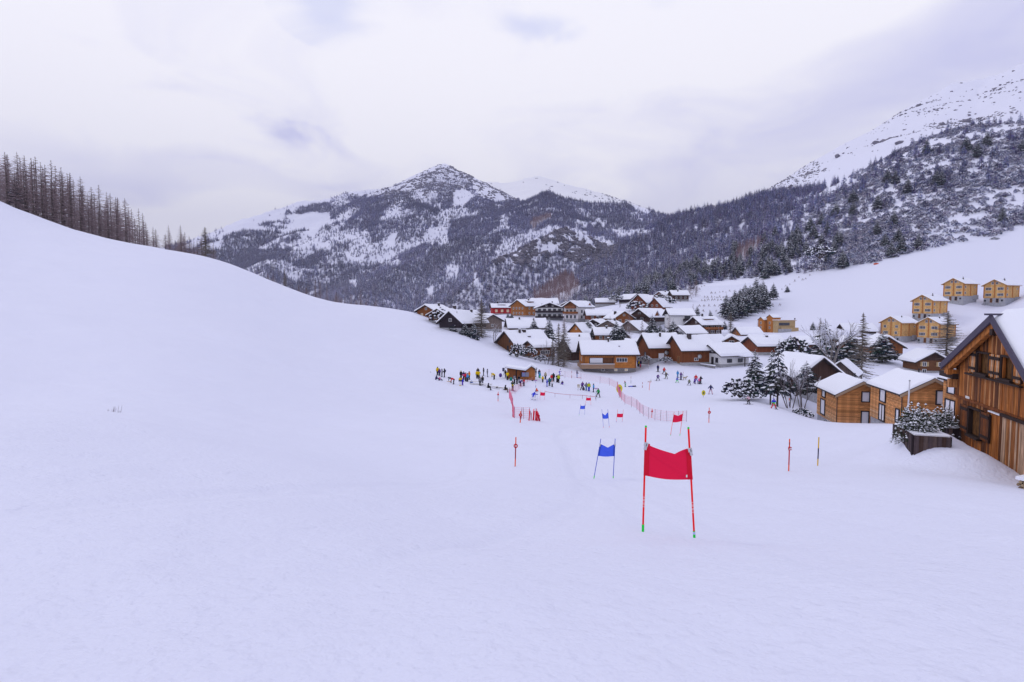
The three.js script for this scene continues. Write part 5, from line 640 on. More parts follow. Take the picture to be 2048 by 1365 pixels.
{
  const c = at(1827, 922, 24); const left = at(1787, 895, 26.4); const turn = Math.atan2(-(left.x - c.x), -(left.z - c.z));
  planter(c, turn, 1.35, Math.hypot(left.x - c.x, left.z - c.z), 1.14, 0, 'dark weathered plank planter on posts holding a snowy dwarf pine', [[0.12, -0.9], [0.12, -2.2]]);
  // a dwarf pine: boughs arching out of one root, needles in brushes along them, snow caught on top
  const bushGeo = (seed, n) => {
    const q = rng(seed), t = new MB(), gm = new MB(), sm2 = new MB();
    for (let i = 0; i < n; i++) {
      const a = q() * 6.283, L = 0.3 + 0.34 * q(), el = 0.1 + 1.25 * Math.pow(q(), 0.8), ca = Math.cos(a), sa = Math.sin(a); const P = (u) => V3(ca * L * Math.cos(el) * u * 1.1, L * Math.sin(el) * 1.5 * u - 0.16 * u * u * (1.3 - el), sa * L * Math.cos(el) * u * 1.1);
      t.bar(P(0), P(0.5), 0.012, 0.008, 4).bar(P(0.5), P(0.95), 0.008, 0.003, 4);
      const bl = 0.8 + 0.5 * q();
      for (let j = 0; j < 9; j++) {
        const u = 0.38 + 0.62 * j / 8, c = P(Math.min(1, u)), c0 = P(Math.min(1, u) - 0.08), ax = c.clone().sub(c0).normalize(), off = V3((q() - 0.5), (q() - 0.35), (q() - 0.5)).multiplyScalar(0.09 * (j < 8 ? 1 : 0.2)); c.add(off);
        const d = ax.clone().add(V3(off.x * 6, 0.5 + off.y * 4, off.z * 6)).normalize(), e = V3(-d.z, 0.2, d.x).normalize(), f = new THREE.Vector3().crossVectors(d, e), len = 0.085 + 0.05 * q();
        for (let k = 0; k < 9; k++) { const w = k / 9 * 6.283 + q(), tip = c.clone().addScaledVector(d, len * (0.55 + 0.4 * q())).addScaledVector(e, Math.cos(w) * len * 0.62).addScaledVector(f, Math.sin(w) * len * 0.62), s2 = e.clone().multiplyScalar(Math.sin(w)).addScaledVector(f, -Math.cos(w)).multiplyScalar(0.0065); gm.tri(c.clone().add(s2), c.clone().sub(s2), tip, [0.045 * bl, 0.06 * bl, 0.035 * bl]); }
        if (q() < 0.62) { const m = c.clone().addScaledVector(d, len * 0.45), r1 = 0.022 + 0.026 * q(), h1 = r1 * 0.8; const ring = []; for (let k = 0; k < 6; k++) { const w = k / 6 * 6.283; ring.push(V3(m.x + Math.cos(w) * r1 * (0.8 + 0.5 * q()), m.y - 0.004, m.z + Math.sin(w) * r1 * (0.8 + 0.5 * q()))); } const top = V3(m.x + (q() - 0.5) * 0.01, m.y + h1, m.z); const bot = V3(m.x, m.y - 0.012, m.z); for (let k = 0; k < 6; k++) { sm2.tri(ring[k], top, ring[(k + 1) % 6]); sm2.tri(ring[k], ring[(k + 1) % 6], bot); } }
      }
    }
    return { trunk: t.geo(), crown: gm.geo(), snow: sm2.geo() };
  };
  const b = (px, py, d, s, sy, seed, n, lab) => { const p = at(px, py, d); const q = bushGeo(seed, n), g = treeThing('dwarf_pine', q, barkMat, needleMat, lab, 'shrub', p, 1, seed, undefined); g.scale.set(s, sy, s); return g; };
  b(1831, 880, 25.0, 1.5, 1.75, 11, 230, 'snow covered dwarf pine spilling over the dark planter in front');
  planter(at(1897, 890, 27.6), turn + 0.15, 0.9, 1.8, 0.85, 0, 'second dark planter against the wooden chalet', []);
  b(1888, 866, 28.2, 1.5, 1.5, 12, 130, 'snowy dwarf pine in the second planter against the wooden chalet');
  const f = foot(1824, 36), t = at(1834, 762, 36); const fp = thing('flagpole', 'slim white flagpole rising behind the planter bush', 'flagpole', f); const tip = V3(0.06, t.y - f.y, 0);
  new MB().bar(P3(0, -0.6, 0), P3(tip.x, tip.y, 0), 0.05, 0.042, 10).build('pole', mat([0.62, 0.62, 0.66], { roughness: 0.4, metalness: 0.3 }), fp); const cap = part('cap', new THREE.SphereGeometry(0.06, 10, 6), metalGrey, fp); cap.position.copy(tip);
  const lp = at(2060, 976, 19.5), ls = thing('log_pile', 'low stack of split firewood with snow on top at the right edge', 'wood pile', lp, -1.2); ls.scale.setScalar(0.8); const lm = [mat([0.34, 0.25, 0.16]), mat([0.24, 0.17, 0.11]), mat([0.16, 0.11, 0.08])]; const lr = rng(3);
  for (let j = 0; j < 4; j++) for (let i = 0; i < 7; i++) { const m = part('log', new THREE.CylinderGeometry(0.07, 0.075, 0.95, 7), lm[Math.floor(lr() * 3)], ls); m.rotation.x = Math.PI / 2; m.rotation.y = lr() * 0.06; m.position.set(-0.2 + i * 0.16 + (j % 2) * 0.08, -0.12 + j * 0.13, 0); }
  part('snow', new MB().box(-0.3, 1.0, 0.36, 0.5, -0.5, 0.5).geo(), lumpMat, ls);
}
// ---------- trees in and round the village ----------
const sprN = {}; const SPK = spruceKinds;
function spruceAt(px, py, hpx, d, label, k = 0, wide = 1, group) { const p = at(px, py, d), h = hpx * d / F; p.y -= 0.1; if (!sprN[k]) { sprN[k] = forestTree[k].root; } return reuse(sprN[k], 'spruce_tree', label, 'tree', p, h, px * 0.7, group, wide); }
[
  [914, 672, 52, 175, 'dark snowy spruce left of the pale larch at the foot of the left slope', 0, 1.5], [930, 676, 32, 172, 'small bushy spruce just right of the dark one by the left houses', 1, 1.9], [948, 682, 42, 170, 'narrow snowy spruce immediately left of the pale larch trunk', 2, 1.1],
  [1016, 640, 16, 262, 'small spruce on the white roof slope below the red house', 0, 1.4], [1023, 641, 15, 262, 'smaller twin spruce on the white roof slope below the red house', 3, 1.4], [1068, 664, 28, 226, 'spruce between the two broad white roofs', 1, 1.5], [1098, 690, 58, 180, 'tall dark spruce directly behind the pale larches', 0, 1.2],
  [1176, 667, 30, 214, 'spruce above the low white roof left of the village middle', 2, 1.6], [1190, 676, 24, 206, 'bushy spruce at the left end of the brown house behind the orange chalet', 3, 1.9], [1232, 686, 48, 196, 'tall spruce behind the orange chalet, left of the steep dark hut', 0, 1.5], [1244, 686, 38, 195, 'spruce crown overlapping the steep dark hut', 1, 1.7],
  [1304, 680, 54, 186, 'large spruce standing behind the left rust brown house', 0, 1.35], [1320, 680, 34, 185, 'slim spruce between the two largest village spruces', 2, 1.2], [1328, 680, 26, 184, 'smallest spruce of the row behind the brown barns', 3, 1.2], [1346, 682, 46, 182, 'large spruce behind the right rust brown house', 1, 1.45], [1362, 684, 26, 181, 'snowy low spruce right of the village spruce row', 3, 2.2],
  [1394, 640, 30, 262, 'dark spruce behind the dark brown chalet with the rust balcony', 0, 1.3], [1421, 642, 22, 262, 'smaller dark spruce at the right of the rust balcony chalet roof', 1, 1.5], [1449, 660, 20, 235, 'little spruce by the foot of the snowfield, left of a larch', 2, 1.3], [1494, 712, 26, 172, 'snowy small spruce beside the white walled chalet', 3, 2],
  [1509, 790, 96, 90, 'big snow laden spruce, leftmost of the group before the dark red barn', 0, 1.2], [1580, 712, 44, 160, 'grey snowy pine behind the tall spruces', 3, 2.1],
  [1648, 752, 118, 116, 'broad dark spruce hidden behind the big bare tree', 0, 1.5], [1700, 730, 76, 150, 'snowy spruce behind the tall bare larch', 1, 1.5], [1626, 664, 22, 236, 'little dark spruce on the snow slope below the piste', 0, 1.4], [1765, 722, 62, 152, 'round snowy spruce before the brown barn below the yellow houses', 3, 1.7], [1704, 752, 28, 118, 'young spruce between the cottage roof and the tall larch', 2, 1.3],
  [1612, 788, 70, 94, 'dark snowy spruce behind the left cottage', 3, 1.5],
  [1685, 536, 40, 404, 'single snowy spruce standing at the edge of the piste below the forest', 0, 1.25], [1547, 598, 34, 352, 'small spruce right of the dark grove on the snowfield', 1, 1.3], [1575, 585, 14, 372, 'tiny spruce on the snowfield above the dark grove', 2, 1.5], [32, 408, 56, 190, 'dark blue green spruce among the bare larches at the far left', 0, 1.3],
].forEach((a) => spruceAt(...a));
// two tall spruces with bare lower trunks at the piste edge
[[1541, 810, 120, 84, 'tall open snowy spruce with a bare lower trunk at the piste edge', 301], [1555, 809, 140, 83, 'tallest spruce with a bare lower trunk at the piste edge', 302]].forEach(([px, py, hp, d, lab, sd]) => { const p = at(px, py, d); p.y -= 0.4; treeThing('spruce_tree', spruceGeo(sd, { layers: 15, per: 7, width: 0.16, snow: 0.95, base: 0.27, droop: 0.5 }), barkMat, needleMat, lab, 'tree', p, hp * d / F, sd, undefined, 0.95); });
// the dark grove on the snowfield
{ const r = rng(99); const G = [[1452, 632], [1462, 628], [1470, 634], [1478, 622], [1486, 628], [1494, 616], [1502, 622], [1508, 608], [1516, 612], [1520, 600], [1528, 606], [1512, 596], [1500, 604], [1490, 608], [1480, 612], [1470, 618], [1460, 636], [1484, 634], [1496, 628], [1508, 618], [1518, 620], [1526, 596], [1466, 640], [1532, 616]]; for (const [x, y] of G) { const k = Math.floor(r() * 4); const d = lerp(284, 345, clamp((640 - y) / 45)); spruceAt(x, y, 32 + 18 * r(), d, 'dark spruce in the compact grove alone on the snowfield right of the village', k, 1.15 + 0.4 * r(), 'spruces of the dark grove on the snowfield'); } }
// round snowy bushes
const bushKinds = [21, 22, 23].map((s) => scrubGeo(s, { tufts: 130, flat: 0.8, snow: 0.85 })); const bushRoot = {};
[[884, 646, 30, 188, 'grey snowy hedge bush under the brown gabled chalet', 1.4], [898, 652, 22, 184, 'low snowy bush under the black gabled house', 2], [1034, 714, 28, 152, 'snowy round bush at the foot of the left slope below the big roof', 0.9], [1058, 714, 22, 151, 'dark snowy bush before the brown wing', 1.3], [1081, 722, 14, 150, 'small snowy bush on the snow bank left of the larches', 1.6], [1480, 792, 36, 88, 'low snowy bush left of the big snow laden spruce', 1.6], [1470, 790, 26, 89, 'smallest snowy bush at the left tip of the spruce group', 1.6], [1496, 796, 20, 87, 'snow crusted bush in front of the big snow laden spruce', 1.8], [1652, 850, 12, 78, 'tuft of bush at the corner of the left cottage', 1.6], [1290, 722, 12, 150, 'snowy garden bush before the left rust brown house', 1.8], [1331, 724, 12, 148, 'snowy garden bush between the two rust brown houses', 1.8], [1278, 622, 22, 300, 'snow covered shrubbery below the upper row house', 2], [1324, 612, 24, 348, 'grey bush clump before the uppermost houses', 1.6], [1234, 602, 14, 366, 'bush beside the low shed at the upper village edge', 2], [1590, 712, 36, 158, 'grey snowy bush right of the tall spruces', 1.5], [1604, 836, 22, 80, 'bush at the foot of the bare bushes by the cottage', 1.7], [1640, 516, 24, 418, 'snowy bush at the forest edge above the piste, left of the lone spruce', 1.8], [1888, 498, 10, 398, 'small dwarf pine alone on the upper piste', 1.8], [1990, 482, 8, 386, 'tiny dwarf pine on the piste at the right', 1.8]].forEach(([px, py, hp, d, lab, w], i) => { const k = i % 3, h = hp * d / F / 0.95, p = at(px, py, d); p.y -= 0.15; if (!bushRoot[k]) bushRoot[k] = treeThing('snowy_bush', bushKinds[k], barkMat, needleMat, lab, 'shrub', p, h, i, undefined, w); else reuse(bushRoot[k], 'snowy_bush', lab, 'shrub', p, h, i, undefined, w); });
// larches without needles
const larchRoot = {}; const greyTwig = mat([0.17, 0.145, 0.125], { roughness: 0.95 });
const fineLarch = [61, 62, 63].map((s) => larchGeo(s, { whorls: 40, per: 6, width: 0.19, snow: 0.35, thick: 1.6 }));
function larchAt(px, py, hpx, d, label, k, wide = 1, group) { const fine = k >= 10, key = k, p = at(px, py, d), h = hpx * d / F; p.y -= 0.2; if (!larchRoot[key]) return (larchRoot[key] = treeThing('larch_tree', fine ? fineLarch[k - 10] : larchKinds[k], fine ? paleBark : barkMat, fine ? greyTwig : twigMat, label, 'tree', p, h, px, group, wide)); return reuse(larchRoot[key], 'larch_tree', label, 'tree', p, h, px, group, wide); }
[
  [963, 678, 82, 176, 'tall pale bare larch at the foot of the left slope', 10, 1.75], [1117, 736, 92, 152, 'left one of the two pale larches beside the orange chalet', 11, 1.35], [1128, 738, 94, 151, 'right one of the two pale larches beside the orange chalet', 12, 1.3], [1105, 732, 60, 154, 'short bare larch left of the two pale ones', 10, 0.8],
  [1258, 684, 64, 190, 'thin tall larch above the right end of the orange chalet roof', 2, 0.8], [1284, 680, 46, 192, 'slight bare larch behind the barn roofs', 3, 0.8], [1386, 640, 34, 262, 'bare larch beside the dark spruce in the upper village', 4, 0.9], [1461, 668, 46, 220, 'bare larch at the foot of the snowfield by the orange house', 12, 1.2], [1437, 690, 46, 188, 'thin young larch rising from the white roofs', 2, 0.55], [1471, 686, 30, 200, 'small bare larch before the low orange house', 3, 0.9],
  [1723, 756, 134, 118, 'very tall bare larch behind the cottage roofs', 11, 1.25], [1640, 700, 66, 190, 'bare larch behind the dark red barns', 12, 1.2], [1893, 716, 96, 138, 'bare larch with sweeping branches before the low yellow house', 10, 2.3], [1148, 626, 26, 330, 'bare larch beside the small pale chalet', 4, 0.9],
  [411, 522, 68, 196, 'lone larch furthest right on the left ridge', 12, 1.8], [362, 508, 58, 190, 'larch standing up over the low end of the ridge wood', 1, 1.5], [338, 502, 52, 188, 'thin larch left of the taller one near the ridge end', 2, 1.0], [570, 582, 46, 208, 'bare larch on the shoulder of the left ridge before the forest', 11, 0.8], [631, 606, 48, 212, 'left larch of the pair on the low left ridge', 3, 0.7], [640, 608, 48, 212, 'right larch of the pair on the low left ridge', 4, 0.7], [654, 611, 40, 212, 'larch just right of the pair on the low left ridge', 2, 0.8], [690, 618, 30, 214, 'last small larch down the left ridge', 1, 0.9], [676, 614, 24, 214, 'short larch between the pair and the last one on the ridge', 0, 0.9],
  [1010, 664, 30, 240, 'bare larch between the two broad white roofs at the left', 2, 1.2], [1128, 668, 40, 214, 'bare larch above the pale pair, before the white chalet', 3, 1.1], [1220, 664, 34, 222, 'bare larch by the low house with the grey brown gable', 0, 1.2], [1292, 652, 30, 244, 'bare larch before the wide dark chalet', 4, 1.2], [1338, 668, 44, 214, 'bare larch before the white apartment house', 2, 1.0], [1350, 700, 40, 178, 'bare larch rising behind the right rust brown house', 3, 1.0], [1418, 686, 34, 196, 'bare larch right of the small white house', 0, 1.2], [1240, 626, 24, 330, 'bare larch above the long low house', 1, 1.4], [1300, 606, 24, 362, 'bare larch before the uppermost red brown chalet', 2, 1.4], [1380, 596, 34, 384, 'bare larch at the forest edge right of the uppermost houses', 3, 1.5], [1392, 592, 36, 388, 'bare larch second from the forest edge right of the uppermost houses', 4, 1.5], [1516, 668, 30, 236, 'bare larch beside the modern timber house', 1, 1.2], [1760, 690, 44, 172, 'bare larch before the dark hay barn', 2, 1.3],
].forEach((a) => larchAt(...a));
// the larch wood along the left ridge
{ const r = rng(2024); const sky = [[-30, 390], [0, 402], [60, 425], [110, 445], [200, 470], [300, 496], [345, 506], [430, 522]], top = [[-30, 300], [10, 302], [60, 308], [110, 322], [160, 350], [200, 370], [250, 395], [290, 420], [310, 448], [345, 462], [430, 500]]; const y = (P, x) => { for (let i = 0; i + 1 < P.length; i++) if (x <= P[i + 1][0]) return lerp(P[i][1], P[i + 1][1], (x - P[i][0]) / (P[i + 1][0] - P[i][0])); return P.at(-1)[1]; };
  for (let i = 0; i < 92; i++) { const row = i % 5, px = -26 + (i + r() * 0.9) / 92 * (row < 3 ? 340 : 450), d0 = lerp(176, 196, clamp(px / 430)), d = d0 + 4 + row * 8 + 4 * r(), x = ray(px, 620).x * d, gy = ground(x, -d); const base = toPix(V3(x, gy, -d))[1]; const want = y(top, px) + 40 * Math.pow(r(), 1.5) + (row > 2 ? 8 : 0); const hpx = Math.max(22, base - want); const k = Math.floor(r() * 5); larchAt(px, base, hpx, d, 'bare brown larch in the dense wood along the left ridge', k, 1.0 + 0.6 * r(), 'bare larches of the wood along the left ridge'); } }
// the wood thins out along the low part of the ridge
{ const r = rng(515); const P = [[330, 503], [430, 521], [510, 552], [575, 582], [650, 606], [730, 614], [790, 622]]; const y = (x) => { for (let i = 0; i + 1 < P.length; i++) if (x <= P[i + 1][0]) return lerp(P[i][1], P[i + 1][1], (x - P[i][0]) / (P[i + 1][0] - P[i][0])); return 622; };
  for (let i = 0; i < 34; i++) { const px = i < 13 ? 338 + 90 * r() : i < 17 ? 460 + 110 * r() : 596 + 170 * r(), d = 205 + 10 * r(), hpx = (i < 13 ? 22 + 26 * r() : 14 + 26 * r() * r()) + 8; larchAt(px, y(px) + 8, hpx, d, 'small bare larch of the scattered ones down the low part of the left ridge', Math.floor(r() * 5), 1.3 + 0.6 * r(), 'scattered small larches down the left ridge'); } }
// leafless broadleaf trees and bushes
{
  const big = bareGeo(7, { depth: 6, len: 0.2, r0: 0.011, spread: 0.52, snow: 0.8 }), multi = bareGeo(9, { stems: 4, depth: 5, len: 0.27, r0: 0.01, spread: 0.36, snow: 0.55, lean: 0.18 }), small = bareGeo(15, { stems: 2, depth: 5, len: 0.28, r0: 0.012, spread: 0.5, snow: 0.4 }), twig = mat([0.2, 0.18, 0.17], { roughness: 0.95 }), br = mat([0.1, 0.08, 0.085], { roughness: 0.95 });
  const put = (geo, m, px, py, hp, d, lab, w = 1) => { const p = at(px, py, d); p.y -= 0.2; geo.root = geo.root ? reuse(geo.root, 'bare_tree', lab, 'tree', p, hp * d / F, px, undefined, w) : treeThing('bare_tree', geo, m, m, lab, 'tree', p, hp * d / F, px, undefined, w); };
  put(big, twig, 1668, 764, 132, 108, 'big bare tree with snow lined branches before the barns', 1.05); put(multi, br, 1580, 812, 98, 82, 'dark multi stemmed bare tree at the piste edge', 0.9); put(multi, br, 1604, 812, 84, 81, 'leaning bare stems left of the left cottage', 0.9); put(small, br, 989, 684, 40, 168, 'small bare forked tree right of the pale larch', 1.2); put(small, br, 1093, 732, 56, 152, 'bare thin tree left of the pale larches', 0.9); put(small, br, 1142, 716, 44, 162, 'bare snowy bush between larch and orange chalet', 1.4); put(small, br, 1145, 668, 18, 218, 'bare bush beside the small orange gable', 1.6); put(small, br, 1545, 722, 30, 162, 'bare snowy bush below the dark red barn', 1.6);
  // a few twigs sticking out of the snow at the left
  const f = foot(224, 31), g = thing('dry_bush', 'few dry twigs sticking out of the snow on the left slope', 'bush', at(224, 832, 31)), r = rng(6); const t = new MB(); for (let i = 0; i < 16; i++) { const x = (r() - 0.55) * 0.75, l = 0.2 + 0.45 * r() * (x > -0.15 ? 1 : 0.5); const a = P3(x, -0.2, (r() - 0.5) * 0.2), b = P3(x + 0.12 + 0.15 * r(), l * 0.6, a.z + 0.05), c = P3(b.x + 0.1 * r(), l, b.z); t.bar(a, b, 0.01, 0.007, 4).bar(b, c, 0.007, 0.003, 3); if (r() < 0.6) t.bar(b, P3(b.x + 0.15 * r(), b.y + 0.14, b.z), 0.005, 0.002, 3); } t.build('twigs', mat([0.11, 0.08, 0.1]), g);
}
// ---------- slalom gates ----------
const redPole = mat([0.85, 0.012, 0.012], { roughness: 0.4 }), bluePole = mat([0.02, 0.06, 0.5], { roughness: 0.4 }), greenTip = mat([0.01, 0.62, 0.05], { roughness: 0.5 }), clothWeave = dataTex(64, 64, (u, v) => { const a = 0.9 + 0.1 * Math.sin(u * 201) * Math.sin(v * 201); return [a, a, a]; }, false, 6, 4);
const redCloth = mat([0.86, 0.012, 0.07], { roughness: 0.75, map: clothWeave }), redSleeve = mat([0.62, 0.006, 0.03], { roughness: 0.7 }), blueCloth = mat([0.07, 0.14, 0.85], { roughness: 0.75, map: clothWeave }), blueSleeve = mat([0.03, 0.07, 0.45], { roughness: 0.7 }), clipM = mat([0.5, 0.5, 0.54], { roughness: 0.4, metalness: 0.2 });
function gate(lb, lt, rb, rt, d, color, f0, f1, label, o = {}) {
  const { dr = d, sag = 0.16, dip = 0.5, bend = 0.05, near = false, green = true, r = 0.0155 } = o; const red = color === 'red';
  const stand = (q, d0) => { const g0 = onGround(q[0], q[1], d0 * 0.75, d0 * 1.35); return g0 ? -g0.z : d0; }; const dl = (stand(lb, d) + stand(rb, dr)) / 2, dq = dl - (d - dr); const A = at(lb[0], lb[1], dl), B = at(lt[0], lt[1], dl), C = at(rb[0], rb[1], dq), D = at(rt[0], rt[1], dq), g = thing('slalom_gate', label, 'ski gate', A);
  const loc = (p) => V3(p.x - A.x, p.y - A.y, p.z - A.z), pm = red ? redPole : bluePole, L0 = loc(A), L1 = loc(B), R0 = loc(C), R1 = loc(D), tip = green ? greenTip : red ? bluePole : redPole;
  for (const [a, b] of [[L0, L1], [R0, R1]]) { const q = (t) => a.clone().lerp(b, t), p = new MB().bar(q(-0.12), q(0.985), r, r, 10).build('pole', pm, g); new MB().bar(q(-0.1), q(0.065), r * 1.28, r * 1.28, 10).build('pole_sleeve', tip, p); new MB().bar(q(0.985), q(1), r * 1.05, r * 1.02, 10).build('pole_cap', red ? greenTip : pm, p); if (near) { const m = new MB(); for (let i = 0; i < 9; i++) { const t = 0.235 + i * 0.011; if (i % 3 !== 1) m.bar(q(t), q(t + 0.006), r * 1.04, r * 1.04, 8); } tag(m.build('print_marks', mat([0.8, 0.72, 0.75]), p), null, null, null, 'stuff'); if (a === R0) new MB().bar(q(0.036), q(0.058), r * 1.34, r * 1.34, 10).build('sticker', mat([0.45, 0.5, 0.8]), p); } }
  const lp = (t) => L0.clone().lerp(L1, t), rp = (t) => R0.clone().lerp(R1, t), [a0, a1] = Array.isArray(f0) ? f0 : [f0, f0], [b0, b1] = Array.isArray(f1) ? f1 : [f1, f1], nx = 26, ny = 14, H = L0.distanceTo(L1) * (b0 - a0);
  const fwd = V3(-(R0.z - L0.z), 0, R0.x - L0.x).normalize(); if (fwd.z < 0) fwd.negate();
  const surf = (u, v) => { const tl = lp(lerp(a0, b0, v)), tr = rp(lerp(a1, b1, v)), p = tl.lerp(tr, u); const tent = u < dip ? u / dip : (1 - u) / (1 - dip); p.y -= sag * H * Math.pow(Math.max(0, tent), near ? (u < dip ? 0.6 : 1.35) : 1.2) * v * v * v; p.y += -bend * H * Math.sin(Math.PI * u) * (1 - v) * (1 - v); p.addScaledVector(fwd, r + 0.004 + 0.016 * Math.sin(u * 3.14) * (1 + 0.7 * Math.sin(5 * u + 7 * v)) + 0.012 * Math.exp(-(((v - 0.85 + u * 0.78) / 0.05) ** 2)) * sstep(0.05, 0.2, u)); return p; };
  const sheet = (u0, u1, n, off = 0) => { const p = [], uv = [], ix = []; for (const s of [0, 1]) for (let j = 0; j <= ny; j++) for (let i = 0; i <= n; i++) { const u = lerp(u0, u1, i / n), q = surf(u, j / ny).addScaledVector(fwd, off - s * 0.003); p.push(q.x, q.y, q.z); uv.push(u, j / ny); } const N = (n + 1) * (ny + 1); for (const s of [0, 1]) for (let j = 0; j < ny; j++) for (let i = 0; i < n; i++) { const k = s * N + j * (n + 1) + i; if (s) ix.push(k, k + n + 1, k + 1, k + 1, k + n + 1, k + n + 2); else ix.push(k, k + 1, k + n + 1, k + 1, k + n + 2, k + n + 1); } const ge = new THREE.BufferGeometry(); ge.setAttribute('position', new THREE.Float32BufferAttribute(p, 3)); ge.setAttribute('uv', new THREE.Float32BufferAttribute(uv, 2)); ge.setIndex(ix); ge.computeVertexNormals(); return ge; };
  const cl = part('banner', sheet(-0.02, 1.02, nx), red ? redCloth : blueCloth, g); part('sleeve', sheet(-0.025, 0.085, 4, 0.005), red ? redSleeve : blueSleeve, cl); part('sleeve', sheet(0.915, 1.025, 4, 0.005), red ? redSleeve : blueSleeve, cl);
  if (near || d < 30) for (const [u, s] of [[0.0, 1], [1.0, -1]]) { const p = surf(u, 0.93).addScaledVector(fwd, 0.02), m = new MB(), k = near ? 1 : 0.9; m.box(-0.035 * k, 0.035 * k, -0.02, 0.045, -0.015, 0.012).box(-0.018 * k, 0.03 * k, -0.085, -0.022, -0.012, 0.01); const c = m.build('clip', clipM, g); c.position.copy(p); c.rotation.y = Math.atan2(fwd.x, fwd.z); c.rotation.z = -0.25 * s; const n2 = new MB().box(0.004, 0.013, -0.015, 0.03, 0.0125, 0.016).build('clip_slot', blackMetal, c); const hem = new MB().box(s * 0.045 - 0.022, s * 0.045 + 0.022, -0.035, 0.035, -0.012, 0.008).build('corner_patch', redSleeve, c); if (!red) hem.material = blueSleeve; }
  if (near) { const p = surf(0.895, 0.12).addScaledVector(fwd, 0.009), t = new MB().box(-0.012, 0.012, -0.022, 0.022, 0, 0.003).build('label_tag', frameWhite, g); t.position.copy(p); t.rotation.y = Math.atan2(fwd.x, fwd.z); }
  return g;
}
gate([1286, 1063], [1292, 852], [1389, 1077], [1377, 855], 9.4, 'red', [0.535, 0.535], [0.845, 0.815], 'large red slalom gate closest by, with a red banner', { near: true, dr: 9.35, sag: 0.23, dip: 0.66, bend: 0.05, r: 0.0165 });
gate([1188, 957], [1202, 878], [1226.5, 958], [1230.5, 878], 25.6, 'blue', [0.57, 0.57], [0.87, 0.87], 'blue slalom gate just left of the large red one', { sag: 0.3, dip: 0.52, r: 0.0165 });
gate([1341, 873], [1348.5, 825], [1360, 871], [1366.5, 822], 41, 'red', 0.58, [0.9, 0.88], 'red slalom gate beside the pink net fence on the right', { sag: 0.2 });
gate([1207.2, 856.5], [1203.7, 819], [1218.7, 855.4], [1215.7, 819], 54, 'blue', 0.5, [0.78, 0.84], 'blue slalom gate with leaning poles left of a red one', { sag: 0.5, green: false });
gate([1232.8, 844.8], [1235.4, 819.6], [1244.5, 845.4], [1246.9, 819.6], 67, 'red', 0.4, 0.68, 'red slalom gate right of the leaning blue gate', { sag: 0.05, green: false });
gate([1158.6, 830.5], [1161.7, 808.5], [1169.4, 831], [1170.2, 808], 86, 'blue', 0.55, 0.85, 'small blue slalom gate further down the course', { sag: 0.12 });
gate([1171, 811.5], [1173.5, 791], [1182, 812], [1181.4, 791], 88, 'red', 0.5, 0.77, 'small red slalom gate behind the small blue one', { sag: 0.1, green: false });
gate([1080, 799.8], [1081.3, 779.7], [1088.8, 799.8], [1090, 781], 95, 'red', 0.42, 0.75, 'last red slalom gate beside the skier in blue', { sag: 0.05, green: false });

// ---------- piste markers and signs ----------
const orangeM = mat([0.78, 0.09, 0.01], { roughness: 0.5 }), darkRed = mat([0.32, 0.01, 0.02], { roughness: 0.5 }), discRed = mat([0.5, 0.01, 0.02], { roughness: 0.5 }), yellowM = mat([0.68, 0.4, 0.0], { roughness: 0.5 }), signYellow = mat([0.66, 0.56, 0.03], { roughness: 0.5 });
function marker(px, py, topy, d, label, o = {}) {
  const { sign = 'disc', lean = 0.3, bands = [[0, 0.27, orangeM], [0.27, 0.75, darkRed], [0.75, 1, orangeM]], r = 0.03, arrow = true, sr = 0.15, sy = 0.71 } = o;
  const gp = onGround(px, py, d * 0.75, d * 1.4); if (gp) d = -gp.z; const A = at(px, py, d), B = at(px + lean, topy, d), g = thing('piste_marker', label, 'piste marker', A), H = B.clone().sub(A), q = (t) => H.clone().multiplyScalar(t);
  new MB().bar(q(-0.2), q(0.004), r, r, 8).build('spike', blackMetal, g);
  for (const [a, b, m] of bands) new MB().bar(q(a), q(b), r, r, 8).build('pole_section', m, g);
  if (sign) { const s = sign === 'disc' ? part('sign_disc', new THREE.CylinderGeometry(sr, sr, 0.02, 24), discRed, g) : part('sign_plate', new THREE.BoxGeometry(sr * 1.9, 0.02, sr * 1.9), discRed, g); s.position.copy(q(sy)); s.position.z += r + 0.02; s.rotation.x = Math.PI / 2; if (arrow) { const a = part('arrow', new MB().box(-0.08, 0.02, 0.011, 0.017, -0.016, 0.016).geo(), frameWhite, s); const t = new MB(); t.tri(P3(0.01, 0.018, -0.055), P3(0.01, 0.018, 0.055), P3(0.09, 0.018, 0)); t.build('arrow_head', frameWhite, s); if (sign !== 'disc') a.rotation.y = 0.7; } }
  return g;
}
marker(1030.3, 933.5, 875, 27.2, 'orange and red piste marker with a round arrow sign, alone left of the course', { lean: 1.6, sr: 0.115 });
marker(1577.8, 943, 878.5, 26.6, 'orange and red piste marker with a square arrow sign, right of the course', { lean: 1.9, sign: 'plate', sr: 0.085, bands: [[0, 0.2, orangeM], [0.2, 0.66, discRed], [0.66, 0.76, darkRed], [0.76, 0.82, orangeM], [0.82, 0.9, darkRed], [0.9, 1, orangeM]] });
marker(1635.8, 932, 875, 29, 'yellow and black snow pole between piste marker and planter', { lean: 2.5, sign: null, bands: [[0, 0.24, yellowM], [0.24, 0.62, mat([0.02, 0.012, 0.05])], [0.62, 1, yellowM]] });
marker(1418, 846, 816, 58, 'slender red piste marker with a small disc on the open slope', { lean: 0.8, sr: 0.17, sy: 0.7, r: 0.04 });
marker(1040.5, 846, 823, 57, 'red piste marker with a disc before the left net fence', { lean: 1, sr: 0.17, sy: 0.68, r: 0.05 });
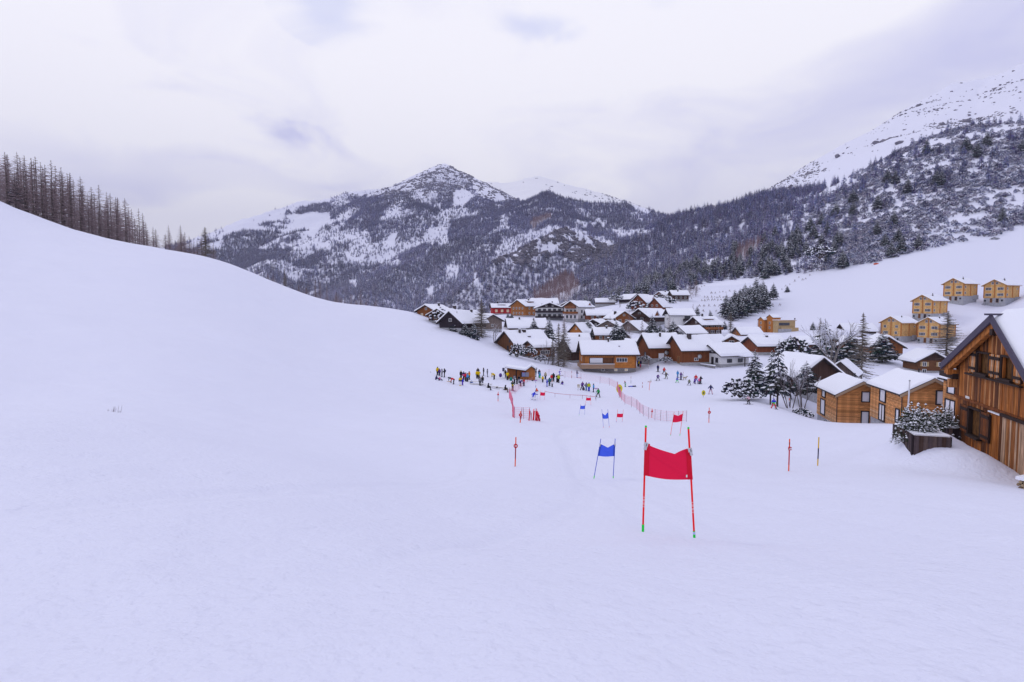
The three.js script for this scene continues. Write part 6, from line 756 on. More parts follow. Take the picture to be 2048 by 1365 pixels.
marker(996, 803, 784, 88, 'red and white piste marker below the benches', { lean: 0.3, sr: 0.16, r: 0.05, arrow: false, bands: [[0, 0.25, orangeM], [0.25, 0.7, mat([0.16, 0.12, 0.14])], [0.7, 1, orangeM]] });
marker(1303.5, 836, 818, 74, 'red piste marker standing against the right net fence', { lean: 1, sr: 0.14, r: 0.045, arrow: false });
marker(1578.8, 813, 797, 80, 'dark pole with an orange top beside the bare stems', { lean: 0.2, sign: null, r: 0.05, bands: [[0, 0.55, mat([0.12, 0.1, 0.2])], [0.55, 0.72, frameWhite], [0.72, 1, orangeM]] });
[[1262, 767, 753, 112, 'pale marker pole behind the course'], [1285, 776, 765, 106, 'red marker pole left of the red white sign'], [1297, 738, 726, 148, 'thin pole below the brown houses'], [1143.5, 757, 742, 128, 'blue white pole before the orange chalet'], [1366.5, 754, 744, 128, 'thin pink pole behind the purple skier']].forEach(([x, y, t, d, l], i) => marker(x, y, t, d, l, { lean: 0.2, sign: null, r: 0.05, bands: [[0, 0.4, i % 2 ? darkRed : metalGrey], [0.4, 0.7, frameWhite], [0.7, 1, i % 2 ? darkRed : mat([0.45, 0.3, 0.34])]] }));
function roundSign(px, py, topy, d, label) { const A = at(px, py, d), g = thing('yellow_sign', label, 'sign', A), h = (py - topy) * d / F; new MB().bar(P3(0, -0.5, 0), P3(0, h * 0.6, 0), 0.035, 0.035, 6).build('post', metalGrey, g); const s = part('sign_face', new THREE.CylinderGeometry(h * 0.3, h * 0.3, 0.04, 24), signYellow, g); s.scale.z = 1.4; s.rotation.x = Math.PI / 2; s.position.set(0, h * 0.68, 0.06); const m = new MB().box(-h * 0.12, h * 0.12, 0.021, 0.026, -h * 0.12, h * 0.14).build('symbol', mat([0.18, 0.17, 0.1]), s); return g; }
roundSign(1238.5, 792, 771, 99, 'oval yellow sign on a post at the bend of the net fence'); roundSign(1407, 795, 782, 96, 'oval yellow sign on a post on the open slope');
{ const A = at(1298.5, 776, 104), g = thing('arrow_sign', 'tilted red and white sign on an orange post behind the course', 'sign', A); new MB().bar(P3(0, -0.5, 0), P3(0.15, 1.2, 0), 0.04, 0.04, 6).build('post', orangeM, g); const b = new MB().box(-0.35, 0.45, 1.15, 1.32, 0.03, 0.07).build('board', frameWhite, g); new MB().box(-0.3, 0.4, 1.08, 1.148, 0.03, 0.07).build('red_stripe', discRed, b); new MB().box(0.1, 0.4, 1.325, 1.6, 0.03, 0.07).build('upper_board', frameWhite, b); }
// ---------- safety nets ----------
const netMat = mat([0.72, 0.2, 0.3], { roughness: 0.8 }), netPost = mat([0.2, 0.05, 0.12], { roughness: 0.6 }), netPale = mat([0.75, 0.35, 0.42], { roughness: 0.8 });
function netFence(name, pts, hgt, label, m, o = {}) { // pts: [px, py, d?]
  const { gap = 0.2, th = 0.008, posts = true } = o; const P = pts.map(([x, y, d]) => (d ? at(x, y, d) : onGround(x, y, 30, 200))); const g = thing(name, label, 'safety net', P[0]); const n = new MB();
  for (let i = 0; i < P.length; i++) { const a = P[i].clone().sub(P[0]); if (posts) { const l = (hash2(i, pts.length) - 0.5) * 0.18; new MB().bar(P3(a.x, a.y - 0.3, a.z), P3(a.x + l, a.y + hgt * 1.13, a.z + 0.05), 0.022, 0.02, 6).build('post', netPost, g); } if (i + 1 < P.length) { const b = P[i + 1].clone().sub(P[0]), len = a.distanceTo(b); for (let k = 0; k <= Math.round(hgt / gap); k++) { const y = k * gap; const edge = k === 0 || k === Math.round(hgt / gap) ? 1.7 : 1; n.bar(P3(a.x, a.y + y, a.z), P3(b.x, b.y + y, b.z), th * edge, th * edge, 3); } const c = Math.max(1, Math.round(len / gap)); for (let k = 0; k <= c; k++) { const q = a.clone().lerp(b, k / c); n.bar(P3(q.x, q.y, q.z), P3(q.x, q.y + hgt, q.z), th, th, 3); } } }
  n.build('net', m, g); return g;
}
netFence('net_fence', [[1235, 778, 96], [1237, 787, 93], [1239, 792, 90], [1243, 798, 86], [1250, 806, 83], [1263, 811, 80], [1274, 817, 78], [1280, 824, 76], [1287, 829, 74], [1297, 834, 73], [1310, 838, 72], [1321, 840, 71.5], [1334, 841.5, 71], [1358, 842, 70.5], [1373, 841, 70]], 1.15, 'pink safety net curving down the right side of the course', netMat);
netFence('net_fence', [[1080, 752, 122], [1098, 750, 121], [1130, 754, 120], [1162, 758, 117], [1200, 765, 112], [1219, 769, 106], [1235, 778, 97]], 1.15, 'pale pink safety net running behind the spectators', netPale, { th: 0.005 });
netFence('net_fence', [[1018, 795, 92], [1022, 804, 83], [1026, 818, 72], [1025, 828, 66], [1029, 841, 58], [1042, 843, 57], [1048, 843, 56.5], [1058, 843, 56]], 1.3, 'pink safety net on the left side of the course', netMat);
netFence('net_fence', [[1020, 791, 94], [1030, 785, 98], [1038, 782, 102], [1046, 778, 106], [1054, 773, 110], [1068, 765, 114]], 1.25, 'pale pink net beside the hut on the way to the course', netPale, { th: 0.006 });
{ // bundle of rolled net and poles
  const A = at(1069, 846, 55), g = thing('net_bundle', 'bundle of red poles and gathered red net at the end of the left fence', 'safety net', A), r = rng(5); const X = [[1058, 818, 843], [1062, 822, 843], [1066, 819, 843], [1068, 818, 842], [1070.5, 822, 845], [1072.5, 817, 847], [1074, 818, 847], [1076, 822, 850], [1077.5, 825, 853], [1079, 833, 857], [1026, 813, 838], [1025, 808, 824]];
  X.forEach(([x, t, b], i) => { const d = 55 + (i > 9 ? 10 : (i % 3) * 0.4), p = at(x, b, d).sub(A), q = at(x + (r() - 0.5) * 2, t, d).sub(A); new MB().bar(p, q, 0.03, 0.026, 6).build('pole', i % 4 === 1 ? netPost : redPole, g); const m = new MB(); for (let k = 0; k < 3; k++) { const u = p.clone().lerp(q, 0.05), w = p.clone().lerp(q, 0.82); const o = (r() - 0.5) * 0.16; m.bar(P3(u.x + o, u.y, u.z + 0.05), P3(w.x + o * 0.4 + 0.05, w.y, w.z + 0.05), 0.02, 0.035, 5); } m.build('gathered_net', redSleeve, g); });
}
{ const P = [[1090, 786, 98], [1110, 790, 97], [1140, 793, 96], [1165, 794, 95], [1192, 797, 94]].map(([x, y, d]) => at(x, y, d)), g = thing('rope_line', 'sagging red rope across the finish area', 'rope', P[0]), m = new MB(); for (let i = 0; i + 1 < P.length; i++) { const a = P[i].clone().sub(P[0]), b = P[i + 1].clone().sub(P[0]); m.bar(P3(a.x, a.y + 0.25, a.z), P3(b.x, b.y + 0.25, b.z), 0.03, 0.03, 5); } m.build('rope', mat([0.45, 0.05, 0.1]), g); for (const p of P) { const a = p.clone().sub(P[0]); new MB().bar(P3(a.x, a.y - 0.4, a.z), P3(a.x, a.y + 0.3, a.z), 0.025, 0.025, 5).build('peg', netPost, g); } }
for (const [x, y, t, d, l] of [[1071, 803, 762, 96, 'blue and white timing pole beside the skier in blue'], [1191.5, 796, 778, 98, 'blue and white timing pole beside the man in green']]) { const A = at(x, y, d), B = at(x + 0.6, t, d), g = thing('timing_pole', l, 'pole', A), H = B.sub(A); for (let i = 0; i < 9; i++) new MB().bar(H.clone().multiplyScalar(i / 9), H.clone().multiplyScalar((i + 1) / 9), 0.05, 0.05, 6).build('band', i % 2 ? frameWhite : mat([0.12, 0.2, 0.42]), g); new MB().bar(P3(0, -0.5, 0), P3(0, 0, 0), 0.03, 0.03, 5).build('spike', blackMetal, g); new MB().box(-0.3, 0.3, H.y, H.y + 0.14, -0.04, 0.04).build('top_bar', mat([0.35, 0.2, 0.45]), g); }

// ---------- refreshment hut, benches, loudspeaker ----------
{
  const d = 114, p = at(1046, 760, d), g = thing('wooden_hut', 'small wooden refreshment hut with a gable and a hatch, beside the crowd', 'hut', p, -0.06), V1 = wood(WOODS.rust, 'V', 1.6), V2 = wood([0.42, 0.16, 0.05], 'V', 1.6), s = d / F; const X = (px) => (px - 1046) * s, Y = (py) => (760 - py) * s;
  new MB().box(X(1014), X(1031), -1.2, Y(737.5), -2.4, 0).box(X(1033.5), X(1053), -1.2, Y(741), -2.4, 0.02).build('wall', V1, g);
  new MB().box(X(1031), X(1033.5), -1, Y(739), -2.4, -0.2).build('doorway', frameDark, g);
  const gw = new MB(), a = X(1053), b = X(1070), t = Y(733.5), e = Y(741), q = (x, y, z) => ({ x, y, z, u: x, v: y }); for (const z of [0.5, -2.6]) { gw.quad(q(a, -1.2, z), q(b, -1.2, z), q(b, e, z), q(a, e, z)); gw.tri(q(a, e, z), q(b, e, z), q(X(1063), t, z)); } gw.quad(q(a, -1.2, -2.6), q(a, -1.2, 0.5), q(a, e, 0.5), q(a, e, -2.6)).quad(q(b, -1.2, 0.5), q(b, -1.2, -2.6), q(b, e, -2.6), q(b, e, 0.5)); gw.build('gable_wall', V2, g);
  new MB().box(X(1042.5), X(1062), Y(754), Y(744), 0.03, 0.09).build('hatch', frameDark, g); const w = new MB().box(X(1044), X(1051), Y(753.4), Y(744.5), 0.51, 0.56).build('shutter', mat([0.2, 0.23, 0.42]), g); new MB().box(X(1051.3), X(1058), Y(753.4), Y(744.5), 0.51, 0.56).build('shutter', mat([0.24, 0.24, 0.32]), g); const lamp = new MB().box(X(1046), X(1049), Y(744.6), Y(743.6), 0.56, 0.66).build('red_sign', discRed, g);
  new MB().box(X(1042), X(1062), Y(755.2), Y(754.4), 0.05, 0.95).build('counter', V2, g);
  const n = 14; for (let i = 0; i < n; i++) { const x0 = lerp(X(1036), X(1061), i / n), x1 = lerp(X(1036), X(1061), (i + 0.92) / n); part('plank', new MB().box(x0, x1, -1, Y(754.8), 0.86, 0.9).geo(), i % 3 ? V1 : V2, g); }
  const rf = new MB(); rf.hexa([P3(X(1010), Y(735.8), 0.7), P3(X(1053), Y(741.8), 0.9), P3(X(1053), Y(741.8), -3), P3(X(1010), Y(735.8), -3), P3(X(1010), Y(735), 0.7), P3(X(1053), Y(741), 0.9), P3(X(1053), Y(741), -3), P3(X(1010), Y(735), -3)]); rf.hexa([P3(X(1051.5), Y(742), 0.9), P3(X(1063), Y(732.8), 0.9), P3(X(1063), Y(732.8), -3), P3(X(1051.5), Y(742), -3), P3(X(1051.5), Y(741), 0.9), P3(X(1063), Y(731.9), 0.9), P3(X(1063), Y(731.9), -3), P3(X(1051.5), Y(741), -3)]); rf.hexa([P3(X(1063), Y(732.8), 0.9), P3(X(1074), Y(739.3), 0.9), P3(X(1074), Y(739.3), -3), P3(X(1063), Y(732.8), -3), P3(X(1063), Y(731.9), 0.9), P3(X(1074), Y(738.4), 0.9), P3(X(1074), Y(738.4), -3), P3(X(1063), Y(731.9), -3)]); const R = rf.build('roof', roofDark, g);
  const sn = new MB(), h = 0.35, up = (P) => P3(P.x, P.y + h, P.z); const cap = (A, B) => { const b0 = P3(A[0], A[1] + 0.01, 0.72), b1 = P3(B[0], B[1] + 0.01, 0.82), b2 = P3(B[0], B[1] + 0.01, -2.9), b3 = P3(A[0], A[1] + 0.01, -2.9); sn.hexa([b0, b1, b2, b3, up(b0), up(b1), up(b2), up(b3)]); }; cap([X(1011), Y(735.1)], [X(1052), Y(741)]); cap([X(1052.2), Y(740.7)], [X(1063), Y(731.9)]); cap([X(1063.05), Y(731.9)], [X(1073), Y(738)]); sn.build('roof_snow', lumpMat, R);
}
const tableTop = mat([0.5, 0.45, 0.36], { roughness: 0.7 }), legM = mat([0.12, 0.13, 0.2], { roughness: 0.5 });
function bench(px, py, d, L, h, turn, label) { const g = thing('bench_table', label, 'table', at(px, py, d), turn), hw = h > 0.6 ? 0.3 : 0.14; new MB().box(-L / 2, L / 2, h - 0.05, h, -hw, hw).build('table_top', tableTop, g); for (const x of [-L / 2 + 0.25, L / 2 - 0.25]) for (const z of [-hw + 0.06, hw - 0.06]) new MB().bar(P3(x, -0.4, z), P3(x, h - 0.05, z), 0.03, 0.03, 5).build('leg', legM, g); new MB().box(-L / 2 + 0.05, L / 2 - 0.05, h + 0.002, h + 0.05, -hw + 0.04, hw - 0.04).build('snow', lumpMat, g); return g; }
[[950, 771, 107, 2.4, 0.78, -0.25, 'trestle table furthest left of the row by the spectators'], [952, 773, 106, 2.4, 0.45, -0.25, 'low bench before the leftmost trestle table'], [972, 776, 105, 2.4, 0.78, -0.3, 'trestle table behind the seated dark figure'], [984, 781, 103, 2.4, 0.78, -0.25, 'trestle table in the middle of the row'], [987, 783, 102, 2.4, 0.45, -0.25, 'low bench right of the seated dark figure'], [1004, 783, 103, 2.4, 0.78, -0.2, 'trestle table at the right end of the row'], [1016, 786, 101, 2.2, 0.78, -0.2, 'short trestle table beside the seated figure at the net'], [1016, 765, 112, 2.6, 0.45, 0.05, 'lone bench before the hut left of the crowd']].forEach((a) => bench(...a));
{ const g = thing('wooden_sledge', 'long tan wooden sledge by the bending figures at the left', 'sledge', at(895, 766, 108), -0.3); new MB().box(-0.75, 0.75, 0.2, 0.3, -0.22, 0.22).build('seat', mat([0.42, 0.24, 0.09]), g); for (const z of [-0.2, 0.2]) { new MB().box(-0.85, 0.7, 0, 0.05, z - 0.03, z + 0.03).build('runner', blackMetal, g); new MB().box(-0.6, -0.5, 0.05, 0.2, z - 0.02, z + 0.02).box(0.4, 0.5, 0.05, 0.2, z - 0.02, z + 0.02).build('strut', blackMetal, g); } }
{ const g = thing('loudspeaker', 'black loudspeaker on a tripod left of the hut', 'loudspeaker', at(1007, 755, 114)); new MB().box(-0.24, 0.24, 1.25, 1.95, -0.2, 0.2).build('cabinet', blackMetal, g); new MB().box(-0.2, 0.2, 1.3, 1.9, 0.2, 0.22).build('grille', mat([0.06, 0.06, 0.12]), g); new MB().bar(P3(0, 0.3, 0), P3(0, 1.25, 0), 0.03, 0.03, 6).build('pole', metalGrey, g); for (let k = 0; k < 3; k++) new MB().bar(P3(0, 0.8, 0), P3(Math.cos(k * 2.1) * 0.45, -0.05, Math.sin(k * 2.1) * 0.45), 0.02, 0.02, 5).build('leg', metalGrey, g); }
function rucksack(px, py, d, c, label, s = 1) { const g = thing('rucksack', label, 'rucksack', at(px, py, d)), a = new THREE.SphereGeometry(0.3 * s, 12, 9); a.scale(0.85, 1.15, 0.7); const m = mat(c); const b = part('bag', a, m, g); b.position.y = 0.28 * s; const q = new THREE.SphereGeometry(0.16 * s, 10, 7); q.scale(1.1, 0.9, 0.5); const k = part('pocket', q, mat(c.map((v) => v * 0.7)), g); k.position.set(0, 0.2 * s, 0.2 * s); new MB().bar(P3(-0.1 * s, 0.56 * s, 0), P3(0.1 * s, 0.58 * s, 0), 0.02, 0.02, 5).build('handle', blackMetal, g); }
rucksack(1001, 754.5, 115, [0.11, 0.06, 0.3], 'violet rucksack standing in the snow left of the loudspeaker', 1.3); rucksack(860.5, 750.5, 116, [0.05, 0.04, 0.12], 'dark bag lying in the snow at the far left of the crowd', 1.1); rucksack(1065, 766, 112, [0.06, 0.045, 0.05], 'dark bag on the snow right of the hut'); rucksack(943, 768, 108, [0.06, 0.16, 0.5], 'bright blue bag on the first trestle table', 1.1); rucksack(1167, 781, 102, [0.06, 0.05, 0.07], 'dark bag at the feet of the man in purple'); rucksack(1022, 762, 111, [0.02, 0.24, 0.2], 'teal bag among the group before the hut', 1.2);
{ const g = thing('folding_chair', 'pale folding chair left of the man in purple', 'chair', at(1158, 780.5, 102), 0.3); new MB().box(-0.25, 0.25, 0.45, 0.5, -0.22, 0.22).build('seat', tableTop, g); new MB().box(-0.25, 0.25, 0.6, 1.05, -0.24, -0.2).build('backrest', tableTop, g); for (const x of [-0.22, 0.22]) { new MB().bar(P3(x, -0.1, 0.25), P3(x, 1.05, -0.23), 0.02, 0.02, 5).build('leg', metalGrey, g); new MB().bar(P3(x, -0.1, -0.25), P3(x, 0.5, 0.2), 0.02, 0.02, 5).build('leg', metalGrey, g); } }
{ const g = thing('warning_cone', 'small orange red marker cone above the skier in blue', 'cone', at(1073.5, 782, 101)); const c = part('cone', new THREE.CylinderGeometry(0.06, 0.24, 0.5, 12), mat([0.6, 0.08, 0.02]), g); c.position.y = 0.26; new MB().box(-0.3, 0.3, -0.05, 0.02, -0.3, 0.3).build('base', mat([0.5, 0.07, 0.02]), g); }
// ---------- avalanche tripods on the slope right of the village, snow lance at the piste edge ----------
{
  const rows = [[0, 612, 1424, 1468, 7, -0.1], [1, 620, 1410, 1466, 10, 0], [2, 627, 1404, 1456, 9, -0.05], [3, 638, 1400, 1448, 6, 0], [4, 648, 1396, 1432, 4, 0], [5, 604, 1378, 1410, 5, -0.2], [6, 614, 1366, 1400, 6, -0.3], [7, 621, 1358, 1392, 6, -0.3], [8, 630, 1352, 1384, 5, -0.2]].map((r) => { r[1] -= 24; return r; }); let root = null; const wm = mat([0.13, 0.085, 0.07]), r = rng(8);
  const place = (px, py) => { const p = onGround(px, py, 200, 900); if (!p) return; const lab = 'small dark timber snow support in the rows on the slope right of the village', grp = 'timber snow supports in rows on the slope'; if (!root) { root = thing('snow_support', lab, 'snow support', p, 0, grp); for (let k = 0; k < 3; k++) { const a = k * 2.09; new MB().bar(P3(Math.cos(a) * 1.1, -0.4, Math.sin(a) * 1.1), P3(Math.cos(a) * -0.15, 1.9, Math.sin(a) * -0.15), 0.09, 0.07, 5).build('pole', wm, root); } new MB().bar(P3(-1.1, 0.9, 0.25), P3(1.1, 0.95, 0.25), 0.1, 0.1, 5).build('crossbar', wm, root); } else copyOf(root, 'snow_support', lab, 'snow support', p, r() * 6, 0.55 + 0.4 * r(), grp); };
  for (const [, y, x0, x1, n, sl] of rows) for (let i = 0; i < n; i++) { const x = lerp(x0, x1, i / (n - 1)) + (r() - 0.5) * 3; place(x, y + (x - x0) * sl + (r() - 0.5) * 2); }
  for (const [x, y] of [[1598, 556], [1606, 561], [1612, 559], [1590, 564], [1580, 570], [1572, 574], [1564, 580], [1556, 590], [1560, 612], [1540, 622], [1546, 612], [1528, 628], [1620, 552]]) place(x, y);
  const p = onGround(1753, 529, 200, 900), g = thing('snow_lance', 'slim grey snow lance with an orange pad at the forest edge', 'snow lance', p); new MB().bar(P3(0, -0.5, 0), P3(-2.6, 11, 0), 0.14, 0.07, 8).build('mast', mat([0.3, 0.32, 0.4]), g); new MB().box(-1.5, 1.3, -0.2, 0.75, -0.5, 0.6).build('pad', mat([0.62, 0.09, 0.02]), g); new MB().box(-0.5, 0.5, 0.76, 1.2, -0.3, 0.3).build('pump', metalGrey, g);
}
// ---------- people ----------
// joints are in metres for a 1.75 m figure facing +z; a body is one surface meshed from tapered capsules
const POSES = (() => {
  const base = () => ({ head: [0, 1.62, 0.02], neck: [0, 1.47, 0], chest: [0, 1.28, 0], hip: [0, 0.93, 0], shL: [0.18, 1.42, 0], shR: [-0.18, 1.42, 0], elL: [0.25, 1.16, -0.02], elR: [-0.25, 1.16, -0.02], haL: [0.26, 0.92, 0.07], haR: [-0.26, 0.92, 0.07], hpL: [0.09, 0.9, 0], hpR: [-0.09, 0.9, 0], knL: [0.1, 0.5, 0.03], knR: [-0.1, 0.5, 0.03], anL: [0.11, 0.09, 0], anR: [-0.11, 0.09, 0], toL: [0.12, 0.05, 0.16], toR: [-0.12, 0.05, 0.16] });
  const mk = (o) => ({ ...base(), ...o });
  return {
    stand: mk({}), arms: mk({ elL: [0.3, 1.2, 0.1], haL: [0.2, 1.1, 0.32], elR: [-0.3, 1.2, 0.1], haR: [-0.16, 1.12, 0.3] }),
    ski: mk({ head: [0, 1.54, 0.2], neck: [0, 1.4, 0.13], chest: [0, 1.22, 0.1], hip: [0, 0.88, -0.06], shL: [0.18, 1.35, 0.12], shR: [-0.18, 1.35, 0.12], elL: [0.36, 1.14, 0.14], elR: [-0.36, 1.14, 0.14], haL: [0.42, 1.0, 0.36], haR: [-0.42, 1.0, 0.36], hpL: [0.1, 0.86, -0.06], hpR: [-0.1, 0.86, -0.06], knL: [0.2, 0.48, 0.12], knR: [-0.2, 0.48, 0.12], anL: [0.3, 0.09, -0.04], anR: [-0.3, 0.09, -0.04], toL: [0.3, 0.05, 0.13], toR: [-0.3, 0.05, 0.13] }),
    wide: mk({ hip: [0, 0.84, 0], hpL: [0.1, 0.82, 0], hpR: [-0.1, 0.82, 0], chest: [0, 1.18, 0.02], neck: [0, 1.38, 0.02], head: [0, 1.53, 0.05], shL: [0.19, 1.33, 0.02], shR: [-0.19, 1.33, 0.02], elL: [0.33, 1.1, 0], elR: [-0.33, 1.1, 0], haL: [0.36, 0.93, 0.14], haR: [-0.36, 0.93, 0.14], knL: [0.27, 0.46, 0.05], knR: [-0.27, 0.46, 0.05], anL: [0.42, 0.09, 0], anR: [-0.42, 0.09, 0], toL: [0.44, 0.05, 0.16], toR: [-0.44, 0.05, 0.16] }),
    bend: mk({ head: [0, 1.14, 0.62], neck: [0, 1.12, 0.46], chest: [0, 1.1, 0.3], hip: [0, 0.95, -0.06], shL: [0.18, 1.12, 0.42], shR: [-0.18, 1.12, 0.42], elL: [0.22, 0.86, 0.5], elR: [-0.22, 0.86, 0.5], haL: [0.18, 0.6, 0.54], haR: [-0.18, 0.6, 0.54], hpL: [0.09, 0.9, -0.05], hpR: [-0.09, 0.9, -0.05] }),
    sit: mk({ head: [0, 1.2, 0.06], neck: [0, 1.05, 0.03], chest: [0, 0.86, 0], hip: [0, 0.5, -0.05], shL: [0.18, 1.0, 0.02], shR: [-0.18, 1.0, 0.02], elL: [0.25, 0.76, 0.1], elR: [-0.25, 0.76, 0.1], haL: [0.15, 0.66, 0.34], haR: [-0.15, 0.66, 0.34], hpL: [0.1, 0.48, -0.03], hpR: [-0.1, 0.48, -0.03], knL: [0.13, 0.52, 0.4], knR: [-0.13, 0.52, 0.4], anL: [0.13, 0.09, 0.42], anR: [-0.13, 0.09, 0.42], toL: [0.14, 0.05, 0.58], toR: [-0.14, 0.05, 0.58] }),
    ground: mk({ head: [0, 0.82, 0.1], neck: [0, 0.68, 0.04], chest: [0, 0.5, -0.02], hip: [0, 0.15, -0.12], shL: [0.18, 0.63, 0.02], shR: [-0.18, 0.63, 0.02], elL: [0.26, 0.42, 0.12], elR: [-0.26, 0.42, 0.12], haL: [0.16, 0.34, 0.34], haR: [-0.16, 0.34, 0.34], hpL: [0.1, 0.14, -0.08], hpR: [-0.1, 0.14, -0.08], knL: [0.16, 0.36, 0.3], knR: [-0.16, 0.36, 0.3], anL: [0.17, 0.08, 0.58], anR: [-0.17, 0.08, 0.58], toL: [0.18, 0.12, 0.74], toR: [-0.18, 0.12, 0.74] }),
    lie: mk({ head: [0, 0.24, 0.74], neck: [0, 0.18, 0.58], chest: [0, 0.16, 0.36], hip: [0, 0.14, 0], shL: [0.18, 0.17, 0.52], shR: [-0.18, 0.17, 0.52], elL: [0.36, 0.12, 0.5], elR: [-0.34, 0.12, 0.62], haL: [0.4, 0.08, 0.72], haR: [-0.3, 0.08, 0.86], hpL: [0.1, 0.14, -0.03], hpR: [-0.1, 0.14, -0.03], knL: [0.16, 0.12, -0.42], knR: [-0.14, 0.2, -0.4], anL: [0.2, 0.09, -0.82], anR: [-0.2, 0.1, -0.78], toL: [0.24, 0.05, -0.92], toR: [-0.26, 0.06, -0.9] }),
    tuck: mk({ head: [0, 1.18, 0.42], neck: [0, 1.08, 0.3], chest: [0, 0.96, 0.18], hip: [0, 0.68, -0.14], shL: [0.19, 1.06, 0.26], shR: [-0.19, 1.06, 0.26], elL: [0.42, 0.92, 0.3], elR: [-0.46, 0.98, 0.24], haL: [0.52, 0.84, 0.5], haR: [-0.58, 0.96, 0.4], hpL: [0.1, 0.66, -0.12], hpR: [-0.1, 0.66, -0.12], knL: [0.18, 0.46, 0.2], knR: [-0.2, 0.44, 0.2], anL: [0.26, 0.09, -0.02], anR: [-0.3, 0.09, -0.02], toL: [0.26, 0.05, 0.16], toR: [-0.3, 0.05, 0.16] }),
  };
})();
const TAG = { head: 0, jacket: 1, trousers: 2, boot: 3, glove: 4, face: 5, scarf: 6 };
function bodyOf(J) {
  const bones = [[J.head, [J.head[0], J.head[1] + 0.03, J.head[2]], 0.098, 0.104, 0], [[J.head[0], J.head[1] - 0.03, J.head[2] + 0.03], [J.head[0], J.head[1] - 0.07, J.head[2] + 0.045], 0.075, 0.058, 5], [[J.head[0], J.head[1] - 0.02, J.head[2] + 0.095], [J.head[0], J.head[1] - 0.035, J.head[2] + 0.115], 0.022, 0.02, 5], [J.neck, J.head, 0.068, 0.06, 6], [J.chest, J.neck, 0.165, 0.085, 1], [J.hip, J.chest, 0.15, 0.165, 1], [J.shL, J.shR, 0.09, 0.09, 1]];
  for (const s of ['L', 'R']) bones.push([J['sh' + s], J['el' + s], 0.085, 0.066, 1], [J['el' + s], J['ha' + s], 0.066, 0.05, 1], [J['ha' + s], J['ha' + s].map((v, i) => v + (v - J['el' + s][i]) * 0.3), 0.058, 0.05, 4], [J['hp' + s], J['kn' + s], 0.115, 0.085, 2], [J['kn' + s], J['an' + s], 0.085, 0.075, 2], [J['an' + s], J['to' + s], 0.075, 0.06, 3]);
  const all = bones.flatMap((b) => [b[0], b[1]]), lo = [0, 1, 2].map((i) => Math.min(...all.map((p) => p[i])) - 0.22), hi = [0, 1, 2].map((i) => Math.max(...all.map((p) => p[i])) + 0.22), S = Math.max(...[0, 1, 2].map((i) => hi[i] - lo[i])), ctr = [0, 1, 2].map((i) => (lo[i] + hi[i]) / 2);
  const N = 50, mc = new MarchingCubes(N, undefined, false, false, 60000); mc.isolation = 0;
  const dist = (x, y, z, b) => { const [p, q, r0, r1] = b, dx = q[0] - p[0], dy = q[1] - p[1], dz = q[2] - p[2], l = dx * dx + dy * dy + dz * dz || 1e-9, t = clamp(((x - p[0]) * dx + (y - p[1]) * dy + (z - p[2]) * dz) / l); return Math.hypot(x - p[0] - t * dx, y - p[1] - t * dy, z - p[2] - t * dz) - lerp(r0, r1, t); };
  for (let k = 0; k < N; k++) for (let j = 0; j < N; j++) for (let i = 0; i < N; i++) { const x = ctr[0] + (i - N / 2) / (N / 2) * S / 2, y = ctr[1] + (j - N / 2) / (N / 2) * S / 2, z = ctr[2] + (k - N / 2) / (N / 2) * S / 2; let e = 0; for (const b of bones) { const d = dist(x, y, z, b); if (d < 0.3) e += Math.exp(-d * 38); } mc.field[i + j * N + k * N * N] = e > 0 ? Math.log(e) / 38 : -0.3; }
  mc.update(); const n = mc.count, pos = new Float32Array(n * 3), nor = new Float32Array(n * 3), tagA = new Uint8Array(n);
  for (let v = 0; v < n; v++) { for (let c = 0; c < 3; c++) { pos[v * 3 + c] = mc.positionArray[v * 3 + c] * S / 2 + ctr[c]; nor[v * 3 + c] = mc.normalArray[v * 3 + c]; } let best = 1e9; for (const b of bones) { const d = dist(pos[v * 3], pos[v * 3 + 1], pos[v * 3 + 2], b); if (d < best) { best = d; tagA[v] = b[4]; } } }
  return { pos, nor, tagA, n, J };
}
const bodies = {}; const bodyMat = mat(null, { vertexColors: true, roughness: 0.8 });
const skiGeo = new MB().box(-0.05, 0.05, 0.005, 0.03, -0.75, 0.8).hexa([P3(-0.05, 0.005, 0.98), P3(0.05, 0.005, 0.98), P3(0.05, 0.005, 0.8), P3(-0.05, 0.005, 0.8), P3(-0.05, 0.09, 0.99), P3(0.05, 0.09, 0.99), P3(0.05, 0.03, 0.8), P3(-0.05, 0.03, 0.8)]).geo(), helmetGeo = new THREE.SphereGeometry(0.128, 14, 9, 0, 6.2832, 0, 1.75), goggleGeo = new THREE.TorusGeometry(0.1, 0.032, 6, 14, 2.3), packGeo = (() => { const g = new THREE.SphereGeometry(0.2, 10, 8); g.scale(0.85, 1.25, 0.6); return g; })();
const C = { yellow: [0.68, 0.46, 0.0], black: [0.014, 0.013, 0.018], navy: [0.02, 0.02, 0.09], blue: [0.02, 0.04, 0.55], sky: [0.06, 0.28, 0.6], red: [0.6, 0.015, 0.02], pink: [0.65, 0.1, 0.28], pale: [0.62, 0.42, 0.48], purple: [0.09, 0.03, 0.22], green: [0.02, 0.28, 0.07], lime: [0.42, 0.5, 0.02], neon: [0.02, 0.6, 0.06], white: [0.68, 0.68, 0.74], grey: [0.2, 0.2, 0.24], teal: [0.03, 0.13, 0.16], olive: [0.1, 0.13, 0.05], beige: [0.42, 0.38, 0.26], orange: [0.7, 0.16, 0.01], jeans: [0.12, 0.26, 0.5], violet: [0.14, 0.06, 0.42], brown: [0.13, 0.07, 0.04], dgreen: [0.025, 0.06, 0.045], skin: [0.55, 0.33, 0.24] };
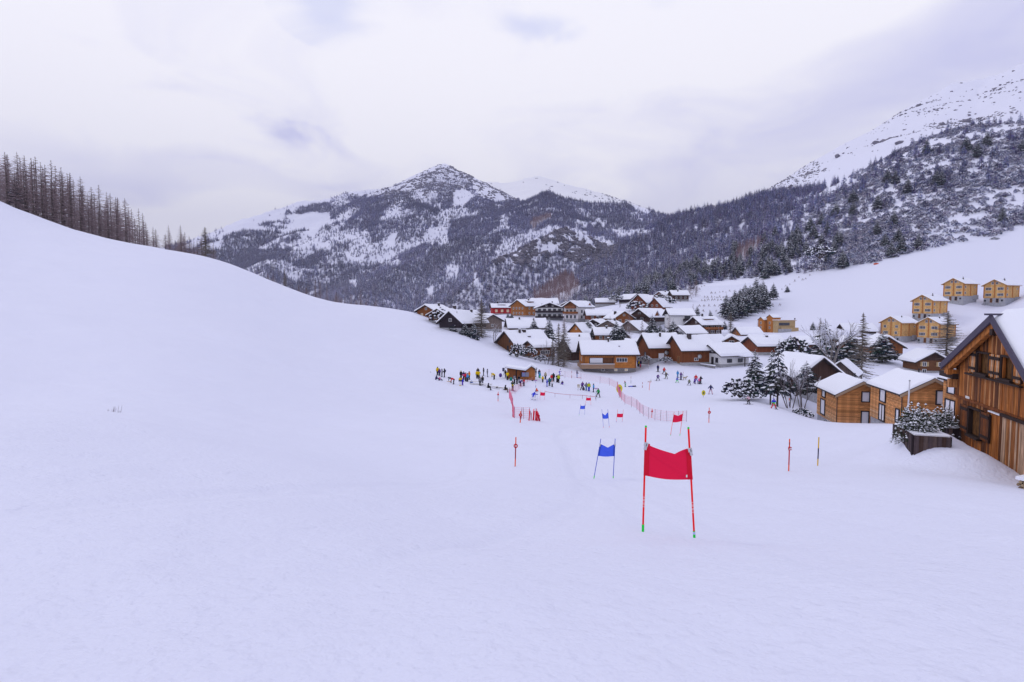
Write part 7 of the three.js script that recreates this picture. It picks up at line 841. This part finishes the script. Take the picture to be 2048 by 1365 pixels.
function person(px, py, pose, h, turn, jacket, trousers, hat, label, o = {}) {
  const P = o.d ? at(px, py, o.d) : onGround(px, py, 40, 260) || foot(px, 110); const B = bodies[pose] || (bodies[pose] = bodyOf(POSES[pose]));
  const g = thing('person', label, 'person', P, turn), s = h / 1.75; g.scale.setScalar(s);
  const col = new Float32Array(B.n * 3), pal = [C[hat], C[jacket], C[trousers], C[o.boots || 'black'], C[o.gloves || 'black'], C.skin, C[o.scarf || jacket]]; for (let v = 0; v < B.n; v++) { let t = pal[B.tagA[v]]; if (o.lower && B.tagA[v] === 1 && B.pos[v * 3 + 1] < (B.J.chest[1] + B.J.hip[1]) / 2 + 0.06) t = C[o.lower]; col.set(t, v * 3); }
  const ge = new THREE.BufferGeometry(); ge.setAttribute('position', new THREE.BufferAttribute(B.pos, 3)); ge.setAttribute('normal', new THREE.BufferAttribute(B.nor, 3)); ge.setAttribute('color', new THREE.BufferAttribute(col, 3)); part('body', ge, bodyMat, g);
  const H = B.J.head, he = part('helmet', helmetGeo, cached('cl' + hat, () => mat(C[hat], { roughness: 0.5 })), g); he.position.set(H[0], H[1] + 0.03, H[2] - 0.012); he.rotation.x = -0.25;
  const go = part('goggles', goggleGeo, blackMetal, g); go.position.set(H[0], H[1] + 0.03, H[2]); go.rotation.set(Math.PI / 2, 0, Math.PI / 2 - 1.15);
  if (o.pack) { const q = part('backpack', packGeo, cached('cl' + o.pack, () => mat(C[o.pack])), g); q.position.set(B.J.chest[0], B.J.chest[1] + 0.02, B.J.chest[2] - 0.2); }
  if (o.ski) for (const k of ['L', 'R']) { const q = part('ski', skiGeo, cached('cl' + (o.skiC || 'black'), () => mat(C[o.skiC || 'black'])), g); q.position.set(B.J['an' + k][0], 0.0, B.J['an' + k][2]); q.rotation.y = o.plough ? (k === 'L' ? -0.3 : 0.3) : 0.03; }
  if (o.board) { const q = part('snowboard', new THREE.CapsuleGeometry(0.14, 1.1, 4, 10).scale(1, 1, 0.12), cached('cl' + o.board, () => mat(C[o.board])), g); q.rotation.set(Math.PI / 2, 0, Math.PI / 2 - 0.2); q.position.y = 0.03; }
  if (o.poles) for (const k of ['L', 'R']) { const a = B.J['ha' + k]; new MB().bar(P3(a[0], a[1] + 0.1, a[2]), P3(a[0] * 1.2, 0.0, a[2] - 0.35), 0.012, 0.01, 5).build('ski_pole', metalGrey, g); }
  return g;
}
const back = Math.PI, R_ = -Math.PI / 2, L_ = Math.PI / 2;
[
  [875, 751, 'stand', 1.75, back, 'yellow', 'black', 'black', 'person in a yellow jacket furthest left of the crowd, seen from behind'],
  [879, 752, 'stand', 1.5, 0.4, 'purple', 'navy', 'navy', 'person in dark purple close beside the leftmost yellow jacket'],
  [884, 754.5, 'stand', 1.7, R_, 'grey', 'black', 'black', 'person in grey and black left of the one with a backpack'],
  [889, 755, 'arms', 1.8, R_, 'black', 'black', 'black', 'person all in black carrying a backpack at the left', { pack: 'navy' }],
  [872.5, 760, 'ground', 1.6, L_, 'navy', 'navy', 'navy', 'person in dark blue sitting on the snow at the far left'],
  [879, 761.5, 'ground', 1.45, L_, 'pink', 'navy', 'white', 'child in pink and white sitting on the snow at the far left', { lower: 'white' }],
  [907.5, 769, 'bend', 1.7, R_, 'red', 'black', 'black', 'person in a red jacket bending down beside the sledge'],
  [902.5, 766.5, 'bend', 1.6, R_, 'dgreen', 'grey', 'black', 'person in dark green bending down behind the red jacket'],
  [920.5, 772, 'stand', 1.7, 0.2, 'yellow', 'white', 'black', 'person in a yellow, black and white outfit before the left group', { lower: 'black', boots: 'yellow' }],
  [925, 771, 'stand', 1.4, 0.3, 'blue', 'violet', 'pink', 'child in blue with a pink hat beside the yellow and white outfit'],
  [922, 758.5, 'stand', 1.75, 0.5, 'black', 'black', 'lime', 'person in black with a yellow green hat at the back of the left group'],
  [927.5, 760, 'stand', 1.7, -0.4, 'navy', 'black', 'navy', 'person in dark blue in the middle of the left group', { lower: 'pink' }],
  [931.5, 763, 'stand', 1.75, -0.6, 'red', 'black', 'black', 'person in a red jacket standing in the left group'],
  [935, 764, 'stand', 1.7, -0.7, 'sky', 'black', 'black', 'person in a light blue jacket in the left group'],
  [938.5, 760, 'stand', 1.75, -0.8, 'orange', 'black', 'brown', 'person in an orange yellow jacket at the right of the left group', { lower: 'yellow' }],
  [954, 757.5, 'stand', 1.7, back, 'yellow', 'black', 'black', 'left one of two yellow jackets standing together left of the hut'],
  [957.7, 758.5, 'arms', 1.75, back, 'yellow', 'black', 'black', 'right one of two yellow jackets standing together left of the hut'],
  [955.8, 752.5, 'arms', 1.75, 0, 'black', 'black', 'black', 'person in black and white behind the two yellow jackets', { lower: 'white' }],
  [960, 771.5, 'stand', 1.65, 0.2, 'grey', 'black', 'black', 'person in grey behind the second trestle table'],
  [965, 769.5, 'stand', 1.65, -0.2, 'black', 'grey', 'black', 'person in black and grey behind the second trestle table'],
  [967.3, 752, 'stand', 1.75, R_, 'black', 'black', 'black', 'person all in black standing alone right of the yellow pair'],
  [974.7, 754.5, 'stand', 1.75, L_, 'grey', 'grey', 'navy', 'slim person in grey standing alone between the black and the yellow figure'],
  [988.5, 759.5, 'bend', 1.8, -2.2, 'yellow', 'black', 'black', 'person in a yellow jacket stooping alone on the snow'],
  [1011, 755.5, 'stand', 1.6, 0.5, 'black', 'grey', 'black', 'person in black beside the loudspeaker'],
  [1015, 760.8, 'arms', 1.75, back, 'yellow', 'black', 'brown', 'person in a yellow jacket in front of the left end of the hut'],
  [1019.5, 757, 'stand', 1.7, back, 'navy', 'black', 'black', 'person in dark blue right of the yellow jacket at the hut'],
  [1023, 756.5, 'stand', 1.7, back, 'navy', 'navy', 'black', 'person in navy at the hut door'],
  [976.5, 780.5, 'sit', 1.7, L_, 'black', 'black', 'navy', 'person in black seated sideways on the bench row'],
  [1010.5, 785, 'sit', 1.75, L_, 'black', 'brown', 'black', 'person in black seated on the right bench before the net'],
  [1025.3, 781.5, 'arms', 1.8, 0.3, 'dgreen', 'black', 'black', 'skier in dark green and yellow standing on skis by the net', { lower: 'yellow', ski: 1, boots: 'red', skiC: 'purple' }],
  [1041, 773, 'bend', 1.7, 0.6, 'purple', 'black', 'black', 'person in purple stooping before the hut counter'],
  [1048, 772.5, 'arms', 1.4, -0.7, 'red', 'black', 'black', 'child in red and black right of the stooping purple figure', { lower: 'pink' }],
  [1029, 767, 'stand', 1.6, 0.6, 'grey', 'black', 'navy', 'person in grey with a dark blue hat in the huddle before the hut'],
  [1034, 768.5, 'bend', 1.6, -0.6, 'black', 'black', 'white', 'person in black with a white hat in the huddle before the hut'],
  [1038, 766, 'stand', 1.5, 0.3, 'black', 'grey', 'black', 'short person in black directly below the hut hatch'],
  [1072, 754.5, 'stand', 1.7, R_, 'black', 'black', 'black', 'person in black at the right corner of the hut'],
  [1078.5, 755.5, 'stand', 1.75, 0.2, 'navy', 'jeans', 'black', 'person in navy and pale blue right of the hut', { lower: 'jeans' }],
  [1080, 757, 'stand', 1.2, 0.1, 'sky', 'neon', 'neon', 'child with a bright green helmet right of the hut'],
  [1085.5, 765.3, 'stand', 1.35, 0.2, 'yellow', 'black', 'teal', 'child in a yellow jacket with a teal helmet'],
  [1091, 759.5, 'stand', 1.6, -0.3, 'beige', 'navy', 'beige', 'person in beige behind the child in yellow'],
  [1094.3, 773.5, 'wide', 1.5, R_, 'blue', 'blue', 'blue', 'child all in blue beside the teal jacket'],
  [1099, 772.3, 'stand', 1.65, back, 'teal', 'dgreen', 'black', 'person in dark teal between the blue and the white child'],
  [1103, 763.5, 'stand', 1.5, 0.2, 'red', 'grey', 'green', 'person in red with a green hat behind the teal jacket'],
  [1104.5, 774.2, 'stand', 1.2, -0.3, 'white', 'black', 'orange', 'child in white with an orange helmet'],
  [1107, 763.5, 'stand', 1.8, back, 'black', 'black', 'black', 'tall person all in black right of the red jacket with a green hat'],
  [1114, 765, 'stand', 1.6, 0.4, 'black', 'black', 'pale', 'person in black with a pale hat beside the lime jacket', { lower: 'white' }],
  [1117.3, 766, 'stand', 1.75, -0.3, 'lime', 'black', 'lime', 'person in a lime yellow jacket left of the kneeling child'],
  [1119, 751.5, 'ski', 1.7, L_, 'white', 'blue', 'navy', 'skier in white and blue behind the lime jacket', { lower: 'blue', ski: 1 }],
  [1125, 769.3, 'ground', 1.4, -0.5, 'navy', 'violet', 'navy', 'child in blue and violet kneeling alone on the snow'],
  [1154, 756, 'arms', 1.75, L_, 'navy', 'jeans', 'navy', 'person in a dark top and light blue trousers behind the net', { ski: 1, skiC: 'red' }],
  [1165, 780.5, 'wide', 1.75, 0.4, 'purple', 'black', 'purple', 'man in purple with legs apart right of the folding chair'],
  [1172.6, 781.5, 'stand', 1.6, 0.2, 'grey', 'jeans', 'navy', 'person in grey and blue between the purple and the green jacket'],
  [1178, 783, 'stand', 1.75, -0.2, 'lime', 'blue', 'blue', 'person in a green jacket with blue trousers and a blue helmet', { lower: 'lime' }],
  [1187.3, 785, 'stand', 1.7, R_, 'sky', 'navy', 'navy', 'person in a bright blue jacket left of the man in green'],
  [1196.7, 795, 'wide', 1.75, -0.9, 'green', 'black', 'black', 'man in a dark green jacket beside the timing pole'],
  [1067, 800.5, 'tuck', 1.75, 2.7, 'blue', 'white', 'blue', 'racing skier in a blue jacket and white trousers beside the last gate', { ski: 1, poles: 1, boots: 'navy', skiC: 'white', plough: 0 }],
  [1278, 734, 'stand', 1.75, 0.3, 'yellow', 'black', 'black', 'person in yellow in the small group below the rust brown houses'],
  [1275.5, 733, 'stand', 1.75, 0.5, 'blue', 'black', 'navy', 'person in blue left in the small group below the rust brown houses'],
  [1281.5, 733, 'stand', 1.75, -0.3, 'navy', 'black', 'black', 'person in dark blue right in the small group below the rust brown houses'],
  [1281, 735.5, 'stand', 1.1, 0, 'pink', 'red', 'grey', 'small child in red and pink before the group below the rust brown houses'],
  [1316, 744, 'stand', 1.8, 0.2, 'navy', 'black', 'black', 'dark skier furthest back on the slope below the rust brown houses', { ski: 1 }],
  [1316, 761.8, 'wide', 1.6, 0.2, 'purple', 'navy', 'white', 'skier in dark purple with a white helmet', { ski: 1 }],
  [1251, 774, 'ski', 1.3, R_, 'dgreen', 'green', 'red', 'young snowboarder in green and red behind the yellow sign', { board: 'teal', lower: 'white' }],
  [1264.7, 774.3, 'lie', 1.5, L_, 'navy', 'blue', 'black', 'skier in blue and black lying on the snow', { ski: 0 }],
  [1328.4, 748.5, 'wide', 1.75, 0.3, 'red', 'black', 'red', 'skier in a red jacket beside the dark skier', { ski: 1 }],
  [1332.5, 758.2, 'ski', 1.6, 0.1, 'black', 'olive', 'lime', 'skier in black and yellow green below the red jacket', { ski: 1, plough: 1 }],
  [1355.5, 755.3, 'stand', 1.6, 0.1, 'sky', 'jeans', 'sky', 'skier in light blue left of the purple skier', { ski: 1 }],
  [1354.5, 765.8, 'wide', 1.2, 0, 'blue', 'neon', 'blue', 'child in blue with bright green trousers', { ski: 1 }],
  [1362, 760.2, 'arms', 1.75, 0.3, 'purple', 'navy', 'purple', 'skier in dark purple before the beige dog', { ski: 1 }],
  [1378.6, 771, 'wide', 1.3, 0, 'olive', 'black', 'olive', 'child in olive green skiing alone', { ski: 1, plough: 1 }],
  [1392, 765.2, 'wide', 1.75, -0.4, 'red', 'blue', 'red', 'skier in a red jacket with blue trousers', { ski: 1 }],
  [1390, 768, 'stand', 1.2, 0, 'violet', 'purple', 'navy', 'child in violet before the red and blue skier', { ski: 1 }],
  [1398.5, 768.7, 'stand', 1.3, 0.2, 'pink', 'black', 'pink', 'child in bright pink between two adults', { ski: 1 }],
  [1401.5, 768, 'arms', 1.75, 0.8, 'black', 'black', 'white', 'adult in black with a white helmet holding the child in pink', { ski: 1 }],
  [1421.5, 788.5, 'ski', 1.75, 2.8, 'navy', 'pale', 'black', 'skier in a dark jacket and pale pink trousers on the open slope', { ski: 1 }],
  [1498, 809, 'ski', 1.35, -1.3, 'pale', 'black', 'grey', 'child in a pale pink jacket skiing near the snowy spruces', { ski: 1, poles: 1 }],
  [1547.6, 817.5, 'wide', 1.5, 0.1, 'blue', 'red', 'blue', 'skier in blue and bright green with red trousers, near the trees', { lower: 'neon', ski: 1, plough: 1 }],
].forEach((a) => person(...a));
// the beige dog
{
  const P = onGround(1369.5, 760, 60, 200), g = thing('dog', 'beige dog standing on the snow beside the purple skier', 'dog', P, 1.2);
  const B = [[[0, 0.5, -0.28], [0, 0.5, 0.28], 0.14, 0.18, 0], [[0, 0.56, 0.28], [0, 0.74, 0.46], 0.11, 0.09, 0], [[0, 0.78, 0.5], [0, 0.75, 0.58], 0.1, 0.085, 0], [[0, 0.73, 0.6], [0, 0.7, 0.74], 0.06, 0.04, 0], [[0.07, 0.86, 0.47], [0.08, 0.78, 0.44], 0.035, 0.02, 0], [[-0.07, 0.86, 0.47], [-0.08, 0.78, 0.44], 0.035, 0.02, 0], [[0, 0.56, -0.32], [0, 0.72, -0.55], 0.05, 0.03, 0]];
  for (const s of [-1, 1]) B.push([[0.1 * s, 0.46, 0.24], [0.1 * s, 0.24, 0.22], 0.085, 0.05, 0], [[0.1 * s, 0.24, 0.22], [0.1 * s, 0.05, 0.25], 0.048, 0.05, 0], [[0.1 * s, 0.48, -0.24], [0.11 * s, 0.32, -0.16], 0.11, 0.07, 0], [[0.11 * s, 0.32, -0.16], [0.11 * s, 0.18, -0.3], 0.055, 0.04, 0], [[0.11 * s, 0.18, -0.3], [0.11 * s, 0.05, -0.25], 0.04, 0.05, 0]);
  const N = 48, mc = new MarchingCubes(N, undefined, false, false, 30000); mc.isolation = 0; const S = 1.7, ct = [0, 0.45, 0.08];
  for (let k = 0; k < N; k++) for (let j = 0; j < N; j++) for (let i = 0; i < N; i++) { const q = [i, j, k].map((v, c) => ct[c] + (v - N / 2) / (N / 2) * S / 2); let e = 0; for (const [p, w, r0, r1] of B) { const d = [0, 1, 2].map((c) => w[c] - p[c]), l = d[0] ** 2 + d[1] ** 2 + d[2] ** 2, t = clamp(((q[0] - p[0]) * d[0] + (q[1] - p[1]) * d[1] + (q[2] - p[2]) * d[2]) / l); const ds = Math.hypot(q[0] - p[0] - t * d[0], q[1] - p[1] - t * d[1], q[2] - p[2] - t * d[2]) - lerp(r0, r1, t); if (ds < 0.3) e += Math.exp(-ds * 40); } mc.field[i + j * N + k * N * N] = e > 0 ? Math.log(e) / 40 : -0.3; }
  mc.update(); const n = mc.count, p = new Float32Array(n * 3), nn = mc.normalArray.slice(0, n * 3); for (let v = 0; v < n * 3; v++) p[v] = mc.positionArray[v] * S / 2 + ct[v % 3]; const ge = new THREE.BufferGeometry(); ge.setAttribute('position', new THREE.BufferAttribute(p, 3)); ge.setAttribute('normal', new THREE.BufferAttribute(nn, 3)); part('body', ge, mat([0.42, 0.37, 0.28]), g);
}
renderer.render(scene, camera);
